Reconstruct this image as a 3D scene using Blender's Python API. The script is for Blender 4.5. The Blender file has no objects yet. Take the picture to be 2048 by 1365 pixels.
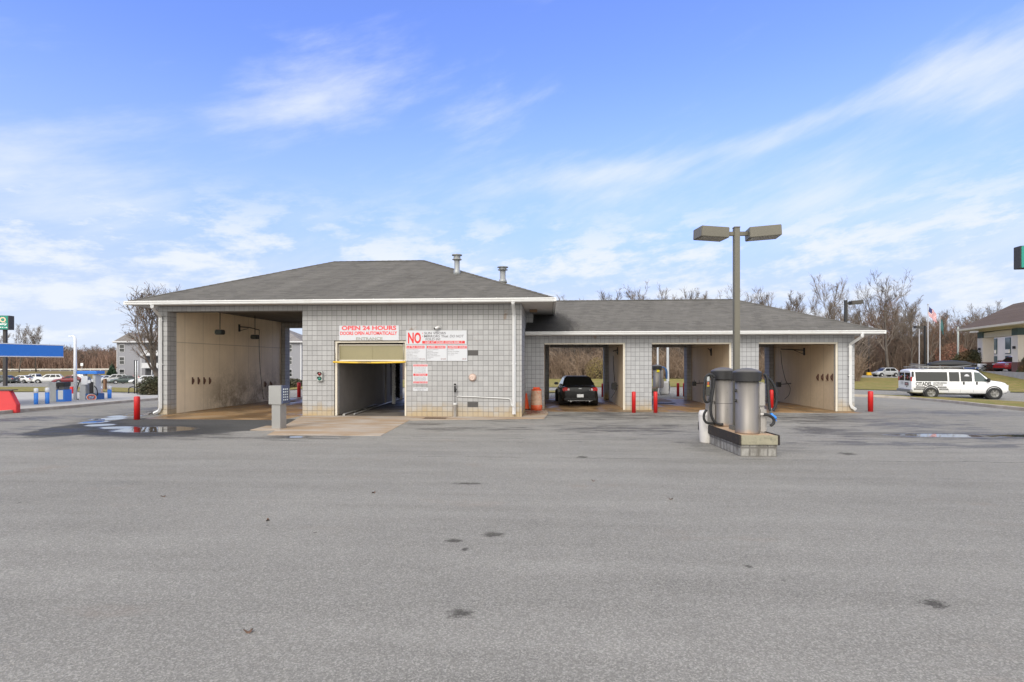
import bpy, bmesh, math, random
from mathutils import Vector, Matrix
R = math.radians
sc = bpy.context.scene
C = sc.collection
# ---------------------------------------------------------------- camera
F = 1060.0; YH = 726.0; CH = 2.15; TH = R(4.0)
s_, c_ = math.sin(TH), math.cos(TH)
cam = bpy.data.cameras.new('camera'); camo = bpy.data.objects.new('camera', cam); C.objects.link(camo)
cam.sensor_width = 36.0; cam.lens = F/2048*36.0; cam.shift_y = (YH-682.5)/2048
cam.clip_start = 0.1; cam.clip_end = 5000
camo.location = (0, 0, CH); camo.rotation_euler = (R(90), 0, TH)
sc.camera = camo
sc.view_settings.view_transform = 'Standard'; sc.view_settings.look = 'None'
sc.view_settings.exposure = EXPO = 0.6
sc.view_settings.gamma = 1.0
# ---------------------------------------------------------------- node helpers
class NT:
    def __init__(s, nt): s.t = nt
    def n(s, typ, **kw):
        x = s.t.nodes.new(typ)
        for k, v in kw.items(): setattr(x, k, v)
        return x
    def set(s, sock, v):
        if isinstance(v, bpy.types.NodeSocket): s.t.links.new(v, sock)
        elif v is not None: sock.default_value = v
    def m(s, op, a, b=None, c=None, clamp=False):
        x = s.n('ShaderNodeMath', operation=op); x.use_clamp = clamp
        s.set(x.inputs[0], a); s.set(x.inputs[1], b)
        if c is not None: s.set(x.inputs[2], c)
        return x.outputs[0]
    def vm(s, op, a, b=None):
        x = s.n('ShaderNodeVectorMath', operation=op)
        s.set(x.inputs[0], a); s.set(x.inputs[1], b)
        return x.outputs['Value'] if op in ('LENGTH', 'DOT_PRODUCT', 'DISTANCE') else x.outputs['Vector']
    def mix(s, f, a, b, bt='MIX'):
        x = s.n('ShaderNodeMix', data_type='RGBA', blend_type=bt)
        s.set(x.inputs[0], f)
        s.set(x.inputs[6], a if not isinstance(a, tuple) else (*a[:3], 1)); s.set(x.inputs[7], b if not isinstance(b, tuple) else (*b[:3], 1))
        return x.outputs[2]
    def noise(s, vec, scale, detail=4, rough=.55, dist=0.0):
        x = s.n('ShaderNodeTexNoise'); s.set(x.inputs['Vector'], vec)
        x.inputs['Scale'].default_value = scale; x.inputs['Detail'].default_value = detail
        x.inputs['Roughness'].default_value = rough; x.inputs['Distortion'].default_value = dist
        return x.outputs['Fac']
    def ramp(s, f, lo, hi, clamp=True, smooth=True):
        x = s.n('ShaderNodeMapRange'); x.clamp = clamp
        if smooth: x.interpolation_type = 'SMOOTHSTEP'
        s.set(x.inputs[0], f); x.inputs[1].default_value = lo; x.inputs[2].default_value = hi
        return x.outputs[0]
    def xyz(s, v):
        x = s.n('ShaderNodeSeparateXYZ'); s.set(x.inputs[0], v); return x.outputs
    def comb(s, a, b, c):
        x = s.n('ShaderNodeCombineXYZ'); s.set(x.inputs[0], a); s.set(x.inputs[1], b); s.set(x.inputs[2], c); return x.outputs[0]
    def mapping(s, v, scale=(1,1,1), rot=(0,0,0), loc=(0,0,0)):
        x = s.n('ShaderNodeMapping'); s.set(x.inputs[0], v)
        x.inputs['Scale'].default_value = scale; x.inputs['Rotation'].default_value = rot; x.inputs['Location'].default_value = loc
        return x.outputs[0]
# ---------------------------------------------------------------- world, sun
SUN_EL, SUN_AZ = R(36), R(200)          # azimuth clockwise from +Y: behind the camera
w = bpy.data.worlds.new('World'); sc.world = w; w.use_nodes = True
nt = NT(w.node_tree); bg = w.node_tree.nodes['Background']
sky = nt.n('ShaderNodeTexSky', sky_type='NISHITA'); sky.sun_disc = False
sky.sun_elevation = SUN_EL; sky.sun_rotation = SUN_AZ; sky.air_density = 1.0; sky.dust_density = 0.3; sky.ozone_density = 1.0
tc = nt.n('ShaderNodeTexCoord').outputs['Generated']
dx, dy, dz = nt.xyz(tc)
az = nt.m('ARCTAN2', dx, dy); el = nt.m('ARCSINE', dz)
def skyv(rot, sx, sy, lx=0., ly=0.):
    return nt.mapping(nt.mapping(nt.comb(az, el, 0.0), rot=(0, 0, R(rot))), scale=(sx, sy, 1), loc=(lx, ly, 0))
warp = nt.n('ShaderNodeTexNoise'); nt.set(warp.inputs['Vector'], skyv(0, 1, 1.6)); warp.inputs['Scale'].default_value = 2.2; warp.inputs['Detail'].default_value = 5
wv = nt.vm('MULTIPLY', nt.vm('SUBTRACT', warp.outputs['Color'], (.5, .5, .5)), (.30, .16, 0))
def wskyv(*a): return nt.vm('ADD', skyv(*a), wv)
n1 = nt.noise(wskyv(-19, 1.6, 6.0, .3, .1), 2.0, 10, .62)          # long streaks rising to the right
n2 = nt.noise(skyv(-15, 1.0, 2.2, 2.1, .7), 1.6, 4, .5)             # broad patches
n3 = nt.noise(wskyv(-6, 3.0, 8.5, 5.2, 3.3), 2.6, 9, .64)           # small flat clouds low down
def patch(a, e, ra, re):
    q = nt.comb(nt.m('DIVIDE', nt.m('SUBTRACT', az, R(a)), R(ra)), nt.m('DIVIDE', nt.m('SUBTRACT', el, R(e)), R(re)), 0.0)
    return nt.ramp(nt.vm('LENGTH', q), 1.0, .0)
cl = nt.m('ADD', nt.m('MULTIPLY', n1, .62), nt.m('MULTIPLY', n2, .50))
for (a_, e_, ra, re, k_) in ((-46, 14, 17, 9, .20), (-28, 26, 18, 7, .07), (38, 22, 11, 6, .24), (34, 12, 24, 6, .15), (-22, 11, 30, 6, .06), (12, 18, 22, 5, .05), (-6, 34, 30, 8, -.12), (22, 34, 18, 8, -.05), (2, 25, 12, 4, -.07)):
    cl = nt.m('ADD', cl, nt.m('MULTIPLY', patch(a_, e_, ra, re), k_))
def streak(a, e, ra, re, rot, k_):
    q = nt.mapping(nt.vm('SUBTRACT', nt.vm('ADD', nt.comb(az, el, 0.0), nt.vm('MULTIPLY', wv, (.35, .35, 0))), (R(a), R(e), 0)), rot=(0, 0, R(-rot)))
    return nt.m('MULTIPLY', nt.ramp(nt.vm('LENGTH', nt.vm('MULTIPLY', q, (1/R(ra), 1/R(re), 0))), 1.0, .0), k_)
for q in ((4, 19, 25, 2.2, 8, .13), (-23, 26, 15, 3.6, 30, .11), (26, 21.5, 14, 2.0, 9, .14), (-40, 20, 12, 2.2, 12, .12)): cl = nt.m('ADD', cl, streak(*q))
cm = nt.m('MULTIPLY', nt.ramp(cl, .52, .90), .86)
lowc = nt.m('MULTIPLY', nt.m('MULTIPLY', nt.ramp(n3, .42, .62), nt.ramp(el, R(19), R(10))), .95)
cm = nt.m('MAXIMUM', cm, lowc)
skyc = nt.mix(1.0, sky.outputs[0], (1.02, 1.10, 1.78), 'MULTIPLY')
hor = nt.m('MULTIPLY', nt.ramp(dz, .50, .06), .92)
skyc = nt.mix(hor, skyc, (2.45, 3.20, 5.1))
skyc = nt.mix(nt.m('MULTIPLY', nt.ramp(dz, .24, .03), .8), skyc, (3.9, 4.4, 5.2))
col = nt.mix(cm, skyc, (4.6, 4.9, 5.4))
# unseen cloud overhead and bright bank behind the camera, added as soft fill
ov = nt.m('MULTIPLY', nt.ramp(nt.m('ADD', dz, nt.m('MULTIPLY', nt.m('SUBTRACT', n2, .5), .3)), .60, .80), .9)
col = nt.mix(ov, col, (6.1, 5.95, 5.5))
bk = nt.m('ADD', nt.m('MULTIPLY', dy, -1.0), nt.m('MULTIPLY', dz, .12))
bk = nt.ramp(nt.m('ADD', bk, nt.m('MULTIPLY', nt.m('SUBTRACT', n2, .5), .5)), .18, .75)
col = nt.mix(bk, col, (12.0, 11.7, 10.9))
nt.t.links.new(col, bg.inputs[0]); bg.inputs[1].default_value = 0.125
sl = bpy.data.lights.new('sun', 'SUN'); sl.energy = 1.4; sl.angle = R(22); sl.color = (1, .955, .89)
so = bpy.data.objects.new('sun', sl); C.objects.link(so)
sd = Vector((math.sin(SUN_AZ)*math.cos(SUN_EL), math.cos(SUN_AZ)*math.cos(SUN_EL), math.sin(SUN_EL)))
so.rotation_euler = sd.to_track_quat('Z', 'Y').to_euler(); so.location = (0, 0, 60)
# ---------------------------------------------------------------- picture -> place (true depth along the axis)
def at(px, py, d):
    u = (px-1024)/F
    return Vector((u*d*c_-d*s_, u*d*s_+d*c_, CH-(py-YH)*d/F))
def XY(px, Y):
    u = (px-1024)/F
    return Y*(-s_+u*c_)/(c_+u*s_)
def YX(px, X):
    u = (px-1024)/F
    return X*(c_+u*s_)/(-s_+u*c_)
def dep(X, Y): return -X*s_+Y*c_
def ZY(py, X, Y): return CH-(py-YH)*dep(X, Y)/F
def sst(a, b, x):
    t = max(0, min(1, (x-a)/(b-a))); return t*t*(3-2*t)
def tab(t, x):
    if x <= t[0][0]: return t[0][1]
    for (a, za), (b, zb) in zip(t, t[1:]):
        if x <= b: return za+(zb-za)*(x-a)/(b-a)
    return t[-1][1]
TL = [(0,0),(18,-.02),(27,-.25),(36,-.35),(60,-.85),(125,-2.6),(142,-2.6),(165,-1.9),(200,-.5),(230,1.2),(300,4.0),(900,5)]
TR = [(0,0),(25,0),(31,-.14),(38,-.33),(46,-.25),(120,-.3),(250,2.),(900,4)]
THL = [(0,0),(46,0),(52,.15),(66,1.35),(76,1.5),(140,1.6),(900,2)]
TC = [(0,0),(34,0),(60,.0),(80,.3),(160,1.5),(300,4),(900,5)]
def H(x, y):
    wl = sst(-16.5, -24, x + max(0, y-36)*.30) if y > 10 else sst(-16.5, -24, x)*max(0, y/10)
    wr = sst(14.5, 24, x-max(0, y-36)*.25)
    z = tab(TC, y)*(1-max(wl, wr))+tab(TL, y)*wl+tab(TR, y)*wr
    if y > 40 and x > 20: z += tab(THL, y)*sst(.63, .735, x/y)
    return z
def gp(px, py, dmax=400):
    d = 3.0
    while d < dmax:
        p = at(px, py, d)
        if p.z <= H(p.x, p.y): break
        d *= 1.004
    p.z = H(p.x, p.y); return p
def gd(px, d):
    p = at(px, YH, d); p.z = H(p.x, p.y); return p
# ---------------------------------------------------------------- mesh helpers
class MB:
    def __init__(s): s.v = []; s.f = []; s.sm = []
    def face(s, idx, sm=False): s.f.append(tuple(idx)); s.sm.append(sm)
    def quad(s, *p, sm=False):
        b = len(s.v); s.v += [tuple(q) for q in p]; s.face(range(b, b+len(p)), sm)
    def box(s, x0, x1, y0, y1, z0, z1, M=None):
        b = len(s.v)
        P = [(x0,y0,z0),(x1,y0,z0),(x1,y1,z0),(x0,y1,z0),(x0,y0,z1),(x1,y0,z1),(x1,y1,z1),(x0,y1,z1)]
        if M is not None: P = [tuple(M @ Vector(p)) for p in P]
        s.v += P
        for q in ((0,3,2,1),(4,5,6,7),(0,1,5,4),(1,2,6,5),(2,3,7,6),(3,0,4,7)): s.face([b+i for i in q])
    def prism(s, pts, y0, y1, ax='y', M=None):   # closed 2-D outline (ccw seen from -y) extruded
        b = len(s.v); n = len(pts)
        def mk(p, t):
            q = {'y': (p[0], t, p[1]), 'x': (t, p[0], p[1]), 'z': (p[0], p[1], t)}[ax]
            return tuple(M @ Vector(q)) if M is not None else q
        s.v += [mk(p, y0) for p in pts]+[mk(p, y1) for p in pts]
        s.face(range(b, b+n)); s.face(reversed(range(b+n, b+2*n)))
        for i in range(n):
            j = (i+1) % n; s.face((b+j, b+i, b+n+i, b+n+j))
    def lathe(s, prof, c=(0,0,0), seg=24, ax='z', cap=True, a0=0, M=None):
        b = len(s.v); n = len(prof)
        for k in range(seg):
            a = a0+2*math.pi*k/seg
            for r, z in prof:
                q = {'z': (r*math.cos(a), r*math.sin(a), z), 'y': (r*math.cos(a), z, r*math.sin(a)), 'x': (z, r*math.cos(a), r*math.sin(a))}[ax]
                q = (q[0]+c[0], q[1]+c[1], q[2]+c[2])
                s.v.append(tuple(M @ Vector(q)) if M is not None else q)
        for k in range(seg):
            k2 = (k+1) % seg
            for i in range(n-1): s.face((b+k*n+i, b+k2*n+i, b+k2*n+i+1, b+k*n+i+1), True)
        if cap:
            s.face([b+k*n for k in reversed(range(seg))]); s.face([b+k*n+n-1 for k in range(seg)])
    def tube(s, pts, r, sides=8, cap=True, sm=True):
        pts = [Vector(p) for p in pts]; n = len(pts)
        rr = r if isinstance(r, (list, tuple)) else [r]*n
        b = len(s.v); up = None
        for i, p in enumerate(pts):
            t = (pts[min(i+1, n-1)]-pts[max(i-1, 0)])
            if t.length < 1e-9: t = Vector((0,0,1))
            t.normalize()
            if up is None:
                up = Vector((0,0,1)) if abs(t.z) < .9 else Vector((1,0,0))
            a = (up-t*up.dot(t))
            if a.length < 1e-5: a = t.orthogonal()
            a.normalize(); bb = t.cross(a); up = a
            for k in range(sides):
                an = 2*math.pi*k/sides
                s.v.append(tuple(p+(a*math.cos(an)+bb*math.sin(an))*rr[i]))
        for i in range(n-1):
            for k in range(sides):
                k2 = (k+1) % sides
                s.face((b+i*sides+k, b+i*sides+k2, b+(i+1)*sides+k2, b+(i+1)*sides+k), sm)
        if cap:
            s.face([b+k for k in reversed(range(sides))]); s.face([b+(n-1)*sides+k for k in range(sides)])
    def strip(s, A, B, n, m, zoff, hf=None):      # sheet between two polylines, draped on the terrain
        def res(P, k):
            P = [Vector(p) for p in P]; L = [0]
            for a, b in zip(P, P[1:]): L.append(L[-1]+(b-a).length)
            out = []
            for i in range(k+1):
                t = L[-1]*i/k
                for j in range(len(P)-1):
                    if t <= L[j+1]+1e-9:
                        out.append(P[j].lerp(P[j+1], (t-L[j])/max(1e-9, L[j+1]-L[j]))); break
                else: out.append(P[-1])
            return out
        a, bb = res(A, n), res(B, n); b = len(s.v)
        for i in range(n+1):
            for j in range(m+1):
                p = a[i].lerp(bb[i], j/m)
                s.v.append((p.x, p.y, (hf or H)(p.x, p.y)+zoff))
        for i in range(n):
            for j in range(m):
                q = b+i*(m+1)+j; s.face((q, q+m+1, q+m+2, q+1), True)
    def mesh(s, name, mat=None, bevel=0, seg=2):
        me = bpy.data.meshes.new(name); me.from_pydata(s.v, [], s.f)
        for p, q in zip(me.polygons, s.sm): p.use_smooth = q
        bm = bmesh.new(); bm.from_mesh(me)
        bmesh.ops.recalc_face_normals(bm, faces=bm.faces)
        if bevel:
            bmesh.ops.remove_doubles(bm, verts=bm.verts, dist=1e-5)
            e = [x for x in bm.edges if len(x.link_faces) == 2 and x.calc_face_angle(0) > .5]
            bmesh.ops.bevel(bm, geom=e, offset=bevel, segments=seg, affect='EDGES', clamp_overlap=True)
        bm.to_mesh(me); bm.free()
        if mat: me.materials.append(mat)
        return me
    def build(s, name, mat, parent=None, bevel=0, seg=2, loc=None, rot=None):
        o = bpy.data.objects.new(name, s.mesh(name, mat, bevel, seg)); C.objects.link(o)
        if parent: o.parent = parent
        if loc is not None: o.location = loc
        if rot is not None: o.rotation_euler = rot
        return o
def tag(o, label=None, cat=None, group=None, kind=None):
    if label: o['label'] = label
    if cat: o['category'] = cat
    if group: o['group'] = group
    if kind: o['kind'] = kind
    return o
def thing(name, label, cat, loc=(0,0,0), rz=0, group=None):
    o = bpy.data.objects.new(name, None); C.objects.link(o); o.empty_display_size = .2
    o.location = loc; o.rotation_euler = (0, 0, rz)
    return tag(o, label, cat, group)
def kids(o): return [c for c in C.objects if c.parent == o]
def dup(root, loc, rz=0, label=None, scale=None):
    def rec(o, par):
        n = o.copy(); C.objects.link(n)
        if par: n.parent = par
        for ch in list(o.children): rec(ch, n)
        return n
    n = rec(root, None); n.location = loc; n.rotation_euler = (0, 0, rz)
    if label: n['label'] = label
    if scale: n.scale = scale
    return n
# ---------------------------------------------------------------- materials
def newmat(name):
    m = bpy.data.materials.new(name); m.use_nodes = True
    return m, NT(m.node_tree), m.node_tree.nodes['Principled BSDF']
def pbr(name, col, rough=.6, metal=0., var=.12, vs=4., bump=0., bs=60., spec=.5, dirt=None, dirtz=None, coat=0., alpha=None, trans=0.):
    m, n, p = newmat(name)
    co = n.n('ShaderNodeTexCoord').outputs['Object']
    f = n.noise(co, vs, 6, .6); f2 = n.noise(co, vs*7.3, 3, .6)
    k = n.m('ADD', n.m('MULTIPLY', f, var*2), n.m('MULTIPLY', f2, var))
    k = n.m('ADD', k, 1-var*1.5)
    c = n.mix(1.0, (*col, 1), n.comb(k, k, k), 'MULTIPLY')
    if dirt:
        d = n.ramp(n.noise(co, vs*1.7, 6, .65), .52, .68)
        c = n.mix(n.m('MULTIPLY', d, dirt[3]), c, dirt[:3])
    n.set(p.inputs['Base Color'], c)
    n.set(p.inputs['Roughness'], n.m('ADD', rough-.06, n.m('MULTIPLY', f2, .12), clamp=True))
    p.inputs['Metallic'].default_value = metal; p.inputs['Specular IOR Level'].default_value = spec
    p.inputs['Coat Weight'].default_value = coat; p.inputs['Coat Roughness'].default_value = .05
    if trans: p.inputs['Transmission Weight'].default_value = trans
    if bump:
        b = n.n('ShaderNodeBump'); b.inputs['Strength'].default_value = bump; b.inputs['Distance'].default_value = .02
        n.set(b.inputs['Height'], n.noise(co, bs, 5, .6)); n.set(p.inputs['Normal'], b.outputs[0])
    return m
def rgb(r, g, b):
    f = lambda v: (v/255/12.92 if v/255 <= .04045 else ((v/255+.055)/1.055)**2.4)
    return (f(r), f(g), f(b))
BK = .2032
def blockmat(name, phx, phy, bw=BK, base=(.40,.40,.395), stain=True, j0=.455):
    m, n, p = newmat(name)
    co = n.n('ShaderNodeTexCoord').outputs['Object']
    g = n.n('ShaderNodeNewGeometry').outputs['Normal']
    x, y, z = n.xyz(co); nx, ny, nz = n.xyz(g)
    sel = n.m('GREATER_THAN', n.m('ABSOLUTE', nx), .6)
    ux = n.m('DIVIDE', n.m('SUBTRACT', x, phx), bw); uy = n.m('DIVIDE', n.m('SUBTRACT', y, phy), BK)
    u = n.m('ADD', n.m('MULTIPLY', ux, n.m('SUBTRACT', 1.0, sel)), n.m('MULTIPLY', uy, sel))
    v = n.m('DIVIDE', z, BK)
    def edge(q):
        fr = n.m('FRACT', n.m('ADD', q, 100.0))
        return n.m('ABSOLUTE', n.m('SUBTRACT', fr, .5))      # .5 at the joint
    e = n.m('MAXIMUM', edge(u), edge(v))
    joint = n.ramp(e, j0, j0+.022)
    cell = n.comb(n.m('FLOOR', n.m('ADD', u, 100.0)), n.m('FLOOR', v), sel)
    wn = n.n('ShaderNodeTexWhiteNoise'); n.set(wn.inputs['Vector'], cell)
    f = n.noise(co, 1.1, 6, .6); f2 = n.noise(co, 26, 4, .7)
    k = n.m('ADD', .80, n.m('ADD', n.m('MULTIPLY', wn.outputs['Value'], .14), n.m('ADD', n.m('MULTIPLY', f, .18), n.m('MULTIPLY', f2, .14))))
    c = n.mix(1.0, (*base, 1), n.comb(k, k, k), 'MULTIPLY')
    if stain:   # tan splash stain of the lowest courses
        zz = n.m('ADD', z, n.m('MULTIPLY', n.m('SUBTRACT', n.noise(co, 1.3, 5, .6), .5), 1.0))
        zz = n.m('ADD', zz, n.m('MULTIPLY', n.m('SUBTRACT', wn.outputs['Value'], .5), .16))
        s = n.m('MULTIPLY', n.m('MULTIPLY', n.ramp(zz, .62, .0), .95), n.m('ADD', .62, n.m('MULTIPLY', n.ramp(n.noise(n.mapping(co, loc=(2.2, 0, 0)), .28, 2, .5), .40, .56), .38)))
        c = n.mix(s, c, (.40, .29, .14))
        # rust spots and grime under the soffit
        r = n.m('MULTIPLY', n.ramp(n.noise(co, 1.9, 3, .5), .67, .74), n.ramp(z, 2.9, 3.3))
        c = n.mix(n.m('MULTIPLY', r, .55), c, (.22, .13, .07))
    c = n.mix(n.m('MULTIPLY', joint, n.m('ADD', .40, n.m('MULTIPLY', f, .42))), c, (.085, .08, .075))
    n.set(p.inputs['Base Color'], c); p.inputs['Roughness'].default_value = .85; p.inputs['Specular IOR Level'].default_value = .25
    b = n.n('ShaderNodeBump'); b.inputs['Strength'].default_value = .8; b.inputs['Distance'].default_value = .012
    n.set(b.inputs['Height'], n.m('ADD', n.m('SUBTRACT', 1.0, joint), n.m('MULTIPLY', f2, .35))); n.set(p.inputs['Normal'], b.outputs[0])
    return m
def shingle(name, base=(.085,.080,.074), dark=None):
    m, n, p = newmat(name)
    co = n.n('ShaderNodeTexCoord').outputs['Object']; g = n.n('ShaderNodeNewGeometry').outputs['Normal']
    x, y, z = n.xyz(co); nx, ny, nz = n.xyz(g)
    sel = n.m('GREATER_THAN', n.m('ABSOLUTE', nx), n.m('ABSOLUTE', ny))
    u = n.m('ADD', n.m('MULTIPLY', x, n.m('SUBTRACT', 1.0, sel)), n.m('MULTIPLY', y, sel))
    v = n.m('DIVIDE', z, .062)
    row = n.m('FLOOR', v); fr = n.m('FRACT', v)
    uu = n.m('ADD', n.m('DIVIDE', u, .30), n.m('MULTIPLY', row, .37))
    wn = n.n('ShaderNodeTexWhiteNoise'); n.set(wn.inputs['Vector'], n.comb(n.m('FLOOR', uu), row, sel))
    wr = n.n('ShaderNodeTexWhiteNoise'); n.set(wr.inputs['Vector'], n.comb(row, 3.0, 1.0))
    line = n.ramp(fr, .18, .0)
    f = n.noise(co, .55, 6, .6); f2 = n.noise(co, 30, 4, .7)
    stre = n.noise(n.mapping(n.comb(n.m('ADD', u, n.m('MULTIPLY', z, -.8)), z, sel), scale=(1.1, .22, 1)), 1.1, 5, .6)
    k = n.m('ADD', .22, n.m('ADD', n.m('MULTIPLY', wn.outputs['Value'], .28), n.m('ADD', n.m('MULTIPLY', f, .35), n.m('ADD', n.m('MULTIPLY', f2, .45), n.m('MULTIPLY', stre, .75)))))
    k = n.m('ADD', k, n.m('MULTIPLY', n.m('SUBTRACT', wr.outputs['Value'], .5), .12))
    c = n.mix(1.0, (*base, 1), n.comb(k, k, k), 'MULTIPLY')
    c = n.mix(n.m('MULTIPLY', line, .55), c, (.02, .019, .018))
    if dark:      # mossy wet patch with an outline of its own: centre (x, y, z), radius
        d = n.vm('LENGTH', n.vm('SUBTRACT', n.mapping(co, scale=(1.0, .6, .9)), (dark[0], dark[1]*.6, dark[2]*.9)))
        d = n.m('ADD', d, n.m('MULTIPLY', n.m('SUBTRACT', n.noise(n.mapping(co, scale=(2.5, 1, 1)), 2.2, 6, .7), .5), 1.1))
        c = n.mix(n.m('MULTIPLY', n.ramp(d, dark[3], dark[3]*.55), .75), c, (.018, .017, .016))
    n.set(p.inputs['Base Color'], c); p.inputs['Roughness'].default_value = .93; p.inputs['Specular IOR Level'].default_value = .2
    b = n.n('ShaderNodeBump'); b.inputs['Strength'].default_value = .7; b.inputs['Distance'].default_value = .02
    n.set(b.inputs['Height'], n.m('SUBTRACT', n.m('ADD', f2, n.m('MULTIPLY', wn.outputs['Value'], .4)), line)); n.set(p.inputs['Normal'], b.outputs[0])
    return m
def blobs(n, p2, L):
    best = None
    for (cx, cy, rx, ry, a) in L:
        q = n.mapping(n.vm('SUBTRACT', p2, (cx, cy, 0)), scale=(1, 1, 1), rot=(0, 0, 0))
        if a: q = n.mapping(q, rot=(0, 0, a))
        q = n.vm('MULTIPLY', q, (1/rx, 1/ry, 0))
        d = n.m('SUBTRACT', 1.0, n.vm('LENGTH', q))
        best = d if best is None else n.m('MAXIMUM', best, d)
    return best
# ---------------------------------------------------------------- building lines (metres, building axes)
Y0 = 20.89; Y1 = 21.44; YB = 30.25; YE = 30.80          # tall block: front, back of front pier, rear pier, rear face
YR = 24.38; YR1 = 24.72; YS = 31.10; YT = 31.75         # low wing
XA, XB = XY(315.8, Y0), XY(334.4, Y0); XC = XY(604.8, Y0); XD = XY(668, Y0); XE = XY(812.5, Y0); XF = XY(1043.4, Y0)
ZSO = 4.52; ZH = 4.267; ZD = 3.05
bx = [XY(p, YR) for p in (1088.6, 1250.2, 1303.6, 1463, 1517.6, 1676, 1709)]   # bay edges of the wing
ZH2 = 3.06; ZSO2 = 3.40
# ---------------------------------------------------------------- ground
def pw(px, py, hw, hh, a=0):
    p = gp(px, py); d = dep(p.x, p.y)
    q = gp(px, py-hh); q2 = gp(px, py+hh)
    return (p.x, p.y, hw*d/F, max(.05, (Vector((q.x, q.y))-Vector((q2.x, q2.y))).length/2), a)
def asphalt():
    m, n, p = newmat('worn_asphalt')
    co = n.n('ShaderNodeTexCoord').outputs['Object']; x, y, z = n.xyz(co); p2 = n.comb(x, y, 0.0)
    big = n.noise(p2, .16, 5, .6); mid = n.noise(p2, 1.4, 6, .65); f = n.noise(p2, 42, 3, .75); ff = n.noise(p2, 125, 2, .8)
    vo = n.n('ShaderNodeTexVoronoi'); n.set(vo.inputs['Vector'], p2); vo.inputs['Scale'].default_value = 85
    vr = n.xyz(vo.outputs['Color'])[0]
    track = n.noise(n.mapping(p2, scale=(.12, 1.1, 1), rot=(0, 0, R(4))), 1.5, 6, .6)
    k = n.m('ADD', .40, n.m('ADD', n.m('MULTIPLY', big, .28), n.m('MULTIPLY', mid, .14)))
    k = n.m('ADD', k, n.m('ADD', n.m('MULTIPLY', f, .50), n.m('MULTIPLY', ff, .46)))
    k = n.m('ADD', k, n.m('ADD', n.m('MULTIPLY', n.m('POWER', vr, 2.0), .50), n.m('MULTIPLY', n.m('SUBTRACT', track, .5), .42)))
    k = n.m('SUBTRACT', k, .40)
    c = n.mix(1.0, (.322, .308, .279, 1), n.comb(k, k, k), 'MULTIPLY')
    # long tyre arcs swept round the lot
    for (cx, cy, r0, wd) in ((6., 34., 22.5, .35), (6.5, 34., 24.2, .3), (-30., 2., 27., .4), (-31., 1.5, 29.1, .35), (14., -16., 24., .35), (14., -16., 25.7, .3), (2., 40., 30.5, .4)):
        dd = n.vm('LENGTH', n.vm('SUBTRACT', p2, (cx, cy, 0)))
        q = n.m('ABSOLUTE', n.m('SUBTRACT', n.m('ADD', dd, n.m('MULTIPLY', mid, .4)), r0+.2))
        k = n.m('SUBTRACT', k, n.m('MULTIPLY', n.m('MULTIPLY', n.ramp(q, wd, .05), n.ramp(big, .36, .56)), .32))
    # broad worn, lighter and darker areas
    k = n.m('ADD', k, n.m('MULTIPLY', n.m('SUBTRACT', n.noise(n.mapping(p2, scale=(.35, .8, 1), loc=(9, 3, 0)), .55, 7, .62), .5), .85))
    # faint rusty tint patches
    rt = n.m('MULTIPLY', n.ramp(n.noise(n.mapping(p2, scale=(.6, 1.2, 1)), .7, 5, .65), .58, .72), .22)
    c = n.mix(rt, c, (.27, .20, .155))
    edge = n.m('MULTIPLY', n.m('SUBTRACT', n.noise(n.mapping(p2, scale=(.7, 1.6, 1)), 1.7, 7, .7), .5), 1.5)
    # fresh dark asphalt in front of the left bay
    fr = blobs(n, p2, [pw(365, 853, 205, 17), pw(520, 850, 95, 12), pw(230, 852, 110, 17)])
    fr = n.ramp(n.m('ADD', fr, n.m('MULTIPLY', edge, .35)), .02, .16)
    fk = n.m('ADD', .6, n.m('ADD', n.m('MULTIPLY', f, .5), n.m('MULTIPLY', mid, .4)))
    c = n.mix(n.m('MULTIPLY', fr, .9), c, n.mix(1.0, (.062, .061, .060, 1), n.comb(fk, fk, fk), 'MULTIPLY'))
    # damp ground
    wet = blobs(n, p2, [pw(1240, 831, 165, 7), pw(1270, 858, 130, 10), pw(1000, 838, 60, 4), pw(868, 850, 45, 3), pw(950, 858, 90, 4),
                        pw(1650, 838, 150, 9), pw(1800, 850, 120, 6), pw(1640, 862, 90, 8), pw(1900, 892, 160, 5), pw(1730, 888, 110, 4),
                        pw(1400, 897, 28, 12), pw(1590, 905, 45, 7), pw(130, 862, 130, 10), pw(330, 872, 190, 6), pw(580, 875, 110, 5),
                        pw(60, 838, 90, 4), pw(1960, 872, 150, 8), pw(1480, 830, 130, 8), pw(300, 818, 60, 4), pw(1900, 826, 120, 4)])
    stre = n.noise(n.mapping(p2, scale=(.34, 1.9, 1), rot=(0, 0, R(2))), 1.9, 9, .72)
    wet = n.ramp(n.m('ADD', n.m('MULTIPLY', n.m('MAXIMUM', wet, -1.0), .75), n.m('MULTIPLY', n.m('SUBTRACT', stre, .52), 9.0)), -.05, .22)
    zone = n.m('MULTIPLY', n.ramp(y, 12.0, 15.5), n.ramp(y, 34.0, 30.0))
    wet = n.m('MULTIPLY', wet, zone)
    far = n.m('MULTIPLY', n.ramp(n.noise(n.mapping(p2, scale=(.10, .9, 1), rot=(0, 0, R(5)), loc=(4, 2, 0)), 1.3, 6, .65), .58, .70), n.m('MULTIPLY', n.ramp(y, 5.0, 12.0), .28))
    c = n.mix(far, c, (.12, .117, .112))
    dk = n.mix(1.0, c, (.40, .395, .40), 'MULTIPLY')
    c = n.mix(n.m('MULTIPLY', wet, .95), c, dk)
    # scattered specks of grit and old gum
    v2_ = n.n('ShaderNodeTexVoronoi'); n.set(v2_.inputs['Vector'], p2); v2_.inputs['Scale'].default_value = 1.15
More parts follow.
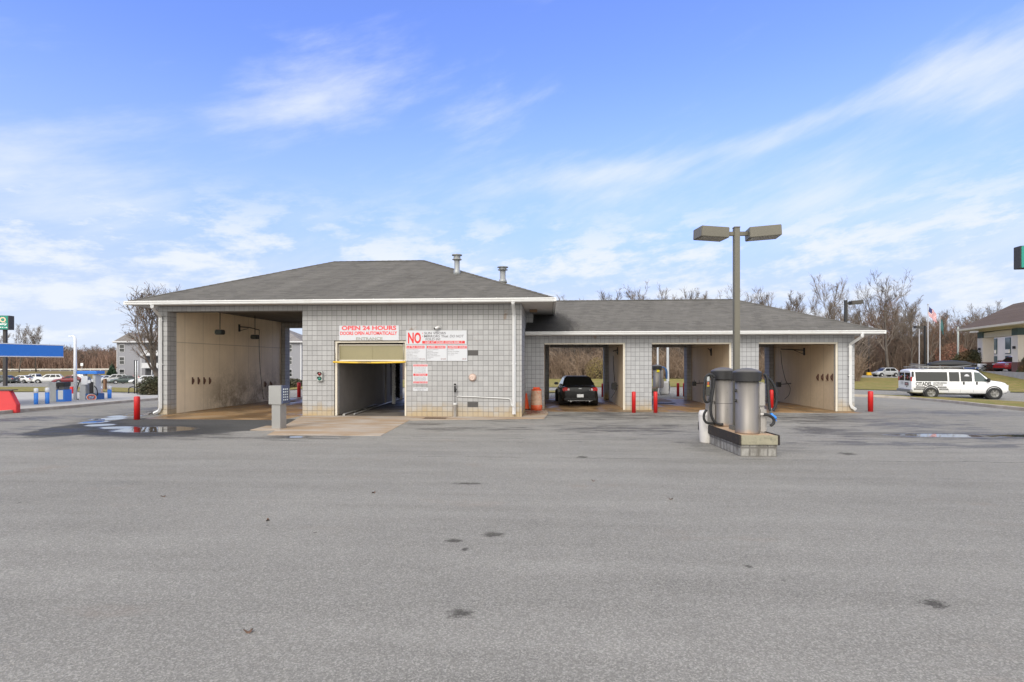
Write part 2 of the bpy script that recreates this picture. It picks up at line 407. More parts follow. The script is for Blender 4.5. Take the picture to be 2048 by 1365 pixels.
    vc = n.xyz(v2_.outputs['Color']); spk = n.m('MULTIPLY', n.ramp(v2_.outputs['Distance'], .040, .022), n.m('GREATER_THAN', vc[0], .52))
    c = n.mix(n.m('MULTIPLY', spk, n.m('ADD', .25, n.m('MULTIPLY', vc[1], .6))), c, (.05, .045, .04))
    # oil spots
    oil = blobs(n, p2, [pw(985, 1070, 34, 7), pw(908, 1083, 26, 5), pw(930, 1100, 10, 4), pw(935, 968, 46, 3), pw(920, 1228, 36, 14), pw(1498, 1134, 13, 4),
                        pw(1870, 1208, 34, 11), pw(1695, 908, 22, 3), pw(1165, 915, 16, 3), pw(1520, 905, 24, 2)])
    on = n.m('MULTIPLY', n.m('SUBTRACT', n.noise(n.mapping(p2, scale=(1, 2.0, 1)), 9, 6, .75), .5), 2.6)
    oil = n.ramp(n.m('ADD', oil, on), .05, .75)
    oil = n.m('MULTIPLY', oil, n.ramp(blobs(n, p2, [pw(985, 1070, 60, 12), pw(908, 1083, 45, 10), pw(930, 1100, 24, 8), pw(935, 968, 80, 6), pw(920, 1228, 70, 26), pw(1498, 1134, 26, 8), pw(1870, 1208, 60, 20), pw(1695, 908, 44, 6), pw(1165, 915, 30, 6), pw(1520, 905, 50, 4)]), .0, .15))
    c = n.mix(n.m('MULTIPLY', oil, .80), c, n.mix(1.0, c, (.22, .21, .20), 'MULTIPLY'))
    # cracks and the paving seam
    for (a, b_, y0, kx, am) in ((-3.0, 40.0, 12.05, .012, .10), (5.0, 40.0, 16.3, -.03, .15), (-16., 12., 14.9, .02, .12), (9., 19., 26.2, -.55, .08)):
        wob = n.m('MULTIPLY', n.m('SUBTRACT', n.noise(n.comb(x, y0, 0.0), .9, 8, .7), .5), am*6)
        d = n.m('ABSOLUTE', n.m('SUBTRACT', n.m('SUBTRACT', y, n.m('ADD', y0, n.m('MULTIPLY', x, kx))), wob))
        lim = n.m('MULTIPLY', n.m('MULTIPLY', n.m('GREATER_THAN', x, a), n.m('LESS_THAN', x, b_)), n.ramp(n.noise(n.comb(x, 7.7, 0.0), 1.1, 4, .6), .38, .55))
        c = n.mix(n.m('MULTIPLY', n.m('MULTIPLY', n.ramp(d, .03, .004), lim), .75), c, (.045, .043, .04))
    # standing water
    pu = blobs(n, p2, [pw(310, 859.5, 100, 6), pw(318, 824, 30, 2.0), pw(285, 828.5, 36, 2.3), pw(250, 833, 40, 2.6), pw(215, 838.5, 40, 2.9), pw(188, 845, 30, 3.0), pw(200, 851, 34, 2.5), pw(240, 856, 50, 2.6), pw(592, 874.5, 24, 2.2), pw(1890, 872, 140, 3.4), pw(2060, 873, 90, 3)])
    damp = n.ramp(n.m('ADD', pu, n.m('MULTIPLY', edge, .5)), -.9, .15)
    c = n.mix(n.m('MULTIPLY', damp, .55), c, n.mix(1.0, c, (.38, .375, .37), 'MULTIPLY'))
    pu = n.ramp(n.m('ADD', pu, n.m('MULTIPLY', edge, .45)), .06, .30)
    c = n.mix(n.m('MULTIPLY', pu, .85), c, (.035, .033, .03))
    n.set(p.inputs['Base Color'], c)
    rg = n.m('SUBTRACT', .92, n.m('MULTIPLY', wet, .42))
    rg = n.m('MULTIPLY', rg, n.m('SUBTRACT', 1.0, n.m('MULTIPLY', pu, .975)))
    n.set(p.inputs['Roughness'], rg)
    n.set(p.inputs['Specular IOR Level'], n.m('ADD', .22, n.m('MULTIPLY', pu, .5)))
    b = n.n('ShaderNodeBump'); b.inputs['Distance'].default_value = .012
    n.set(b.inputs['Strength'], n.m('MULTIPLY', n.m('SUBTRACT', 1.0, pu), .8))
    n.set(b.inputs['Height'], n.m('ADD', n.m('ADD', f, ff), vr)); n.set(p.inputs['Normal'], b.outputs[0])
    return m
M_ASPH = asphalt()
def grid_ground():
    xs = [-900, -500, -300, -200, -150, -120]+[i for i in range(-100, 121, 2)]+[135, 160, 200, 300, 500, 900]
    ys = [-60, -30, -15]+[i for i in range(-8, 132, 2)]+[140, 150, 165, 180, 200, 215, 230, 260, 300, 400, 600, 900]
    g = MB(); nx = len(xs)
    for yv in ys:
        for xv in xs: g.v.append((xv, yv, H(xv, yv)))
    for j in range(len(ys)-1):
        for i in range(nx-1):
            q = j*nx+i; g.face((q, q+1, q+nx+1, q+nx), True)
    return g.build('ground', M_ASPH)
tag(grid_ground(), kind='structure')
def grassmat(name, a, b, cc):
    m, n, p = newmat(name)
    co = n.n('ShaderNodeTexCoord').outputs['Object']
    f = n.noise(co, .45, 6, .65); f2 = n.noise(n.mapping(co, scale=(1, .6, 1)), 14, 5, .75); f3 = n.noise(co, 2.3, 5, .6)
    c = n.mix(n.ramp(f, .38, .62), a, b)
    c = n.mix(n.m('MULTIPLY', n.ramp(f3, .5, .66), .7), c, cc)
    k = n.m('ADD', .35, n.m('MULTIPLY', f2, 1.3)); c = n.mix(1.0, c, n.comb(k, k, k), 'MULTIPLY')
    n.set(p.inputs['Base Color'], c); p.inputs['Roughness'].default_value = .95; p.inputs['Specular IOR Level'].default_value = .1
    bb = n.n('ShaderNodeBump'); bb.inputs['Strength'].default_value = 1; bb.inputs['Distance'].default_value = .06
    n.set(bb.inputs['Height'], f2); n.set(p.inputs['Normal'], bb.outputs[0]); return m
M_GRASS = grassmat('winter_grass', (.185, .185, .055), (.255, .205, .08), (.34, .25, .12))
M_GRASSD = grassmat('dry_bank_grass', (.20, .155, .075), (.17, .135, .06), (.14, .13, .045))
M_LITTER = grassmat('leaf_litter', (.135, .095, .06), (.10, .075, .05), (.17, .125, .085))
def concrete(name, base, stain, amt, wet=0.):
    m, n, p = newmat(name)
    co = n.n('ShaderNodeTexCoord').outputs['Object']
    f = n.noise(co, .8, 6, .6); f2 = n.noise(co, 40, 4, .7); f3 = n.noise(n.mapping(co, scale=(.5, 1.3, 1)), 1.1, 6, .65)
    k = n.m('ADD', .62, n.m('ADD', n.m('MULTIPLY', f, .4), n.m('MULTIPLY', f2, .36)))
    c = n.mix(n.m('MULTIPLY', n.ramp(f3, .36, .62), amt), (*base, 1), stain)
    c = n.mix(1.0, c, n.comb(k, k, k), 'MULTIPLY')
    r = .85
    if wet:
        wv = n.ramp(n.noise(n.mapping(co, scale=(.8, .45, 1), loc=(5, 0, 0)), .9, 6, .6), .42, .58)
        c = n.mix(n.m('MULTIPLY', wv, wet), c, n.mix(1.0, c, (.5, .48, .46), 'MULTIPLY'))
        n.set(p.inputs['Roughness'], n.m('SUBTRACT', .82, n.m('MULTIPLY', wv, .68*wet)))
    else: p.inputs['Roughness'].default_value = r
    n.set(p.inputs['Base Color'], c); p.inputs['Specular IOR Level'].default_value = .35
    b = n.n('ShaderNodeBump'); b.inputs['Strength'].default_value = .25; b.inputs['Distance'].default_value = .01
    n.set(b.inputs['Height'], f2); n.set(p.inputs['Normal'], b.outputs[0]); return m
M_PAD = concrete('apron_concrete', (.36, .31, .26), (.30, .20, .11), .8)
M_FLOOR = concrete('bay_floor_concrete', (.30, .21, .12), (.26, .145, .055), .9, .75)
M_KERB = concrete('kerb_concrete', (.43, .385, .33), (.28, .23, .18), .6)
M_WALK = concrete('pale_concrete', (.42, .41, .39), (.33, .31, .28), .5)
# concrete apron with its own outline, sidewalk strip and bay floors
def slab(name, pts, z0, z1, mat, bevel=.008):
    g = MB(); g.prism([(p[0], p[1]) for p in pts], z0, z1, 'z')
    return tag(g.build(name, mat, bevel=bevel, seg=1), kind='structure')
A = [gp(*q) for q in ((534, 871.5), (762, 872.5), (819, 841.5), (819, 838.0), (606, 838.2))]
slab('concrete_apron', [(A[0].x, A[0].y), (A[1].x, A[1].y), (A[2].x, A[2].y), (A[2].x, Y0-.01), (XC+.02, Y0-.01)], -.1, .012, M_PAD)
a = gp(819, 841.5); b = gp(1088, 838.5)
slab('concrete_walk', [(a.x+.01, a.y), (b.x, b.y), (XF+1.05, YR-1.9), (XF+.95, YR-.01), (XF+.01, YR-.01), (XF+.01, Y0-.01), (a.x+.01, Y0-.01)], -.1, .018, M_PAD)
a = gp(288, 838.5)
slab('bay_floor', [(a.x, a.y), (XC, a.y+.0), (XC, YE+.5), (XB, YE+.5), (XB, Y0)], -.1, .006, M_FLOOR)
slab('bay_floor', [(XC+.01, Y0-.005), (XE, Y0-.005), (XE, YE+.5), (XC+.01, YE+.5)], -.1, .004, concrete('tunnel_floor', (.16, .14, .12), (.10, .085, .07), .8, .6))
slab('bay_floor', [(bx[0]-.12, YR-.95), (bx[6]-.1, YR-.75), (bx[6]-.3, YT+1.1), (bx[0]-.1, YT+1.1)], -.1, .008, M_FLOOR)
g = MB()
for i in range(2):
    for k in range(9):
        q = gp(870, 838.5); X = q.x-.42+.12*k*.8; g.box(X, X+.05, q.y-.14, q.y+.24, .018, .024)
g.box(q.x-.46, q.x+.46, q.y-.18, q.y-.14, .018, .026); g.box(q.x-.46, q.x+.46, q.y+.24, q.y+.28, .018, .026)
tag(g.build('drain_grate', pbr('rusty_iron', (.13, .07, .045), .8)), 'rusty brown drain grate in the concrete strip under the price boards', 'drain')
g = MB(); q = gp(1330, 808); g.box(q.x-.55, q.x+.55, q.y-.35, q.y+.35, .008, .016)
for k in range(9): g.box(q.x-.5+.11*k, q.x-.44+.11*k, q.y-.3, q.y+.3, .016, .024)
tag(g.build('drain_grate', pbr('dark_iron', (.02, .02, .02), .6)), 'black drain grate in the wet floor of the middle wash bay', 'drain')
# kerbs
def kerb(name, P, wd=.18, h=.15, side=1):
    g = MB(); P = [Vector((p.x, p.y, 0)) for p in P]
    # smooth polyline
    Q = []
    for a, b in zip(P, P[1:]):
        k = max(1, int((b-a).length/2.5)); Q += [a.lerp(b, i/k) for i in range(k)]
    Q.append(P[-1])
    prof = [(0, -.2), (.012, h-.02), (.03, h), (wd, h), (wd, -.2)]
    b0 = 0
    for i, p in enumerate(Q):
        t = (Q[min(i+1, len(Q)-1)]-Q[max(i-1, 0)]).normalized(); nn = Vector((-t.y, t.x, 0))*side
        for (o, z) in prof:
            q = p+nn*o; g.v.append((q.x, q.y, H(p.x, p.y)+z))
    for i in range(len(Q)-1):
        for k in range(4):
            q = i*5+k; g.face((q, q+1, q+6, q+5))
    g.face(range(5)); g.face(reversed([len(g.v)-5+k for k in range(5)]))
    return tag(g.build(name, M_KERB), kind='structure')
kR = [gp(*q) for q in ((2260, 846), (2140, 831), (2048, 821), (1980, 814), (1881, 803), (1820, 797.5), (1770, 794.5), (1740, 793.2), (1690, 791.5), (1560, 791))]
kR = [gp(q.x*0+px, py) for q, (px, py) in zip(kR, ((2260, 848), (2140, 833), (2048, 822.5), (1980, 815.5), (1881, 804.5), (1820, 799.0), (1770, 796), (1740, 794.5), (1700, 793.2), (1600, 791.5)))]
kerb('kerb', kR, side=-1)
kL = [gp(*q) for q in ((-160, 846), (-60, 836), (0, 829.5), (60, 823.5), (140, 817), (220, 809), (280, 803.5), (330, 799.5), (420, 793))]
kerb('kerb', kL, side=1)
# green verges
def sheet(name, A, B, n, m, z, mat, kind='structure'):
    g = MB(); g.strip(A, B, n, m, z); return tag(g.build(name, mat), kind=kind)
off = lambda P, o: [Vector((p.x+o[0], p.y+o[1], 0)) for p in P]
# right verge between kerb and the side road
vr2 = [gp(*q) for q in ((2300, 822), (2160, 814), (2048, 808), (1960, 802.5), (1880, 797.5), (1820, 795.2), (1770, 793.4), (1740, 792.6))]
sheet('grass_verge', off(kR[:-2], (.12, .14)), vr2, 30, 5, .12, M_GRASS)
# lawn in front of the hotel
lw_n = [gd(px, d) for px, d in ((1560, 49), (1700, 47.5), (1790, 45.5), (1900, 44), (2048, 42.5), (2300, 41))]
lw_f = [gd(px, d) for px, d in ((1560, 86), (1700, 86), (1790, 84), (1860, 78), (1940, 66), (2048, 62), (2300, 58))]
sheet('lawn', lw_n, lw_f, 60, 24, .05, M_GRASS)
g = MB(); g.strip(lw_f[:4], [gd(px, d) for px, d in ((1560, 88.5), (1700, 88.5), (1790, 86.5), (1860, 80))], 24, 2, .12)
tag(g.build('kerb', M_WALK), kind='structure')
# green strip behind the wash
gs_n = [gd(px, d) for px, d in ((520, 45), (800, 45.5), (1100, 46), (1250, 46.5), (1400, 47), (1560, 48)) ]
gs_f = [gd(px, d) for px, d in ((520, 62), (800, 64), (1100, 66), (1250, 66), (1400, 66), (1560, 68))]
sheet('grass_verge', gs_n, gs_f, 40, 8, .05, M_GRASS)
sheet('grass_verge', [gd(px, d) for px, d in ((1040, 37.5), (1110, 37.5))], [gd(px, d) for px, d in ((1040, 40), (1124, 40))], 6, 3, .06, M_GRASS)
sheet('forest_floor', [gd(px, d) for px, d in ((700, 66), (1100, 66), (1560, 68), (1705, 112), (2000, 112), (2400, 112))], [gd(px, d) for px, d in ((700, 420), (1100, 420), (1560, 420), (2400, 420))], 50, 14, .06, M_LITTER)
# left: verge by the fuel station, bank beyond the parked cars
sheet('grass_verge', [gd(px, d) for px, d in ((-200, 47), (60, 49), (180, 50), (300, 47), (420, 45))], [gd(px, d) for px, d in ((-200, 64), (60, 66), (180, 66), (300, 60), (420, 56))], 30, 8, .05, M_GRASS)
sheet('bank', [gd(px, d) for px, d in ((-300, 142), (0, 142), (233, 142), (420, 142))], [gd(px, d) for px, d in ((-300, 198), (0, 198), (233, 198), (420, 198))], 30, 20, .08, M_GRASSD)
sheet('forest_floor', [gd(px, d) for px, d in ((-400, 204), (0, 204), (420, 204))], [gd(px, d) for px, d in ((-400, 600), (0, 600), (420, 600))], 30, 20, .1, M_LITTER)
# fuel station slab
fs = off(kL, (-.1, .1))
sheet('forecourt', fs, [gd(px, d) for px, d in ((-300, 45), (0, 45.5), (180, 45.5), (300, 42), (420, 40))], 40, 8, .10, M_WALK)
# ---------------------------------------------------------------- car wash building
M_BLK = blockmat('scored_block', XC, Y0, bw=(XF-XC)/43.43, base=(.335, .332, .33))
M_BLK2 = blockmat('scored_block_wing', bx[0], YR, bw=(bx[5]-bx[0])/66.0, base=(.36, .362, .37))
def panelwall(name, base=(.43, .35, .25), grime=.85):
    m, n, p = newmat(name)
    co = n.n('ShaderNodeTexCoord').outputs['Object']; x, y, z = n.xyz(co)
    f = n.noise(co, .9, 7, .65); f2 = n.noise(co, 30, 4, .7)
    sp = n.noise(n.mapping(co, scale=(1, 1, .9)), 9.0, 8, .8); drip = n.noise(n.mapping(co, scale=(3.5, 3.5, .35)), 1.6, 5, .6)
    k = n.m('ADD', .66, n.m('ADD', n.m('MULTIPLY', f, .36), n.m('ADD', n.m('MULTIPLY', f2, .14), n.m('MULTIPLY', drip, .22))))
    c = n.mix(1.0, (*base, 1), n.comb(k, k, k), 'MULTIPLY')
    # grime: thick spatter low on the middle of the wall
    g = n.m('MULTIPLY', n.ramp(z, 2.9, .2), n.m('MULTIPLY', n.ramp(n.m('ADD', n.m('MULTIPLY', f, .8), n.m('MULTIPLY', sp, .5)), .44, .76), n.ramp(y, 22.0, 25.0)))
    c = n.mix(n.m('MULTIPLY', g, grime), c, (.13, .095, .055))
    spk = n.m('MULTIPLY', n.ramp(sp, .66, .71), n.ramp(z, 2.4, .8)); c = n.mix(n.m('MULTIPLY', spk, grime), c, (.05, .04, .03))
    j = n.m('MAXIMUM', n.ramp(n.m('ABSOLUTE', n.m('SUBTRACT', z, 3.02)), .022, .008), n.ramp(n.m('ABSOLUTE', n.m('SUBTRACT', n.m('FRACT', n.m('DIVIDE', y, 1.22)), .5)), .488, .496))
    c = n.mix(n.m('MULTIPLY', j, .45), c, (.12, .09, .06))
    n.set(p.inputs['Base Color'], c); p.inputs['Roughness'].default_value = .7
    b = n.n('ShaderNodeBump'); b.inputs['Strength'].default_value = .2; b.inputs['Distance'].default_value = .01
    n.set(b.inputs['Height'], f2); n.set(p.inputs['Normal'], b.outputs[0]); return m
M_PANEL = panelwall('stained_wall_panel', (.76, .645, .49), .85); M_PANEL2 = panelwall('cleaner_wall_panel', (.62, .50, .355), .25)
M_CEIL = pbr('bay_ceiling', (.42, .36, .28), .8, var=.15)
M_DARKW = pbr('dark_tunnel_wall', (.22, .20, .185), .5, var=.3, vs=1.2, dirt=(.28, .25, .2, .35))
M_WHITE = pbr('white_gutter', (.62, .62, .61), .45, var=.06, vs=1.5, dirt=(.5, .47, .42, .35))
M_TRIM = pbr('pale_trim', (.60, .55, .46), .6, var=.12)
M_SOFF = pbr('soffit_vinyl', (.58, .555, .52), .7, var=.1, vs=2)
M_BLACK = pbr('black_metal', (.018, .018, .018), .5, var=.2)
M_STEEL = pbr('dull_steel', (.42, .41, .39), .38, metal=.85, var=.15)
M_RED = pbr('red_paint', (.50, .012, .012), .42, var=.18, vs=3, dirt=(.25, .02, .015, .5))
bld = thing('car_wash_building', 'long grey block car wash with a tall hip roofed block and low open bays', 'car wash')
def part(name, g, mat, par=None, **k): return g.build(name, mat, par or bld, **k)
# tall block
g = MB()
g.box(XA, XB, Y0, Y1, 0, ZSO); g.box(XB, XC, Y0, Y1, ZH, ZSO); g.box(XC, XD, Y0, Y1, 0, ZSO)
g.box(XD, XE, Y0, Y1-.1, ZD, ZSO); g.box(XE, XF, Y0, Y1, 0, ZSO)
front = part('front_wall', g, M_BLK)
XJ = XY(1066, 24.9)
for q in ((XA, XB-.06, Y1, YE, 0, ZSO), (XE+.06, XF-.001, Y1, YE, 0, ZSO), (XC+.06, XD-.06, Y1, YE-.55, 0, ZSO), (XF, XJ, 24.9, YE, 3.3, ZSO)):
    g = MB(); g.box(*q); part('side_wall', g, M_BLK)
g = MB(); g.box(XB-.06, XB, Y1+.001, YB, 0.004, 4.78); part('bay_wall', g, M_PANEL)
g = MB(); g.box(XC, XC+.06, Y1+.001, YB, 0.004, 4.78); part('bay_wall', g, M_PANEL)
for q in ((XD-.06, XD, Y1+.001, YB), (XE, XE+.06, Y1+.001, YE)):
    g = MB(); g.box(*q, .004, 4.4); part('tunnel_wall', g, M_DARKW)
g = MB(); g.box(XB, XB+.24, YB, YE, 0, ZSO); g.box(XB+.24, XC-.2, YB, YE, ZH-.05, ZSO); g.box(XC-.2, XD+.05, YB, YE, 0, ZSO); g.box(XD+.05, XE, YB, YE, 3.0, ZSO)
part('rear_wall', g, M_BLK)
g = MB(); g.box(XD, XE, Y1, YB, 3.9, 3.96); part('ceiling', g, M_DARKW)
g = MB(); g.box(XB, XC, Y1, YB, 4.78, 4.84)
for k in range(14): g.box(XB, XC, Y1+.3+k*.62, Y1+.36+k*.62, 4.74, 4.781)
part('ceiling', g, M_CEIL)
# upper wall trim (white flashing) at the jog over the wing roof
g = MB(); g.box(XF+.003, XJ+.02, 24.86, 24.9, 3.82, 3.92); part('flashing', g, M_WHITE)
# roofs
def hip(x0, x1, y0, y1, ze, xr0, xr1, yr, zr, th=.10):
    g = MB()
    E = [(x0,y0,ze),(x1,y0,ze),(x1,y1,ze),(x0,y1,ze)]; Rr = [(xr0,yr,zr),(xr1,yr,zr)]
    g.quad(E[0], E[1], Rr[1], Rr[0]); g.quad(E[2], E[3], Rr[0], Rr[1]); g.quad(E[1], E[2], Rr[1]); g.quad(E[3], E[0], Rr[0])
    D = [(p[0], p[1], p[2]-th) for p in E]
    for i in range(4): g.quad(E[i], D[i], D[(i+1) % 4], E[(i+1) % 4])
    g.quad(*reversed(D)); return g
RX0, RX1, RY0, RY1 = XA-.80, XF+1.25, Y0-.62, YE+.62
RZ = 4.64; RR0, RR1, RRY, RRZ = XY(668, 25.9), XY(848, 25.9), 25.9, 7.22
M_SH = shingle('weathered_shingle', (.105, .099, .090)); M_SH2 = shingle('weathered_shingle_wing', (.110, .104, .095), dark=(XF+1.1, 24.6, 3.9, 1.5))
roof = part('roof', hip(RX0, RX1, RY0, RY1, RZ, RR0, RR1, RRY, RRZ), M_SH)
g = MB()
def cap(g, a, b, w=.11):
    a, b = Vector(a), Vector(b); t = (b-a).normalized(); sd_ = Vector((-t.y, t.x, 0)).normalized()*w; u = Vector((0,0,.028))
    k = int((b-a).length/.3)
    for i in range(k):
        p, q = a.lerp(b, i/k), a.lerp(b, (i+1.15)/k)
        g.quad(p+u, q+u*.6, q+sd_-Vector((0,0,.03)), p+sd_-Vector((0,0,.02))); g.quad(p+u, p-sd_-Vector((0,0,.02)), q-sd_-Vector((0,0,.03)), q+u*.6)
cap(g, (RX0,RY0,RZ), (RR0,RRY,RRZ)); cap(g, (RX1,RY0,RZ), (RR1,RRY,RRZ)); cap(g, (RR0,RRY,RRZ), (RR1,RRY,RRZ))
part('ridge_cap', g, M_SH, roof)
SX0, SX1, SY0, SY1 = bx[0]-2.5, bx[6]+.82, YR-.60, YT+.6
SZ = 3.55; SR1, SRY, SRZ = XY(1468, 28.06), 28.06, 5.42
g = MB(); g.quad((XF+.01,SY0,SZ),(SX1,SY0,SZ),(SR1,SRY,SRZ),(XF+.01,SRY,SRZ)); g.quad((SX1,SY0,SZ),(SX1,SY1,SZ),(SR1,SRY,SRZ)); g.quad((SX1,SY1,SZ),(XF+.01,SY1,SZ),(XF+.01,SRY,SRZ),(SR1,SRY,SRZ))
for a, b in (((XF+.01,SY0),(SX1,SY0)),((SX1,SY0),(SX1,SY1)),((SX1,SY1),(XF+.01,SY1))): g.quad((*a,SZ),(*a,SZ-.1),(*b,SZ-.1),(*b,SZ))
roof2 = part('roof', g, M_SH2)
g = MB(); cap(g, (XF+.01,SRY,SRZ), (SR1,SRY,SRZ)); cap(g, (SX1,SY0,SZ), (SR1,SRY,SRZ)); part('ridge_cap', g, M_SH2, roof2)
# soffits
def soffit(x0, x1, y0, y1, wx0, wx1, wy0, wy1, z):
    g = MB(); g.box(x0, x1, y0, wy0-.002, z, z+.03); g.box(x0, wx0-.002, wy0, y1, z, z+.03); g.box(wx1+.002, x1, wy0, y1, z, z+.03); return g
g = soffit(RX0+.02, RX1-.02, RY0+.05, RY1, XA, XF, Y0, YE, ZSO-.025)
for k in range(int((RX1-RX0)/.11)): g.box(RX0+.1+k*.11, RX0+.115+k*.11, RY0+.1, Y0-.03, ZSO-.031, ZSO-.025)
part('soffit', g, M_SOFF)
g = MB(); g.box(XF+.003, SX1-.02, SY0+.05, YR-.002, ZSO2-.02, ZSO2+.01); g.box(bx[6]+.002, SX1-.02, YR, SY1, ZSO2-.02, ZSO2+.01); part('soffit', g, M_SOFF)
# gutters
GP = [(0, 0), (0, -.15), (-.08, -.15), (-.105, -.11), (-.105, -.07), (-.13, -.045), (-.13, 0), (-.115, 0), (-.115, -.03), (-.02, -.13), (-.02, 0)]
def gutter(x0, x1, y, z):
    g = MB(); b = 0; n = len(GP)
    for X in (x0, x1): g.v += [(X, y+p[0], z+p[1]) for p in GP]
    for i in range(n): g.face((i, (i+1) % n, n+(i+1) % n, n+i))
    g.face(range(n)); g.face(reversed(range(n, 2*n)))
    k = 0
    while x0+1.2*k+.6 < x1: g.box(x0+.6+1.2*k-.01, x0+.6+1.2*k+.01, y-.132, y, z+.001, z+.008); k += 1
    return g
gut = part('gutter', gutter(RX0-.03, RX1+.02, RY0, RZ-.01), M_WHITE)
for q in ((RX1, RX1+.10), (RX0-.10, RX0)):
    g = MB(); g.box(*q, RY0-.10, RY1, RZ-.15, RZ-.01); part('gutter', g, M_WHITE)
gut2 = part('gutter', gutter(XF+.02, SX1+.03, SY0, SZ-.01), M_WHITE)
g = MB(); g.box(SX1, SX1+.1, SY0-.10, SY1, SZ-.15, SZ-.01); part('gutter', g, M_WHITE)
def spout(pts, wd, par):
    g = MB(); g.tube(pts, wd*.62, 4, sm=False)
    for q in (pts[3], pts[3].lerp(pts[4], .5)): g.box(q.x-wd*.75, q.x+wd*.75, q.y-.01, q.y+.07, q.z-.02, q.z+.02)
    g2 = part('downspout', g, M_WHITE, par); return g2
dx0 = XY(321, Y0-.06); gx = XY(304, RY0-.06)
spout([Vector((gx, RY0-.06, RZ-.12)), Vector((gx, RY0-.06, RZ-.26)), Vector((dx0, Y0-.07, 4.05)), Vector((dx0, Y0-.07, 3.9)), Vector((dx0, Y0-.07, .28)), Vector((dx0-.06, Y0-.08, .15)), Vector((dx0-.26, Y0-.10, .06))], .11, gut)
dx1 = XY(1028, Y0-.06)
spout([Vector((dx1, RY0-.06, RZ-.12)), Vector((dx1, RY0-.06, RZ-.2)), Vector((dx1, Y0-.3, 4.25)), Vector((dx1, Y0-.07, 4.0)), Vector((dx1, Y0-.07, .25)), Vector((dx1, Y0-.09, .12))], .11, gut)
dx2 = XY(1701, YR-.06); gx = XY(1725, SY0-.06)
spout([Vector((gx, SY0-.06, SZ-.12)), Vector((gx, SY0-.06, SZ-.26)), Vector((dx2, YR-.07, 2.98)), Vector((dx2, YR-.07, 2.85)), Vector((dx2, YR-.07, .34)), Vector((dx2+.05, YR-.08, .2)), Vector((dx2+.2, YR-.1, .1))], .12, gut2)
# low wing
g = MB(); g.box(XF+.002, bx[0], YR, YR1, 0, ZSO2)
for a, b in ((1, 2), (3, 4)): g.box(bx[a], bx[b], YR, YR1, 0, ZSO2)
g.box(bx[5], bx[6], YR, YR1, 0, ZSO2)
for a in (0, 2, 4): g.box(bx[a], bx[a+1], YR, YR1, ZH2, ZSO2)
part('front_wall', g, M_BLK2)
for x0, x1, y1 in ((bx[1]+.05, bx[2]-.05, YS), (bx[3]+.05, bx[4]-.05, YS), (bx[5]+.05, bx[6]-.002, YT), (XF+.004, bx[0]-.05, YT)):
    g = MB(); g.box(x0, x1, YR1, y1, 0, ZSO2-.02); part('side_wall', g, M_BLK2)
for i in (1, 3, 5):
    g = MB(); g.box(bx[i], bx[i]+.05, YR1+.001, YS, .008, ZSO2-.03); part('bay_wall', g, M_PANEL2)
for i in (0, 2, 4):
    g = MB(); g.box(bx[i]-.05, bx[i], YR1+.001, YS, .008, ZSO2-.03); part('bay_wall', g, M_PANEL2)
g = MB()
for i in (1, 3): g.box(bx[i]-.25, bx[i+1]+.25, YS, YT, 0, ZSO2-.02)
g.box(bx[5]-.25, bx[6]-.004, YS, YT, 0, ZSO2-.02); g.box(XF+.006, bx[0]+.22, YS, YT, 0, ZSO2-.02)
for i in (0, 2, 4): g.box(bx[i]+.25, bx[i+1]-.25, YS, YT, ZH2-.01, ZSO2-.02)
part('rear_wall', g, M_BLK2)
g = MB(); g.box(bx[0]-.1, bx[5]+.1, YR1, YS, ZSO2-.06, ZSO2)
for i in (0, 2, 4):
    for k in range(10): g.box(bx[i], bx[i+1], YR1+.3+k*.62, YR1+.38+k*.62, ZSO2-.12, ZSO2-.06)
part('ceiling', g, M_CEIL)
# pale corner trims of each wing bay
for i in (1, 3, 5):
    g = MB(); g.box(bx[i]-.085, bx[i]-.002, YR+.02, YR+.10, 0.01, ZH2-.002); g.box(bx[i-1]+.002, bx[i]-.087, YR+.02, YR+.10, ZH2-.07, ZH2-.004)
    part('bay_frame', g, M_TRIM)
# roof vents
M_ZINC = pbr('zinc_vent', (.30, .31, .31), .5, metal=.4, var=.15)
def vent(px, pyb, pyt, Xr):
    o = Vector(at(px, pyb, 24.6))
    # foot point on the front slope
    sl_ = (RRZ-RZ)/(RRY-RY0); d = 20.
    while d < 40:
        p = at(px, pyb, d)
        if p.z <= min(RZ+(p.y-RY0)*sl_, RZ+(RX1-p.x)*(RRZ-RZ)/(RX1-RR1)): break
        d += .01
    h = (pyb-pyt)*d/F; r = Xr*d/F
    g = MB(); g.lathe([(r*1.5, -.12), (r*1.15, .14), (r*.98, .16), (r*.98, h-.2)], (p.x, p.y, p.z), 20)
    v = part('roof_vent', g, M_ZINC, roof)
    g = MB(); g.lathe([(r*1.0, h-.28), (r*1.7, h-.25), (r*1.7, h-.225), (r*1.25, h-.21), (r*1.25, h-.12), (r*1.1, h-.11), (r*1.1, h-.085), (r*1.85, h-.06), (r*1.85, h-.02), (r*1.2, h), (.01, h+.02)], (p.x, p.y, p.z), 20)
    part('vent_cap', g, M_ZINC, roof)
vent(914, 547, 509, 5.6); vent(1005.5, 563, 534, 6.0)
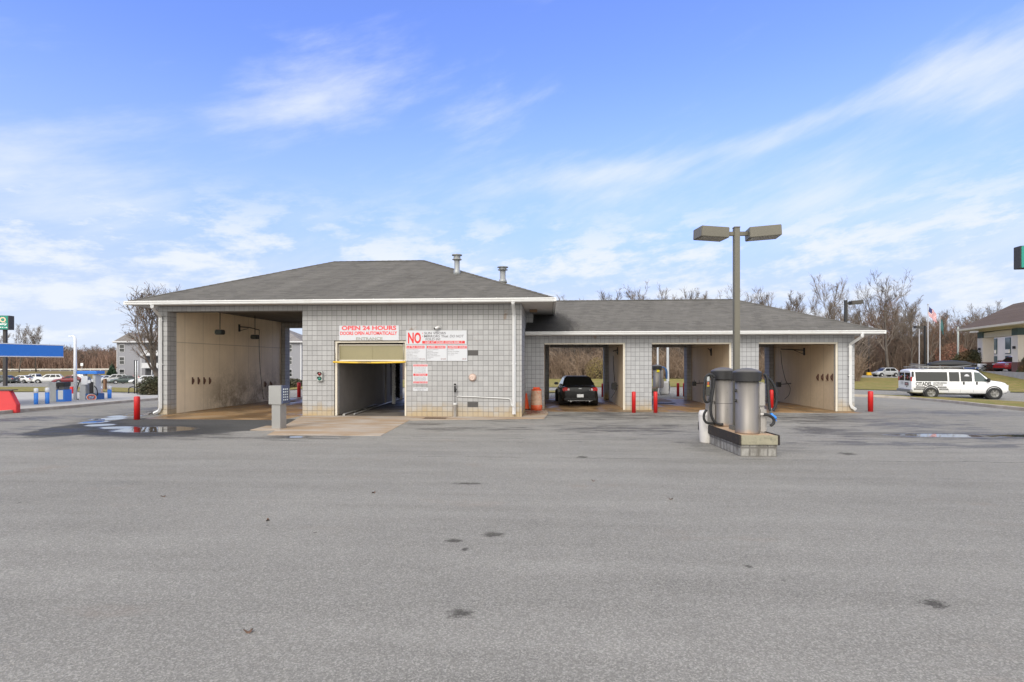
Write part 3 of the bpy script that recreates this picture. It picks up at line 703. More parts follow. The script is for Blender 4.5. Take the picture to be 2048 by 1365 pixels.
# soffit lamp and vents
g = MB(); q = Vector((XY(1067, 23.4), 23.4, ZSO-.03)); g.box(q.x-.17, q.x+.17, q.y-.17, q.y+.17, q.z-.11, q.z, None)
part('soffit_lamp', g, pbr('brown_lamp', (.20, .12, .06), .5), bevel=.02)
for (px, py) in ((945.5, 706), (945.5, 809.5)):
    g = MB(); z = ZY(py, XY(px, Y0), Y0); x = XY(px, Y0); g.box(x-.215, x+.215, Y0-.006, Y0+.01, z-.105, z+.105)
    for k in range(20): g.box(x-.2+k*.0205, x-.19+k*.0205, Y0-.012, Y0-.006, z-.09, z+.09)
    part('wall_grille', g, pbr('grey_grille', (.075, .07, .068), .6))
# entrance door of the tunnel
g = MB(); g.box(XD+.02, XD+.10, Y0+.06, Y0+.16, .01, ZD-.002); g.box(XE-.08, XE-.01, Y0+.06, Y0+.16, .01, ZD-.002); g.box(XD+.10, XE-.08, Y0+.06, Y0+.16, ZD-.09, ZD-.002)
part('door_frame', g, M_TRIM)
zt, zb = ZD-.20, ZY(724, XD, Y0)+.02
g = MB(); yy = Y0+.2
g.box(XD+.10, XE-.08, yy, yy+.05, zt, zt+.05); g.box(XD+.10, XE-.08, yy, yy+.05, zb, zb+.06); g.box(XD+.10, XD+.14, yy, yy+.05, zb+.06, zt); g.box(XE-.12, XE-.08, yy, yy+.05, zb+.06, zt); 
dr = part('roller_door', g, M_TRIM, bevel=.006)
xm = (XD+XE)/2+.02
g = MB(); g.box(XD+.14, XE-.12, yy+.018, yy+.03, zb+.06, zt); g.box(xm-.02, xm+.02, yy+.006, yy+.017, zb+.06, zt)
part('door_panel', g, pbr('yellowed_plastic', (.24, .21, .115), .35, var=.12, vs=1.5), dr)
# ---------------------------------------------------------------- lettering
def text_mesh(s, bold=0., shear=0.):
    cu = bpy.data.curves.new('lettering', 'FONT'); cu.body = s; cu.offset = bold; cu.shear = shear; cu.fill_mode = 'FRONT'; cu.resolution_u = 3
    o = bpy.data.objects.new('lettering', cu); C.objects.link(o)
    bpy.context.view_layer.update()
    me = bpy.data.meshes.new_from_object(o.evaluated_get(bpy.context.evaluated_depsgraph_get()))
    V = [tuple(v.co) for v in me.vertices]; P = [tuple(p.vertices) for p in me.polygons]
    bpy.data.objects.remove(o); bpy.data.curves.remove(cu); bpy.data.meshes.remove(me)
    return V, P
def put_text(g, s, x0, x1, z0, z1, y, bold=0., shear=0., M=None):
    V, P = text_mesh(s, bold, shear)
    if not V: return
    ax, bx_ = min(v[0] for v in V), max(v[0] for v in V); az, bz = min(v[1] for v in V), max(v[1] for v in V)
    b = len(g.v)
    for v in V:
        q = Vector((x0+(v[0]-ax)/(bx_-ax)*(x1-x0), y, z0+(v[1]-az)/(bz-az)*(z1-z0)))
        g.v.append(tuple(M @ q) if M is not None else tuple(q))
    for p in P: g.face([b+i for i in p])
M_SIGN = pbr('white_sign_board', (.50, .51, .535), .45, var=.05, vs=2, dirt=(.55, .53, .5, .25))
M_SRED = pbr('sign_red', (.58, .02, .02), .5, var=.06); M_SREDF = pbr('faded_red', (.62, .07, .08), .5, var=.12)
M_SGREY = pbr('faded_grey', (.27, .26, .23), .6); M_SBLK = pbr('sign_black', (.08, .07, .075), .5); M_SMAR = pbr('sign_maroon', (.22, .06, .06), .5)
def bx_sign(name, label, px0, px1, py0, py1, mat=None, th=.03, frame=None):
    x0, x1 = XY(px0, Y0), XY(px1, Y0); xm = (x0+x1)/2
    z1, z0 = ZY(py0, xm, Y0), ZY(py1, xm, Y0)
    t = thing(name, label, 'sign', (xm, Y0, z0))
    g = MB(); g.box(x0-xm, x1-xm, -th, -.002, 0, z1-z0); g.build('board', mat or M_SIGN, t, bevel=.004, seg=1)
    # local picture coordinates
    fx = lambda p: (p-px0)/(px1-px0)*(x1-x0)+x0-xm
    fz = lambda p: (py1-p)/(py1-py0)*(z1-z0)
    return t, fx, fz, -th-.003
def letters(t, rows, fx, fz, y, mat, name='lettering', bold=.012, shear=0.):
    for (s, a, b, c, d) in rows:
        g = MB(); put_text(g, s, fx(a), fx(b), fz(d), fz(c), y, bold, shear); g.build(name, mat, t)
def band(t, fx, fz, y, R_, mat, name='banner'):
    for (a, b, c, d) in R_:
        g = MB(); g.box(fx(a), fx(b), y+.0005, y+.0025, fz(d), fz(c)); g.build(name, mat, t)
t, fx, fz, y = bx_sign('hours_sign', 'white board with faded red OPEN 24 HOURS lettering over the tunnel entrance', 679, 798.2, 651.4, 681.3)
letters(t, [('OPEN 24 HOURS', 684, 793, 652.0, 661.0), ('DOORS OPEN AUTOMATICALLY', 681, 795, 663.4, 670.6)], fx, fz, y, M_SREDF, bold=.04)
letters(t, [('ENTRANCE', 713, 766, 675.0, 681.0)], fx, fz, y, M_SGREY, bold=.03)
t, fx, fz, y = bx_sign('warning_sign', 'large white board with a big red NO above the three price boards', 812.3, 934.2, 660.8, 689.4)
letters(t, [('NO', 816.3, 842.5, 665.2, 687.6)], fx, fz, y, M_SRED, bold=.035)
letters(t, [('SUN VISORS', 849, 892, 664.6, 669.2), ('MIRRORS That', 849, 897, 670.4, 675.4), ('FOLD IN!', 852, 881, 676.6, 681.4)], fx, fz, y, M_SBLK, bold=.012)
letters(t, [('DO NOT', 900, 928, 670.4, 675.6)], fx, fz, y, M_SBLK, bold=.004, shear=.25)
band(t, fx, fz, y, [(845, 930, 682.3, 687.7), (845, 846.6, 666, 667.6), (845, 846.6, 672.2, 673.8)], M_SRED)
letters(t, [('USE AT YOUR OWN RISK !!', 850.5, 925, 683.2, 686.8)], fx, fz, y-.003, M_SIGN, bold=.02, shear=.2)
band(t, fx, fz, y, [(813, 933.5, 661.3, 661.7), (813.0, 813.4, 661.7, 689), (933, 933.4, 661.7, 689)], M_SGREY, 'border')
PR = [('ULTRA WASH', 812.9, 852.4, ['Undercarriage Wash', 'Triple Foam Detergent', 'Rocker Panel Blast', 'Foam Bath', 'Soft Water Rinse', 'High Pressure Wash', 'Clear Coat Protectant', 'Spot Free Rinse & Dry'], '$12.00', 'white price board headed ULTRA WASH, the one with the longest list of services'),
      ('SUPER WASH', 853.2, 894.2, ['Undercarriage Wash', 'Foam Bath', 'Rocker Panel Blast', 'Soft Water Rinse', 'Clear Coat Protectant', 'Free Rinse', 'Dryers'], '$10.00', 'white price board headed SUPER WASH, between the ULTRA and EXPRESS boards'),
      ('EXPRESS WASH', 895, 935, ['Foam Bath', 'Rocker Panel Blast', 'Soft Water Rinse', 'Free Dryer'], '$8.00', 'white price board headed EXPRESS WASH beside a grey wall grille')]
for nm, a, b, L, pr, lab in PR:
    t, fx, fz, y = bx_sign('price_board', lab, a, b, 690.2, 722.4); t['group'] = 'price boards on the tall block'
    band(t, fx, fz, y, [(a+.9, b-3 if nm != 'EXPRESS WASH' else b-.8, 692.1, 697.4)], M_SRED)
    letters(t, [(nm, a+2.5, (b-4.5 if nm != 'EXPRESS WASH' else b-1.6), 693.1, 696.4)], fx, fz, y-.003, M_SIGN, bold=.02, shear=.15)
    dz_ = 3.0 if len(L) > 4 else 3.5
    letters(t, [(q, a+1.3, a+1.3+min(len(q)*1.25, b-a-4), 699.0+k*dz_, 700.7+k*dz_) for k, q in enumerate(L)], fx, fz, y, M_SBLK, bold=.0)
    letters(t, [(pr, b-(12 if len(pr) > 5 else 10), b-2, 717.2, 719.8)], fx, fz, y, M_SMAR, bold=.015)
t, fx, fz, y = bx_sign('instruction_sign', 'small upright white sign with red headings and wash instructions below the price boards', 826, 855.9, 728.6, 768.2, th=.015)
band(t, fx, fz, y, [(827, 855, 729.6, 733.2), (827, 855, 747.8, 752.2), (827, 855, 763.4, 767.0)], M_SRED)
letters(t, [('WASH INSTRUCTIONS', 828, 854, 730.2, 732.6), ('ATTENTION', 830, 852, 748.4, 751.6), ('USE AT YOUR OWN RISK', 828, 854, 764.0, 766.4)], fx, fz, y-.003, M_SIGN, bold=.015)
rows = []
for k, q in enumerate(['Pay at the machine', 'Pull forward slowly', 'Stop at the red light', 'Put car in park', 'Do not leave the car']): rows.append((q, 829, 852, 735.2+k*2.4, 736.8+k*2.4))
for k, q in enumerate(['No trucks or trailers', 'Remove antennas', 'Close all windows', 'Wait for the green light']): rows.append((q, 829, 852, 753.6+k*2.4, 755.2+k*2.4))
letters(t, rows, fx, fz, y, M_SBLK, bold=.0)
t, fx, fz, y = bx_sign('notice_sign', 'small wide white notice on the wall under the wash instructions', 826.3, 855.9, 775.6, 782.4, th=.012)
letters(t, [('NO HAND WASHING IN BAY', 829, 853, 776.6, 778.5), ('THANK YOU', 834, 848, 779.6, 781.3)], fx, fz, y, M_SBLK, bold=.0)
# ---------------------------------------------------------------- fixtures on the tall block
def wallp(px, py): X = XY(px, Y0); return Vector((X, Y0, ZY(py, X, Y0)))
q = wallp(641.5, 753); t = thing('signal_light', 'grey two lens signal box with red over green beside the tunnel entrance', 'traffic light', q)
g = MB(); g.box(-.105, .105, -.11, -.002, -.20, .20); g.build('housing', pbr('signal_grey', (.36, .37, .35), .55), t, bevel=.012)
for z, cc in ((.10, (.18, .012, .014)), (-.09, (.01, .16, .12))):
    g = MB(); g.lathe([(.078, -.112), (.07, -.135), (.03, -.15), (.003, -.153)], (0, 0, z), 20, ax='y'); l = g.build('lens', pbr('lens', cc, .2, coat=.5), t)
    g = MB()
    for k in range(9):
        a0 = math.pi*k/8-.0; a1 = math.pi*(k+1)/8
        if k < 8: g.quad((.085*math.cos(a0), -.112, z+.085*math.sin(a0)), (.085*math.cos(a1), -.112, z+.085*math.sin(a1)), (.085*math.cos(a1), -.19, z+.085*math.sin(a1)), (.085*math.cos(a0), -.19, z+.085*math.sin(a0)))
    g.build('visor', M_BLACK, t)
q = wallp(876, 657); t = thing('security_camera', 'small white bullet camera on the wall above the NO board', 'camera', q)
g = MB(); g.tube([(.08, -.01, .03), (.06, -.1, .02)], .02); g.lathe([(.04, -.001), (.04, -.012)], (.08, 0, .03), 14, ax='y'); g.build('bracket', M_WHITE, t)
g = MB(); g.tube([(.09, -.07, .06), (-.09, -.17, -.02)], .05, 14); g.build('body', M_WHITE, t)
g = MB(); g.tube([(-.085, -.168, -.018), (-.115, -.185, -.03)], .043, 14); g.build('lens', M_BLACK, t)
q = wallp(945.3, 755.5); t = thing('alarm_bell', 'round pale pink alarm bell on the block wall right of the instructions', 'bell', q)
g = MB(); g.lathe([(.15, -.002), (.155, -.03), (.14, -.05)], (0,0,0), 24, ax='y'); g.build('mount', pbr('bell_back', (.42, .30, .25), .6), t)
g = MB(); g.lathe([(.125, -.052), (.125, -.09), (.105, -.115), (.06, -.125), (.055, -.118), (.02, -.118), (.018, -.14), (.003, -.142)], (0,0,0), 24, ax='y'); g.build('gong', pbr('bell_pink', (.52, .40, .34), .45), t)
q = wallp(911, 834); t = thing('standpipe', 'white capped pipe stub with a black tap on a thin rod against the block wall', 'tap', (q.x, Y0-.12, .018))
g = MB(); g.lathe([(.055, 0), (.055, .46), (.066, .46), (.066, .52), (.05, .53)], (0,0,0), 16); g.build('pipe', M_WHITE, t)
g = MB(); g.tube([(0, 0, .53), (0, 0, .98)], .012); g.build('rod', M_BLACK, t)
g = MB(); g.tube([(0, 0, .96), (.01, 0, 1.06), (-.005, 0, 1.16), (0, 0, 1.22)], [.03, .05, .035, .03], 10); g.tube([(0, 0, 1.05), (.08, -.03, 1.09)], .022); g.lathe([(.01, 0), (.05, .01), (.05, .05), (.02, .07)], (0, 0, 1.24), 12); g.build('tap', M_BLACK, t)
g = MB(); P = [wallp(914, 793), wallp(950, 794), wallp(1000, 796.5), wallp(1018, 797.5), wallp(1022, 800), wallp(1023, 808), wallp(1025, 812), wallp(1031, 813)]
for p in P: p.y = Y0-.045
P[-2].y = P[-1].y = Y0-.15
g.tube(P, .018, 8)
tag(g.build('conduit', M_WHITE), 'thin white conduit running from the tap along the block wall to the downspout', 'pipe')
# yellow clearance bar on two chains
x0, x1 = XY(666.5, Y0-.1), XY(811.5, Y0-.1); zb_ = ZY(724.5, x0, Y0)
t = thing('clearance_bar', 'yellow clearance bar hanging across the tunnel entrance', 'barrier', ((x0+x1)/2, Y0-.12, zb_))
hw = (x1-x0)/2
g = MB(); g.tube([(-hw+(2*hw)*i/10, 0, -.028*math.sin(math.pi*i/10)) for i in range(11)], .037, 14); g.build('bar', pbr('yellow_paint', (.62, .40, .03), .45, var=.12), t)
g = MB()
for sx in (-1, 1): g.tube([(sx*(hw-.1), 0, .03), (sx*(hw-.1), .05, 3.0-zb_)], .009, 6)
g.build('chain', M_STEEL, t)
g = MB(); put_text(g, 'CLEARANCE 7 FT', -.45, .1, -.052, .0, -.05, .0); g.build('lettering', M_SBLK, t)
# tunnel machinery
t = thing('wash_gantry', 'white perforated upright of the wash machine with a black brush near the tunnel exit', 'wash machine', (0,0,0))
y = 27.2; x0, x1 = XY(784, y), XY(790.5, y)
g = MB(); g.box(x0, x1, y, y+.12, .0, 2.35); g.build('upright', pbr('machine_white', (.75, .75, .74), .4), t, bevel=.01)
g = MB()
for k in range(16): 
    for cx in (.3, .7): X = x0+(x1-x0)*cx; g.lathe([(.012, -.0), (.012, -.003)], (X, y, .25+k*.12+(.06 if cx > .5 else 0)), 6, ax='y')
g.build('bolt_hole', M_BLACK, t)['kind'] = 'stuff'
g = MB(); r0 = random.Random(4); xb = XY(793.5, y)
g.lathe([(.07, .35), (.08, 2.3)], (xb+.02, y+.05, 0), 14)
for k in range(260):
    a = r0.random()*6.283; z = r0.uniform(.35, 2.3); l = r0.uniform(.03, .07)
    g.tube([(xb+.02+.07*math.cos(a), y+.05+.07*math.sin(a), z), (xb+.02+(.07+l)*math.cos(a), y+.05+(.07+l)*math.sin(a), z-.06)], .012, 4, cap=False)
g.build('brush', pbr('black_brush', (.012, .012, .014), .8), t)
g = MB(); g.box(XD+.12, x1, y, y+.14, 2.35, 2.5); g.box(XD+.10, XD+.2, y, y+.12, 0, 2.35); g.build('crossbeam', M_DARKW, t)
g = MB(); x0 = XY(757, 28.6); x1 = XY(783, 28.6); g.box(x0, x1, 28.6, 28.7, .35, 2.5); g.build('splash_panel', pbr('grey_panel', (.17, .16, .15), .6, dirt=(.05, .05, .05, .8)), t)
g = MB(); x0 = XY(765, 28.5); g.box(x0, x0+.45, 28.5, 28.6, 1.9, 2.3); g.tube([(x0+.2, 28.5, 1.9), (x0+.25, 28.45, 1.75), (x0+.35, 28.5, 1.7)], .05); g.box(x0-.05, x0+.42, 28.52, 28.6, 1.2, 1.42); g.build('motor', M_BLACK, t)
t = thing('guide_rail', 'pair of pale steel guide rails along the tunnel floor', 'rail', (0,0,0))
g = MB(); a = gp(688, 832); b = gp(803, 797)
g.tube([(a.x, a.y, .06), (b.x-.2, b.y, .06)], .03, 8); g.tube([(a.x+.35, a.y+.2, .05), (b.x+.15, b.y, .05)], .03, 8)
for k in range(8): 
    p = Vector((a.x, a.y, 0)).lerp(Vector((b.x-.2, b.y, 0)), k/7); g.box(p.x-.05, p.x+.05, p.y-.03, p.y+.03, .004, .05)
g.build('rail', M_STEEL, t)
g = MB(); p = gp(764, 807); p2_ = gp(800, 797.5); g.box(-.1, .1, 0, (p2_-p).length, .05, .14, Matrix.Translation((p.x, p.y, 0)) @ Matrix.Rotation(-math.atan2(p2_.x-p.x, p2_.y-p.y), 4, 'Z')); g.build('guard', M_WHITE, t)
# ---------------------------------------------------------------- fixtures inside the bays
def onwall(px, py, X): Y = YX(px, X); return Vector((X, Y, ZY(py, X, Y)))
XL = XB+.0
for px, py, lab in ((440, 664.5, 'black lamp box hanging on a rod in the left bay, nearer the entrance'), (510, 674, 'black lamp box hanging on a rod in the left bay, below the boom arm')):
    p = onwall(px, py, XL+.9); t = thing('hanging_lamp', lab, 'lamp', p, 0, 'lamps hanging in the left bay')
    g = MB(); g.tube([(0, 0, .12), (0, 0, 4.78-p.z)], .018, 8); g.build('rod', M_BLACK, t)
    g = MB(); g.box(-.17, .17, -.14, .14, -.12, .10); g.build('housing', M_BLACK, t, bevel=.03)
    g = MB(); g.box(-.15, .15, -.16, -.142, -.09, .06); g.build('glass', pbr('lamp_glass', (.04, .05, .045), .15), t, bevel=.005)
M_RUST = pbr('rusty_clamp', (.10, .05, .035), .7, var=.3)
def clamp(px, py, X, sx, lab, grp):
    p = onwall(px, py, X); t = thing('mat_clamp', lab, 'mat clamp', p, 0, grp)
    g = MB(); g.box(0, sx*.03, -.035, .035, -.16, .16); g.build('plate', M_RUST, t, bevel=.004, seg=1)
    g = MB(); g.tube([(sx*.03, 0, .1), (sx*.10, -.04, .05), (sx*.11, -.05, -.02), (sx*.05, -.02, -.12)], [.02, .028, .028, .018], 8); g.build('jaw', M_RUST, t)
for px in (384.5, 396, 407.5, 418.5): clamp(px, 762, XL, 1, 'rusty mat clamp in a row of four low on the left bay wall', 'four mat clamps on the left bay wall')
for px in (529.5, 541): clamp(px, 769, XL, 1, 'small dark mat clamp of the pair at the far end of the left bay wall', 'pair of mat clamps at the far end of the left bay wall')
for px in (1637, 1646.5, 1656.5, 1665.5): clamp(px, 755, bx[5], -1, 'dark mat clamp in a row of four on the wall of the rightmost bay', 'four mat clamps on the wall of the rightmost bay')
def boom(P, wall, lab, hose):
    w0 = P[0]; t = thing('spray_boom', lab, 'spray boom', w0, 0, 'spray booms over the wash bays')
    L = [p-w0 for p in P]
    sx = 1 if L[-1].x > 0 else -1
    g = MB(); g.box(0, sx*.04, -.06, .06, -.25, .12); g.tube([Vector((sx*.03, 0, -.2))]+[L[-1]*.45+Vector((0,0,-.02))], .014, 6); g.build('bracket', M_BLACK, t)
    g = MB(); g.tube(L, .024, 8); g.build('arm', M_BLACK, t)
    g = MB(); g.tube([p-w0 for p in hose], .014, 6); g.build('hose', M_BLACK, t)
def catm(P, n=8):
    P = [Vector(p) for p in P]; Q = [P[0]*2-P[1]]+P+[P[-1]*2-P[-2]]; out = []
    for i in range(1, len(Q)-2):
        for k in range(n):
            t = k/n; a, b, c, d = Q[i-1], Q[i], Q[i+1], Q[i+2]
            out.append(.5*((2*b)+(c-a)*t+(2*a-5*b+4*c-d)*t*t+(3*b-a-3*c+d)*t**3))
    out.append(P[-1]); return out
w0 = onwall(478, 654, XL); e = onwall(518, 660, XL); e = Vector((XL+.6, e.y-1.6, w0.z+.0)); 
ex = at(518.5, 660.5, dep(XL+.7, w0.y+1.2))
boom([w0, w0.lerp(ex, .5)+Vector((0,0,.05)), ex], XL, 'black spray boom arm with hanging hose on the tan wall of the tall left bay', catm([ex, at(518.5, 700, dep(ex.x, ex.y)), at(521, 745, dep(ex.x, ex.y)+.1), at(527, 799, dep(ex.x, ex.y)+.2)]))
for (wp, ep, hp, X, lab) in (((1236, 700), (1226, 703), [(1226.3, 712), (1227.5, 740), (1230, 768), (1231, 782), (1223, 796)], bx[1], 'black spray boom with hose on the wall of the bay with the black car'),
                         ((1423, 702), (1437.5, 697.5), [(1437.5, 700), (1436, 725), (1434, 738), (1432, 775)], bx[3], 'black spray boom with hose on the wall of the middle low bay'),
                         ((1609, 701), (1561.5, 698.5), [(1561.5, 702), (1564, 730), (1571, 760), (1580, 775), (1578, 790), (1569, 799)], bx[5], 'long black spray boom with looping hose on the wall of the rightmost bay')):
    w0 = onwall(*wp, X); d = dep(w0.x, w0.y); ex = at(*ep, d-.1); ex.x = min(ex.x, X-.2)
    boom([w0, w0.lerp(ex, .5), ex], X, lab, catm([at(a, b, d-.05-.0*i) for i, (a, b) in enumerate(hp)]))
for (px, py, bxp, X, lab, sz) in ((1236, 771, 1228, bx[1], 'black brush holder box on the wall beside the black car', .13), (1408, 766, 1388.5, bx[3], 'black brush holder on a bar in the middle low bay', .09), (1582, 767.5, 1557.5, bx[5], 'black brush holder on a bar in the rightmost bay', .10)):
    w0 = onwall(px, py, X); d = dep(w0.x, w0.y); e = at(bxp, py+2, d)
    t = thing('brush_holder', lab, 'brush holder', w0, 0, 'brush holders in the wash bays')
    g = MB(); g.tube([(0, 0, 0), e-w0], .02, 8); g.tube([(-.25, 0, -.05), (-.25, 0, .14)], .01, 6); g.tube([(-.5, 0, -.02), (-.5, 0, .16)], .01, 6); g.build('bar', M_BLACK, t)
    q = e-w0; g = MB(); g.box(q.x-sz, q.x+sz, q.y-.1, q.y+.1, q.z-sz*1.3, q.z+sz*1.3); g.build('box', M_BLACK, t, bevel=.02)
# ---------------------------------------------------------------- bollards, cone, barrel
def bollard(px, pyb, h, r, lab, grp='red steel bollards', dd=None):
    p = gp(px, pyb); d = dep(p.x, p.y)
    t = thing('bollard', lab, 'bollard', p, 0, grp)
    g = MB(); g.lathe([(r, 0), (r, h-r*.35), (r*.9, h-r*.12), (r*.55, h), (.004, h+.006)], (0,0,0), 20); g.build('post', M_RED, t)
bollard(274, 840, .88, .10, 'red bollard standing on dark asphalt left of the tall block')
bollard(1267.5, 826, .91, .085, 'red bollard before the block pier, nearer the black car')
bollard(1311, 826, .91, .085, 'red bollard before the block pier, on its right beside the middle bay opening')
bollard(1741, 824, .90, .105, 'red bollard at the right end of the low wing')
bollard(598, 795, .93, .11, 'red bollard seen through the tall left bay')
bollard(1205.5, 794.5, .85, .085, 'red bollard behind the bay with the black car')
bollard(1356, 793.5, .86, .085, 'red bollard behind the middle bay, beside the rear vacuums')
bollard(1368.5, 793.5, .86, .085, 'red bollard half hidden behind the rear wall of the middle bay')
bollard(1543, 820, .91, .085, 'red bollard half hidden behind the hoses of the right vacuum')
M_ORG = pbr('orange_plastic', (.80, .085, .012), .45, var=.08)
M_ORGW = pbr('faded_band', (.55, .36, .25), .6, var=.25, vs=5, dirt=(.55, .12, .04, .8))
p = gp(1052.5, 820.5); p.y = YR-.22; p.z = .02; t = thing('traffic_cone', 'bright orange traffic cone against the block wall', 'cone', p)
g = MB(); g.box(-.145, .145, -.145, .145, 0, .03); g.build('base', pbr('black_rubber', (.03, .03, .03), .7), t, bevel=.01)
t.scale = (1.2, 1.2, 1.05)
g = MB(); g.lathe([(.135, .03), (.122, .05), (.024, .70), (.018, .71)], (0,0,0), 22); g.build('shell', M_ORG, t)
p = gp(1073, 822); p.z = .02; t = thing('traffic_barrel', 'weathered orange and white traffic barrel next to the cone', 'barrel', p)
H_ = 1.0; r = .255
g = MB(); g.lathe([(r*1.02, 0), (r*1.02, .22), (r*.98, .24)], (0,0,0), 26); g.build('foot', pbr('worn_orange_foot', (.66, .10, .03), .55, var=.2, vs=3, dirt=(.5, .3, .2, .5)), t)
g = MB(); g.lathe([(r*.92, .88), (r*.88, .93), (r*.80, .95), (r*.78, .92), (.01, .92)], (0,0,0), 26, cap=False); g.build('shell', pbr('worn_orange', (.66, .10, .03), .55, var=.2, vs=3, dirt=(.5, .3, .2, .5)), t)
g = MB(); g.lathe([(r*.98, .24), (r*.98, .40), (r*.955, .42), (r*.955, .44), (r*.97, .46), (r*.95, .62), (r*.93, .64), (r*.93, .66), (r*.945, .68), (r*.92, .86), (r*.92, .88)], (0,0,0), 26, cap=False); g.build('reflective_band', M_ORGW, t)
g = MB(); g.box(-.15, .15, -.02, .02, .92, 1.03); g.box(-.05, .05, -.022, .022, .95, 1.0); g.build('handle', M_ORG, t, bevel=.008)
rl = random.Random(9); g = MB()
for k in range(420):
    px = rl.gauss(1066, 10); py = rl.gauss(826, 2.6)
    p = gp(px, py); 
    if p.x < XF+.05 or p.y > YR-.05: continue
    a = rl.random()*6.28; sz = rl.uniform(.015, .045); z = .02+rl.random()*.02
    g.quad((p.x+sz*math.cos(a), p.y+sz*math.sin(a), z), (p.x-sz*.5*math.sin(a), p.y+sz*.5*math.cos(a), z+.012), (p.x-sz*math.cos(a), p.y-sz*math.sin(a), z+.004), (p.x+sz*.5*math.sin(a), p.y-sz*.5*math.cos(a), z))
tag(g.build('leaf_debris', pbr('red_brown_leaves', (.22, .075, .05), .8, var=.4, vs=20)), 'reddish leaf litter gathered on the walk below the cone', 'debris', kind='stuff')
M_LEAF = pbr('dry_leaf', (.12, .07, .045), .8, var=.3, vs=20)
for k, (px, py, lab) in enumerate(((1187, 963, 'dry brown leaf on the asphalt between the island and the car lane'), (748, 987, 'dry brown leaf on the asphalt out before the apron'), (1341, 1000, 'pale brown leaf on the asphalt below the vacuum island'), (327, 994, 'dry leaf on the asphalt at the lower left before the puddle'), (536, 1042, 'dark curled leaf on the open asphalt, left of the oil spots'), (497, 1266, 'dark leaf on the asphalt closest to the camera'))):
    p = gp(px, py); g = MB(); n_ = 9; b = []
    for i in range(n_):
        a = 2*math.pi*i/n_; rr = .036*(1+.35*math.sin(3*a+k)); b.append((rr*math.cos(a), rr*.7*math.sin(a), .012+.018*math.cos(2*a)))
    g.v = b+[(0,0,.006)]+[(q[0], q[1], q[2]-.003) for q in b]
    for i in range(n_): g.face((i, (i+1) % n_, n_), True)
    tag(g.build('dry_leaf', M_LEAF, loc=(p.x, p.y, p.z), rot=(0, 0, k*1.3)), lab, 'leaf', 'fallen leaves on the asphalt')
# ---------------------------------------------------------------- pay station
p = gp(560, 858); t = thing('pay_station', 'stainless steel pay station on a square post before the tunnel', 'pay station', p, R(-11))
M_STN = pbr('brushed_stainless', (.36, .355, .34), .42, metal=.6, var=.08, vs=3)
g = MB(); g.box(-.20, .13, -.15, .15, 0, .80); g.build('post', M_STN, t, bevel=.006)
g = MB(); g.box(-.28, .20, -.20, .18, .80, 1.41); g.build('cabinet', M_STN, t, bevel=.01)
g = MB(); g.prism([(.202, .82), (.26, .84), (.24, 1.42), (.202, 1.42)], -.19, .17, 'y'); g.build('control_panel', pbr('panel_blue', (.06, .075, .13), .4), t, bevel=.004)
g = MB()
for i in range(5):
    for j in range(3): z = .93+i*.085; g.box(.240, .263, -.16+.085*j, -.12+.085*j, z, z+.045)
g.build('key', pbr('panel_white', (.6, .65, .66), .4), t)
g = MB(); g.box(.243, .266, .11, .15, .95, 1.3); g.build('card_slot', M_STN, t)
p = gp(541, 859); 
slab('concrete_pad', [tuple(gp(*q)[:2]) for q in ((500, 861.5), (560, 861.5), (577, 853.5), (532, 853.5))], -.05, .02, M_PAD)
# ---------------------------------------------------------------- vacuum island
M_ISL = blockmat('island_block', 0, 0, bw=.205, base=(.29, .28, .26), stain=False, j0=.40)
def dirty_island():
    m = M_ISL; n = NT(m.node_tree); p = m.node_tree.nodes['Principled BSDF']; old = p.inputs['Base Color'].links[0].from_socket
    co = n.n('ShaderNodeTexCoord').outputs['Object']; x, y, z = n.xyz(co)
    d = n.m('MULTIPLY', n.ramp(n.noise(n.mapping(co, scale=(1, 1, .5)), 4.0, 6, .7), .40, .66), .85)
    c = n.mix(d, old, (.13, .12, .105)); c = n.mix(n.m('MULTIPLY', n.ramp(n.noise(n.mapping(co, scale=(1.6, 1.6, .5), loc=(3, 1, 0)), 3.0, 6, .7), .56, .66), .8), c, (.06, .025, .02))
    n.set(p.inputs['Base Color'], c)
dirty_island()
M_WOODD = pbr('dark_timber', (.022, .018, .016), .7, var=.4, vs=6, dirt=(.06, .035, .02, .6), bump=.4, bs=20)  # side boards coloured much darker than the end boards
M_WOODL = pbr('weathered_timber', (.27, .25, .18), .8, var=.3, vs=5, dirt=(.16, .15, .11, .7), bump=.4, bs=20)
M_WOODT = pbr('rust_stained_top', (.45, .32, .20), .8, var=.25, vs=3, dirt=(.36, .15, .05, .8))
def gradsteel(name):
    m, n, p = newmat(name)
    co = n.n('ShaderNodeTexCoord').outputs['Object']; x, y, z = n.xyz(co)
    s1 = n.noise(n.mapping(co, scale=(1, 1, .03)), 26, 4, .6); s2 = n.noise(n.mapping(co, scale=(1, 1, .25)), 5, 5, .6)
    k = n.m('ADD', .62, n.m('ADD', n.m('MULTIPLY', s1, .45), n.m('MULTIPLY', s2, .25)))
    c = n.mix(1.0, (.215, .198, .18, 1), n.comb(k, k, k), 'MULTIPLY')
    r = n.m('MULTIPLY', n.ramp(n.m('ADD', z, n.m('MULTIPLY', s2, .25)), .24, .08), .5)
    c = n.mix(r, c, (.38, .21, .10))
    n.set(p.inputs['Base Color'], c); p.inputs['Metallic'].default_value = .55
    n.set(p.inputs['Roughness'], n.m('ADD', .40, n.m('MULTIPLY', s1, .22))); return m
M_VAC = gradsteel('brushed_vacuum_steel'); M_VAC2 = pbr('grey_canister', (.36, .34, .32), .45, metal=.5, var=.15, vs=3)
M_LID = pbr('black_dome_lid', (.022, .021, .021), .42, var=.2, vs=3); M_LIDT = pbr('grey_lid_top', (.10, .095, .095), .6, var=.2)  # lid top set lighter and greyer than the black band
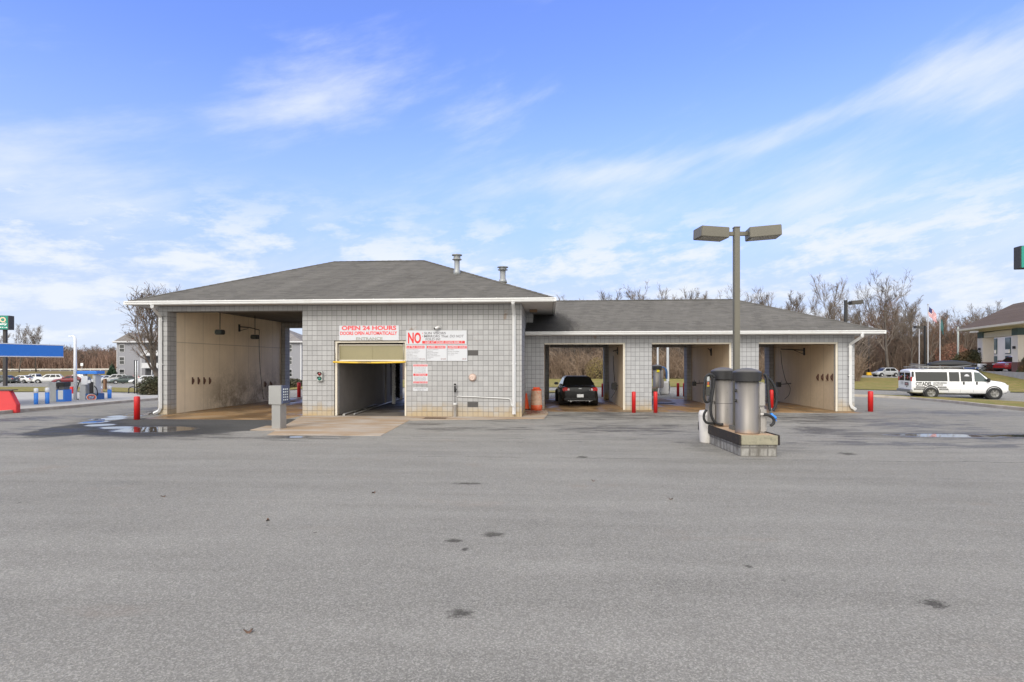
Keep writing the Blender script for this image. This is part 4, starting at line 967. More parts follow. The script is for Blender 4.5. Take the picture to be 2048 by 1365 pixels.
M_HOSE = pbr('ribbed_hose', (.016, .016, .016), .45, var=.2, bump=.6, bs=90)
IL, IW = 2.72, .83
def island(loc, rz, label):
    t = thing('vacuum_island', label, 'island', loc, rz)
    g = MB(); g.box(0, IW, 0, IL, -.1, .36); g.build('block_base', M_ISL, t, bevel=.006, seg=1)
    g = MB(); g.box(-.05, -.002, -.045, IL+.03, .265, .50); g.box(IW+.002, IW+.05, -.045, IL+.03, .265, .50)
    # notched, rotten upper edge of the side boards
    g.build('side_board', M_WOODD, t, bevel=.012)
    g = MB(); g.box(.0, IW, -.045, -.002, .275, .492); g.box(.0, IW, IL+.002, IL+.04, .275, .492); g.build('end_board', M_WOODL, t, bevel=.01)
    g = MB(); g.box(0, IW, 0, IL, .361, .482); g.build('deck', M_WOODT, t, bevel=.01)
    return t
pf = gp(1481.3, 914); RZI = R(3.3)
island(pf, RZI, 'block vacuum island with a timber rim in the lot before the low wing')
MI = Matrix.Translation(pf) @ Matrix.Rotation(RZI, 4, 'Z')
def vacuum(label, side, rag=False):
    t = thing('car_vacuum', label, 'vacuum', (0,0,0), 0, 'coin vacuums on the islands')
    g = MB(); g.lathe([(.275, 0), (.262, .03), (.262, 1.3)], (0,0,0), 40); b = g.build('drum', M_VAC, t)
    g = MB()
    if side > 0: return vac_top(t, b, side)
    for z in (.45, .9): g.box(-.012, .012, -.266, -.26, z, z+.004)
    g.lathe([(.264, .60), (.2655, .604), (.264, .608)], (0,0,0), 40, cap=False); g.build('seam', M_BLACK, b)
    return vac_top(t, b, side)
def vac_top(t, b, side):
    g = MB(); g.lathe([(.262, 1.23), (.312, 1.235)], (0,0,0), 40, cap=False); g.lathe([(.312, 1.235), (.322, 1.44)], (0,0,0), 40, cap=False); g.lathe([(.322, 1.44), (.30, 1.462)], (0,0,0), 40, cap=False); l = g.build('lid', M_LID, t)
    g = MB(); g.lathe([(.302, 1.455), (.285, 1.475), (.20, 1.515), (.10, 1.54), (.004, 1.545)], (0,0,0), 40, cap=False); g.build('lid_dome', M_LIDT, l)
    g = MB(); g.box(side*.22, side*.43, -.12, .18, 0, .62) if side > 0 else g.box(side*.43, side*.22, -.12, .18, 0, .62); 
    g.build('canister', M_VAC2, t, bevel=.05, seg=4)
    g = MB(); g.box(min(side*.22, side*.40), max(side*.22, side*.40), -.10, .16, .63, 1.2); g.build('coin_box', M_VAC2, t, bevel=.03, seg=3)
    for z in (1.04, .80):
        g = MB(); g.tube([(-side*.275, -.03, z), (-side*.29, -.05, z-.06)], .025, 8); g.build('latch', M_BLACK, t)
    return t
def hose(t, pts, r=.03, name='hose', mat=None):
    g = MB(); q = catm(pts, 10); g.tube(q, r, 12); h = g.build(name, mat or M_HOSE, t); return h
# right (near) vacuum
v = vacuum('car vacuum with the blue hose nozzle, nearer end of the island', 1)
pos = MI @ Vector((.34, .46, .482)); v.location = pos; v.rotation_euler = (0, 0, RZI)
def loc_of(t, px, py, dd): 
    return Matrix.Rotation(-t.rotation_euler[2], 4, 'Z') @ (at(px, py, dd)-Vector(t.location))
dv = dep(pos.x, pos.y)
hose(v, [loc_of(v, a, b, dv-.1-k*.01) for k, (a, b) in enumerate(((1528, 748), (1534, 757), (1537, 790), (1539, 815), (1541, 822)))], .033)
hose(v, [loc_of(v, a, b, dv+.12) for (a, b) in ((1529, 752), (1540, 760), (1549, 775), (1553, 795), (1551, 812), (1546, 822))], .033)
h = hose(v, [loc_of(v, a, b, dv-.2) for (a, b) in ((1527, 829), (1538, 831), (1547, 838), (1547, 847), (1541, 852))], .033)
g = MB(); g.tube([loc_of(v, 1520.5, 829, dv-.2), loc_of(v, 1530, 829, dv-.2)], .024, 10); g.build('nozzle', pbr('pale_nozzle', (.5, .48, .46), .4), v)
g = MB(); g.tube([loc_of(v, 1540.5, 817, dv-.1), loc_of(v, 1541.5, 826, dv-.1)], .036, 12); g.build('hose_cuff', pbr('grey_cuff', (.25, .25, .22), .5), v)
g = MB(); a = loc_of(v, 1541.5, 826, dv-.1); rr = random.Random(2)
P = [loc_of(v, x_, y_, dv-.1) for x_, y_ in ((1541.5, 826), (1545, 832), (1549, 836), (1553, 838))]
g.tube(P, [.025, .04, .055, .02], 8); 
for k in range(6): e = loc_of(v, 1548+k*1.3, 838+rr.uniform(0, 6), dv-.1); g.tube([P[2], (P[2]+e)/2+Vector((0, .02*k, 0)), e], [.02, .012, .004], 5)
g.build('blue_nozzle', pbr('bright_blue', (.03, .22, .68), .5), v)
# left (far) vacuum
v2 = vacuum('car vacuum with hoses looped over its gauge panel, farther end of the island', -1)
pos = MI @ Vector((.36, 1.96, .482)); v2.location = pos; v2.rotation_euler = (0, 0, RZI)
dv = dep(pos.x, pos.y)
hose(v2, [loc_of(v2, a, b, dv-.22) for (a, b) in ((1429, 755), (1423, 750), (1416, 750), (1411, 757), (1408.5, 775), (1408, 795), (1411, 804), (1417, 803), (1422, 790), (1424.5, 770), (1424, 757), (1420, 751))], .032)
hose(v2, [loc_of(v2, a, b, dv-.3) for (a, b) in ((1428, 757), (1427, 775), (1423, 800), (1421.5, 820), (1424, 835), (1431, 846), (1440, 849.5), (1446, 849))], .034)
hose(v2, [loc_of(v2, a, b, dv-.24) for (a, b) in ((1413, 820), (1408.5, 828), (1408, 838), (1413, 845.5), (1422, 847), (1431, 847.5))], .032)
g = MB(); a = loc_of(v2, 1411.5, 752, dv-.2); b = loc_of(v2, 1419.5, 792, dv-.2); g.box(a.x, b.x, a.y-.03, a.y+.03, b.z, a.z); gp_ = g.build('gauge_panel', pbr('panel_dark', (.06, .06, .055), .4), v2, bevel=.008)
g = MB(); g.box(a.x+.02, b.x-.02, a.y-.036, a.y-.031, a.z-.14, a.z-.02); g.build('decal', pbr('decal_grey', (.4, .42, .42), .5), v2)
g = MB(); g.box(a.x+.03, b.x-.03, a.y-.036, a.y-.031, a.z-.24, a.z-.16); g.build('decal', pbr('decal_red', (.45, .10, .04), .5), v2)
g = MB(); g.box(a.x+.02, b.x-.02, a.y-.036, a.y-.031, a.z-.28, a.z-.25); g.build('decal', pbr('decal_yellow', (.55, .42, .04), .5), v2)
# lamp post on the island
M_BRZ = pbr('bronze_post', (.125, .115, .088), .48, var=.12, vs=3)
pos = MI @ Vector((.36, 1.12, .482)); t = thing('lamp_post', 'square bronze lamp post with two box heads rising from the vacuum island', 'lamp post', pos, R(1))
d = dep(pos.x, pos.y); hh = CH-(457-YH)*d/F-pos.z
g = MB(); g.box(-.07, .07, -.07, .07, .01, hh); g.build('pole', M_BRZ, t, bevel=.012)
g = MB(); g.box(-.14, .14, -.14, .14, 0, .10); g.build('base_cover', pbr('base_grey', (.14, .135, .12), .6), t, bevel=.01)
g = MB(); g.box(-.076, .076, -.076, .076, hh-.001, hh+.03); g.build('pole_cap', M_BRZ, t, bevel=.006)
M_HEADG = pbr('lamp_lens', (.30, .30, .27), .25, var=.1)
for (xa, xb_, yoff, rot, ty) in ((-.98, -.26, 0, R(9), 0), (.28, 1.02, 0, R(-7), 0)):
    cx = (xa+xb_)/2; wd = (xb_-xa)/2
    Mh = Matrix.Translation((cx, 0, hh-.14)) @ Matrix.Rotation(rot, 4, 'Z') @ Matrix.Rotation(R(2 if cx < 0 else -3), 4, 'Y')
    g = MB(); g.box(-wd, wd, -.24, .24, -.12, .14, Mh); hd = g.build('lamp_head', M_BRZ, t, bevel=.012)
    g = MB(); g.box(-wd+.05, wd-.05, -.2, .2, -.126, -.121, Mh); g.build('lens', M_HEADG, hd)
    g = MB(); a, b = ((xb_-.04, -.07) if cx < 0 else (.07, xa+.04)); g.box(a, b, -.035, .035, hh-.19, hh-.09); g.build('arm', M_BRZ, t, bevel=.006)
# white bin behind the island
p = gp(1406, 885.5); t = thing('trash_bin', 'white rounded plastic bin tucked behind the far end of the near vacuum island', 'bin', (p.x-.0, p.y, p.z))
g = MB(); g.lathe([(.17, 0), (.185, .03), (.215, .74), (.21, .80), (.185, .86), (.02, .885)], (0.1,0,0), 24); g.build('drum', pbr('white_plastic', (.62, .59, .55), .5, var=.12, vs=2, dirt=(.4, .36, .3, .3)), t)
g = MB(); g.lathe([(.222, .72), (.226, .735), (.222, .75)], (0.1,0,0), 24, cap=False); g.build('rim', pbr('rim_white', (.55, .52, .48), .5), t)
# rear vacuum island, seen through the middle bay
pr_ = gp(1288, 792); MR = Matrix.Translation(pr_) @ Matrix.Rotation(R(2), 4, 'Z')
island(pr_, R(2), 'dark vacuum island seen through the middle bay, behind the car wash')
for k, (xx, yy_, lab) in enumerate(((.30, 1.6, 'car vacuum on the rear island, partly hidden by the other'), (.72, .55, 'car vacuum with a yellow sticker and blue hoses on the rear island'))):
    n = dup(v, MR @ Vector((xx+.25*(k == 1), yy_, .482)), R(2), lab)
    if k: g = MB(); g.box(-.08, .1, -.285, -.27, 1.05, 1.2); g.build('sticker', pbr('yellow_sticker', (.75, .62, .02), .5), n)
    for c in list(n.children):
        if c.name.startswith(('hose', 'nozzle', 'blue_nozzle')): bpy.data.objects.remove(c)
    if k:
        M_BH = pbr('blue_hose', (.05, .13, .30), .5)
        for q in range(3): hose(n, [(.28, -.1, 1.36), (.42+.05*q, -.12, 1.38-.03*q), (.56+.04*q, -.12, 1.1), (.58+.03*q, -.12, .6)], .028, mat=M_BH)
p = gp(1328, 789.5); t = thing('trash_bin', 'white square bin standing beside the rear vacuums, seen through the middle bay', 'bin', p)
g = MB(); g.box(-.28, .28, -.25, .25, .02, .88); g.build('drum', pbr('bin_white', (.68, .67, .64), .5), t, bevel=.06, seg=3)
g = MB(); g.tube([(.3, -.1, .9), (.34, -.1, .5), (.3, -.1, .05)], .03); g.build('hose', M_HOSE, t)
for px, top, lab, r in ((1315.5, 655, 'slim grey pole behind the middle bay, the left one of two', .09), (1335.5, 650, 'pale grey pole behind the middle bay, right of the slim one', .12)):
    p = gp(px, 775); d = dep(p.x, p.y); g = MB(); g.lathe([(r*1.8, 0), (r*1.8, .12), (r, .13), (r*.8, 5.2), (.01, 5.25)], (0,0,0), 14)
    tag(g.build('pole', pbr('galvanised_pole', (.36, .37, .37), .5), loc=p), lab, 'pole', 'poles behind the middle bay')
# ---------------------------------------------------------------- vehicles
def paint(name, col, rough=.25): return pbr(name, col, rough, var=.04, vs=1.5, coat=.7 if max(col) > .02 else .15, spec=.5 if max(col) > .02 else .35)
def glassmat(name, col=(.012, .014, .015)):
    m, n, p = newmat(name); p.inputs['Base Color'].default_value = (*col, 1); p.inputs['Roughness'].default_value = .06
    p.inputs['Specular IOR Level'].default_value = .6; return m
M_GLASS = glassmat('tinted_glass'); M_TYRE = pbr('tyre_rubber', (.02, .02, .02), .8, var=.2); M_RIM = pbr('alloy_rim', (.45, .45, .45), .35, metal=.8)
M_PLAST = pbr('black_plastic', (.022, .022, .022), .55); M_TAIL = pbr('tail_red', (.42, .012, .012), .18, coat=.5); M_HEAD = pbr('headlamp_clear', (.55, .57, .58), .12, coat=.6)
M_PLATE = pbr('plate_white', (.62, .64, .66), .5); M_CHROME = pbr('chrome', (.6, .6, .6), .15, metal=1.)
def lerp(a, b, t): return a+(b-a)*t
def wheel(t, x, y, r, wd, side, rim=M_RIM):
    # axle along y; side = +1 or -1 is the outer face
    e = bpy.data.objects.new('wheel', None)
    g = MB(); k = side
    g.lathe([(r*.60, y-k*wd*.5), (r*.93, y-k*wd*.5), (r, y-k*wd*.35), (r, y+k*wd*.35), (r*.94, y+k*wd*.5), (r*.64, y+k*wd*.5), (r*.60, y+k*wd*.42)], (x, 0, r), 24, ax='y', cap=False)
    g.lathe([(r*.60, y-k*wd*.5), (.001, y-k*wd*.5)], (x, 0, r), 24, ax='y', cap=False)
    w_ = g.build('wheel', M_TYRE, t)
    g = MB(); g.lathe([(r*.64, y+k*wd*.47), (r*.60, y+k*wd*.46), (r*.56, y+k*wd*.28), (r*.2, y+k*wd*.25)], (x, 0, r), 24, ax='y', cap=False); g.lathe([(r*.2, y+k*wd*.25), (r*.17, y+k*wd*.44), (.002, y+k*wd*.45)], (x, 0, r), 16, ax='y', cap=False)
    for i in range(6):
        a = 2*math.pi*i/6; u = Vector((math.cos(a), 0, math.sin(a))); v = Vector((-math.sin(a), 0, math.cos(a)))*r*.09
        o = Vector((x, y+k*wd*.40, r)); o2 = Vector((x, y+k*wd*.42, r))
        g.quad(o2+u*r*.12+v, o2+u*r*.12-v, o+u*r*.60-v*.8, o+u*r*.60+v*.8)
    g.build('rim', rim, w_)
    return w_
def body_loft(ST, prof, smooth=True, M=None):
    """ST: stations (x, half width, z sill, z belt, z top); one closed section each."""
    g = MB(); n = None
    for (x, hw_, zs, zb_, zt_) in ST:
        half = [(.0, zs), (.80, zs), (.95, zs+.06), (1.0, lerp(zs, zb_, .42)), (.985, lerp(zs, zb_, .8)), (.94, zb_), (.80, lerp(zb_, zt_, .75)), (.45, zt_), (0, zt_)]
        ring = [(x, hw_*a, z) for a, z in half]+[(x, -hw_*a, z) for a, z in reversed(half[1:-1])]
        n = len(ring); g.v += ring
    for i in range(len(ST)-1):
        for k in range(n): g.face((i*n+k, i*n+(k+1) % n, (i+1)*n+(k+1) % n, (i+1)*n+k), True)
    g.face(range(n), True); g.face(reversed(range((len(ST)-1)*n, len(ST)*n)), True)
    return g
CARS = {  # L, W, H, belt, hood z, windscreen base x, roof front, roof rear, rear glass base, wheel r, wheelbase front/rear x
 'sedan': dict(L=4.9, W=1.84, H=1.46, belt=.96, hood=.80, wb=1.05, rf=.25, rr=-1.15, rb=-1.85, trunk=1.03, r=.325, fx=1.42, rx=-1.38),
 'hatch': dict(L=4.1, W=1.72, H=1.52, belt=.96, hood=.84, wb=1.05, rf=.35, rr=-1.35, rb=-1.90, trunk=.98, r=.31, fx=1.28, rx=-1.25),
 'suv':   dict(L=4.7, W=1.88, H=1.72, belt=1.10, hood=1.02, wb=1.00, rf=.30, rr=-1.75, rb=-2.22, trunk=1.12, r=.36, fx=1.42, rx=-1.35),
 'pickup':dict(L=5.6, W=1.98, H=1.85, belt=1.20, hood=1.12, wb=1.35, rf=.70, rr=-.75, rb=-.95, trunk=1.20, r=.39, fx=1.75, rx=-1.75)}
def make_car(kind, name, label, cat, col, loc, rz, group=None, full=False, flip=1):
    """car points along +x, stands on z = 0"""
    s = CARS[kind]; L, W, Hh = s['L'], s['W'], s['H']; h = W/2; zs = .22
    mt = paint(name+'_paint', col)
    t = thing(name, label, cat, loc, rz, group)
    xf, xr = L/2, -L/2
    belt, hood, trunk = s['belt'], s['hood'], s['trunk']
    ST = [(xr, h*.80, zs+.16, trunk-.26, trunk-.14), (xr+.05, h*.90, zs+.08, trunk-.10, trunk-.03), (xr+.25, h*.97, zs+.02, trunk-.06, trunk), (s['rb'], h*.99, zs, belt-.02, trunk+.0), (s['rx'], h, zs, belt-.02, belt+.0),
          (0, h*.99, zs, belt-.02, belt), (s['wb']-.1, h*.985, zs, belt-.03, belt-.0), (s['wb']+.25, h*.98, zs, hood+.02, hood+.10), (s['fx']+.1, h*.97, zs, hood-.04, hood+.04), (xf-.35, h*.93, zs+.02, hood-.13, hood-.04), (xf-.10, h*.83, zs+.04, hood-.24, hood-.13), (xf, h*.66, zs+.12, hood-.36, hood-.26)]
    b = body_loft(ST, None).build('body', mt, t)
    md = b.modifiers.new('smooth', 'SUBSURF'); md.levels = 1; md.render_levels = 2
    # cabin: frustum with pillars, panes set just proud of it
    zb_ = belt-.02; w0, w1 = h*.90, h*.70; ht = Hh
    BT = [Vector((s['rb'], -w0, zb_)), Vector((s['wb'], -w0, zb_)), Vector((s['wb'], w0, zb_)), Vector((s['rb'], w0, zb_))]
    TP = [Vector((s['rr'], -w1, ht-.05)), Vector((s['rf'], -w1, ht-.05)), Vector((s['rf'], w1, ht-.05)), Vector((s['rr'], w1, ht-.05))]
    g = MB(); g.v = [tuple(v) for v in BT+TP]; g.v += [(lerp(s['rr'], s['rf'], .15), -w1*.8, ht), (lerp(s['rr'], s['rf'], .85), -w1*.8, ht), (lerp(s['rr'], s['rf'], .85), w1*.8, ht), (lerp(s['rr'], s['rf'], .15), w1*.8, ht)]
    for i in range(4): j = (i+1) % 4; g.face((i, j, 4+j, 4+i)); g.face((4+i, 4+j, 8+j, 8+i))
    g.face((8, 9, 10, 11)); g.face((3, 2, 1, 0))
    cab = g.build('cabin', mt, t, bevel=.035, seg=2)
    def pane(nm, A, B, C_, D_, u0, u1, v0, v1, off=.006, mat=M_GLASS):
        def P(u, v): return A.lerp(B, u).lerp(D_.lerp(C_, u), v)
        nn = (B-A).cross(D_-A).normalized()*off
        p = [P(u0, v0)+nn, P(u1, v0)+nn, P(u1, v1)+nn, P(u0, v1)+nn]
        g = MB(); g.quad(*p); g.quad(*[q-nn*.8 for q in reversed(p)])
        for i in range(4): j = (i+1) % 4; g.quad(p[j], p[i], p[i]-nn*.8, p[j]-nn*.8)
        return g.build(nm, mat, t)
    pane('windscreen', BT[1], BT[2], TP[2], TP[1], .05, .95, .06, .93)
    pane('rear_window', BT[3], BT[0], TP[0], TP[3], .06, .94, .10, .92)
    n = 2 if kind != 'suv' else 3
    cuts = {'sedan': [(.12, .50), (.54, .90)], 'hatch': [(.12, .50), (.54, .90)], 'suv': [(.06, .27), (.31, .59), (.63, .90)], 'pickup': [(.10, .46), (.52, .88)]}[kind]
    for (u0, u1) in cuts:
        pane('side_window', BT[0], BT[1], TP[1], TP[0], u0, u1, .08, .90)
        pane('side_window', BT[2], BT[3], TP[3], TP[2], 1-u1, 1-u0, .08, .90)
    for x in (s['fx'], s['rx']):
        for sd_ in (-1, 1): wheel(t, x, sd_*(h-.05), s['r'], .21, sd_)
        for sd_ in (-1, 1):
            g = MB()
            g.lathe([(s['r']*1.14, sd_*(h*.5)), (s['r']*1.14, sd_*(h+.008)), (s['r']*1.0, sd_*(h+.008)), (s['r']*.98, sd_*(h*.5))], (x, 0, s['r']+.01), 24, ax='y', cap=False)
            g.build('wheel_arch', M_BLACK, t)
    for sd_ in (-1, 1):
        g = MB()
        if kind == 'sedan': g.box(xr-.005, xr+.22, sd_*h*.50 if sd_ > 0 else -h*.93, sd_*h*.93 if sd_ > 0 else -h*.50, trunk-.30, trunk-.09)
        else: g.box(xr+.02, xr+.16, sd_*h*.70 if sd_ > 0 else -h*.95, sd_*h*.95 if sd_ > 0 else -h*.70, belt-.22, belt+.06)
        tl = g.build('taillight', M_TAIL, t, bevel=.05, seg=3)
        if kind == 'sedan':
            g = MB(); g.lathe([(.052, -.012), (.045, -.02), (.01, -.022)], (xr, sd_*h*.62, trunk-.20), 14, ax='x'); g.build('reverse_lamp', M_HEAD, tl)
        g = MB(); y0 = sd_*h*.55; y1 = sd_*h*.88; g.box(xf-.30, xf-.07, min(y0, y1), max(y0, y1), hood-.26, hood-.12); g.build('headlight', M_HEAD, t, bevel=.04)
        g = MB(); y0 = sd_*(h*.92); y1 = sd_*(h+.17); g.box(s['wb']-.42, s['wb']-.24, min(y0, y1), max(y0, y1), belt-.01, belt+.13); g.build('mirror', mt, t, bevel=.04)
        for x in (-.02, -1.0):
          g = MB(); g.box(x-.10, x+.10, sd_*(h*.985)-.02, sd_*(h*.985)+.03*sd_ if sd_ > 0 else -(h*.985)+.02, belt-.17, belt-.135) if sd_ > 0 else g.box(x-.10, x+.10, -(h*.985)-.03, -(h*.985)+.02, belt-.17, belt-.135)
          g.build('door_handle', M_PLAST if full else mt, t)
    g = MB(); g.box(xr-.035, xr+.10, -h*.86, h*.86, .30, .44); g.build('rear_bumper', mt if kind == 'sedan' else M_PLAST, t, bevel=.04)
    g = MB(); g.box(xf-.14, xf+.02, -h*.62, h*.62, .28, .42); g.build('front_bumper', M_PLAST, t, bevel=.04)
    g = MB(); g.box(xf-.10, xf-.005, -h*.36, h*.36, hood-.34, hood-.24); g.build('grille', M_PLAST, t, bevel=.02)
    g = MB(); g.box(xr-.045, xr-.03, -.16, .16, (.46 if kind == 'sedan' else .62), (.61 if kind == 'sedan' else .77)); g.build('license_plate', M_PLATE, t)
    if kind == 'pickup':
        g = MB(); g.box(xr+.1, s['rb']-.08, -h*.84, h*.84, belt-.03, belt+.012); g.build('bed_cover', M_PLAST, t)
    return t
p = gp(1157.5, 812); bc = make_car('sedan', 'parked_car', 'glossy black sedan seen from behind inside the first low wash bay', 'car', (.008, .008, .009), (0,0,0), 0, full=True)
s = CARS['sedan']; a = R(90+2.8); fw = Vector((math.cos(a), math.sin(a), 0)); bc.location = p+fw*(s['L']/2-.7); bc.location.z = .008; bc.rotation_euler = (0, 0, a)
g = MB(); g.prism([(-.10, 0), (-.03, .022), (.03, .022), (.10, 0), (.03, -.022), (-.03, -.022)], -2.462, -2.455, 'x'); g.v = [(v[0], v[1], v[2]+.885) for v in g.v]; g.build('emblem', M_CHROME, bc)
g = MB(); put_text(g, 'LS', .45, .56, .80, .84, 0); g.v = [(-2.462, -v[0], v[2]) for v in g.v]; g.build('badge', M_CHROME, bc)
g = MB(); g.box(-2.35, -2.33, -.60, .60, .275, .30); g.build('bumper_trim', M_CHROME, bc)
for q in (-.45, .45): g = MB(); g.tube([(-2.30, q, .26), (-2.47, q, .26)], .035, 10); g.build('exhaust_pipe', M_CHROME, bc)
g = MB(); 
for q in (-.35, .35): g.box(-.75, -.6, q-.12, q+.12, 1.05, 1.30)
# ---------------- white passenger van
def van():
    t = thing('passenger_van', 'long white passenger van with black lettering and boards strapped to its roof rack', 'van')
    L, W, Hh = 5.75, 2.0, 2.08; h = W/2; mt = paint('van_white', (.74, .74, .74), .35); xr, xf = -L/2, L/2
    # side profile: bottom to roof, tumblehome above the belt
    def ring(x, zs, zt, hw_, nose=0):
        zb_ = 1.12
        if zt > 1.3: half = [(0, zs), (.9, zs), (.985, zs+.08), (1., .80), (.99, zb_), (.93, lerp(zb_, zt, .55)), (.865, zt-.13), (.74, zt-.02), (.4, zt+.02), (0, zt+.03)]
        else: half = [(0, zs), (.9, zs), (.985, zs+.08), (1., lerp(zs, zt, .45)), (.985, lerp(zs, zt, .72)), (.97, lerp(zs, zt, .86)), (.93, zt-.06), (.80, zt-.01), (.4, zt+.02), (0, zt+.03)]
        return [(x, hw_*a, z) for a, z in half]+[(x, -hw_*a, z) for a, z in reversed(half[1:-1])]
    ST = [(xr, .42, 1.90, h*.93), (xr+.06, .40, 1.97, h*.985), (xr+.3, .38, 2.02, h), (-1.5, .36, 2.05, h), (0, .36, 2.05, h), (.85, .36, 2.03, h), (1.05, .36, 1.99, h), (1.22, .36, 1.90, h), (1.83, .36, 1.29, h), (1.95, .36, 1.26, h*.995), (2.45, .38, 1.19, h*.98), (2.68, .42, 1.13, h*.95), (2.80, .44, 1.02, h*.92), (2.84, .48, .88, h*.90)]
    g = MB(); n = 0
    for q in ST: r_ = ring(*q[:1], q[1], q[2], q[3]); n = len(r_); g.v += r_
    for i in range(len(ST)-1):
        for k in range(n): g.face((i*n+k, i*n+(k+1) % n, (i+1)*n+(k+1) % n, (i+1)*n+k), True)
    g.face(range(n)); g.face(reversed(range((len(ST)-1)*n, len(ST)*n)))
    b = g.build('body', mt, t)
    # outline of the side at height z (right side is -y)
    def sy(z): return h*(.99-.06*(z-1.12)/.51) if z < 1.63 else h*(.93-.065*(z-1.63)/.29)
    def sidepane(nm, pts, sg, mat=M_GLASS, off=.016):
        g = MB(); zs_ = sorted({z for _, z in pts} | {1.63, 1.8} if max(z for _, z in pts) > 1.63 else {z for _, z in pts})
        def span(z):
            X = []
            for (xa, za), (xb_, zb2) in zip(pts, pts[1:]+pts[:1]):
                if abs(za-zb2) < 1e-6:
                    if abs(za-z) < 1e-6: X += [xa, xb_]
                elif min(za, zb2)-1e-6 <= z <= max(za, zb2)+1e-6: X.append(xa+(xb_-xa)*(z-za)/(zb2-za))
            return min(X), max(X)
        for za, zc in zip(zs_, zs_[1:]):
            (a0, a1), (b0, b1) = span(za), span(zc)
            g.quad((a0, sg*(sy(za)+off), za), (a1, sg*(sy(za)+off), za), (b1, sg*(sy(zc)+off), zc), (b0, sg*(sy(zc)+off), zc))
            g.quad((b0, sg*(sy(zc)+off-.02), zc), (b1, sg*(sy(zc)+off-.02), zc), (a1, sg*(sy(za)+off-.02), za), (a0, sg*(sy(za)+off-.02), za))
        return g.build(nm, mat, t)
    for sg in (-1, 1):
        sidepane('side_window', [(-2.62, 1.20), (-.72, 1.20), (-.72, 1.84), (-2.62, 1.84)], sg)
        sidepane('side_window', [(-.62, 1.20), (-.02, 1.20), (-.02, 1.84), (-.62, 1.84)], sg)
        sidepane('side_window', [(.06, 1.20), (.72, 1.20), (.72, 1.84), (.06, 1.84)], sg)
        sidepane('front_window', [(.86, 1.20), (1.68, 1.20), (1.58, 1.32), (1.15, 1.80), (.86, 1.84)], sg, glassmat('clear_glass', (.05, .07, .07)))
        g = MB(); g.box(1.52, 1.66, min(sg*(h+.02), sg*(h+.22)), max(sg*(h+.02), sg*(h+.22)), 1.16, 1.42); g.build('mirror', M_PLAST, t, bevel=.03)
        for x in (.22, .98): g = MB(); g.box(x-.05, x+.05, min(sg*(h-.01), sg*(h+.02)), max(sg*(h-.01), sg*(h+.02)), .98, 1.18); g.build('door_handle', M_PLAST, t, bevel=.01)
        g = MB()
        for x in (-.67, .0+.02, .79): g.box(x-.006, x+.006, sg*(h*.99)-.004, sg*(h*.99)+.004, .45, 1.15)
        g.box(-2.8, 1.75, sg*h*.998-.003, sg*h*.998+.005, .78, .79)
        g.build('door_seam', pbr('seam_grey', (.25, .25, .25), .6), t)
        g = MB(); g.box(xr-.01, xr+.06, min(sg*h*.80, sg*h*.95), max(sg*h*.80, sg*h*.95), 1.18, 1.50); tl = g.build('taillight', M_TAIL, t, bevel=.015)
        g = MB(); g.box(xr+.02, xr+.14, min(sg*h*.93, sg*h*.995), max(sg*h*.93, sg*h*.995), 1.50, 1.86); g.build('taillight', M_PLAST, t, bevel=.01)
        g = MB(); g.box(xr-.012, xr+.03, min(sg*.05, sg*.78), max(sg*.05, sg*.78), 1.20, 1.80); w_ = g.build('rear_window', M_GLASS, t, bevel=.02)
        rs = random.Random(11+sg)
        for k in range(7):
            y_ = sg*rs.uniform(.15, .68); z_ = rs.uniform(1.24, 1.62); q = rs.uniform(.03, .07)
            g = MB(); g.box(xr-.018, xr-.0125, y_-q, y_+q, z_-q*.8, z_+q*.8); g.build('sticker', pbr('sticker', rs.choice([(.5, .5, .5), (.35, .05, .05), (.5, .45, .1), (.1, .2, .35)]), .5), w_)
        for x in (-1.72, 1.98):
            wheel(t, x, sg*(h-.065), .40, .26, sg, pbr('steel_rim', (.22, .215, .20), .5, metal=.4))
            g = MB(); g.lathe([(.475, sg*h*.6), (.475, sg*(h+.008)), (.41, sg*(h+.008)), (.40, sg*h*.6)], (x, 0, .43), 26, ax='y', cap=False); g.build('wheel_arch', M_BLACK, t)
        g = MB(); g.box(2.66, 2.86, min(sg*.55, sg*.90), max(sg*.55, sg*.90), .76, .98); g.build('headlight', M_HEAD, t, bevel=.02)
    g = MB(); g.quad((1.235, -.80, 1.88), (1.235, .80, 1.88), (1.78, .90, 1.33), (1.78, -.90, 1.33)); g.v = [(v[0]+.012, v[1], v[2]+.012) for v in g.v]; g.build('windscreen', M_GLASS, t)
    g = MB(); g.box(xr-.10, xr+.08, -h*.98, h*.98, .44, .62); g.build('rear_bumper', pbr('bumper_grey', (.22, .22, .22), .45, metal=.4), t, bevel=.02)
    g = MB(); g.box(2.70, 2.95, -h*.92, h*.92, .40, .62); g.build('front_bumper', M_CHROME, t, bevel=.04)
    g = MB(); g.box(2.80, 2.87, -.55, .55, .66, .98); g.build('grille', M_PLAST, t, bevel=.01)
    g = MB(); g.box(xr-.03, xr+.02, -.55, -.05, .88, 1.10); g.build('license_plate', M_PLAST, t, bevel=.01)
    g = MB(); g.box(xr-.036, xr-.031, -.50, -.15, .93, 1.05); g.build('plate_text', pbr('plate_grey', (.35, .2, .2), .5), t)
    g = MB(); g.box(-2.4, 2.4, -.75, .75, .28, .42); g.build('chassis', M_BLACK, t)
    # lettering on the right side (-y)
    yy_ = -h-.014
    Y = lambda z: -(h*1.0+.007)
    MS = pbr('van_black', (.03, .03, .032), .5)
    g = MB(); put_text(g, 'CITADEL', -2.64, -1.64, .88, 1.15, yy_, .03); g.build('lettering', MS, t)
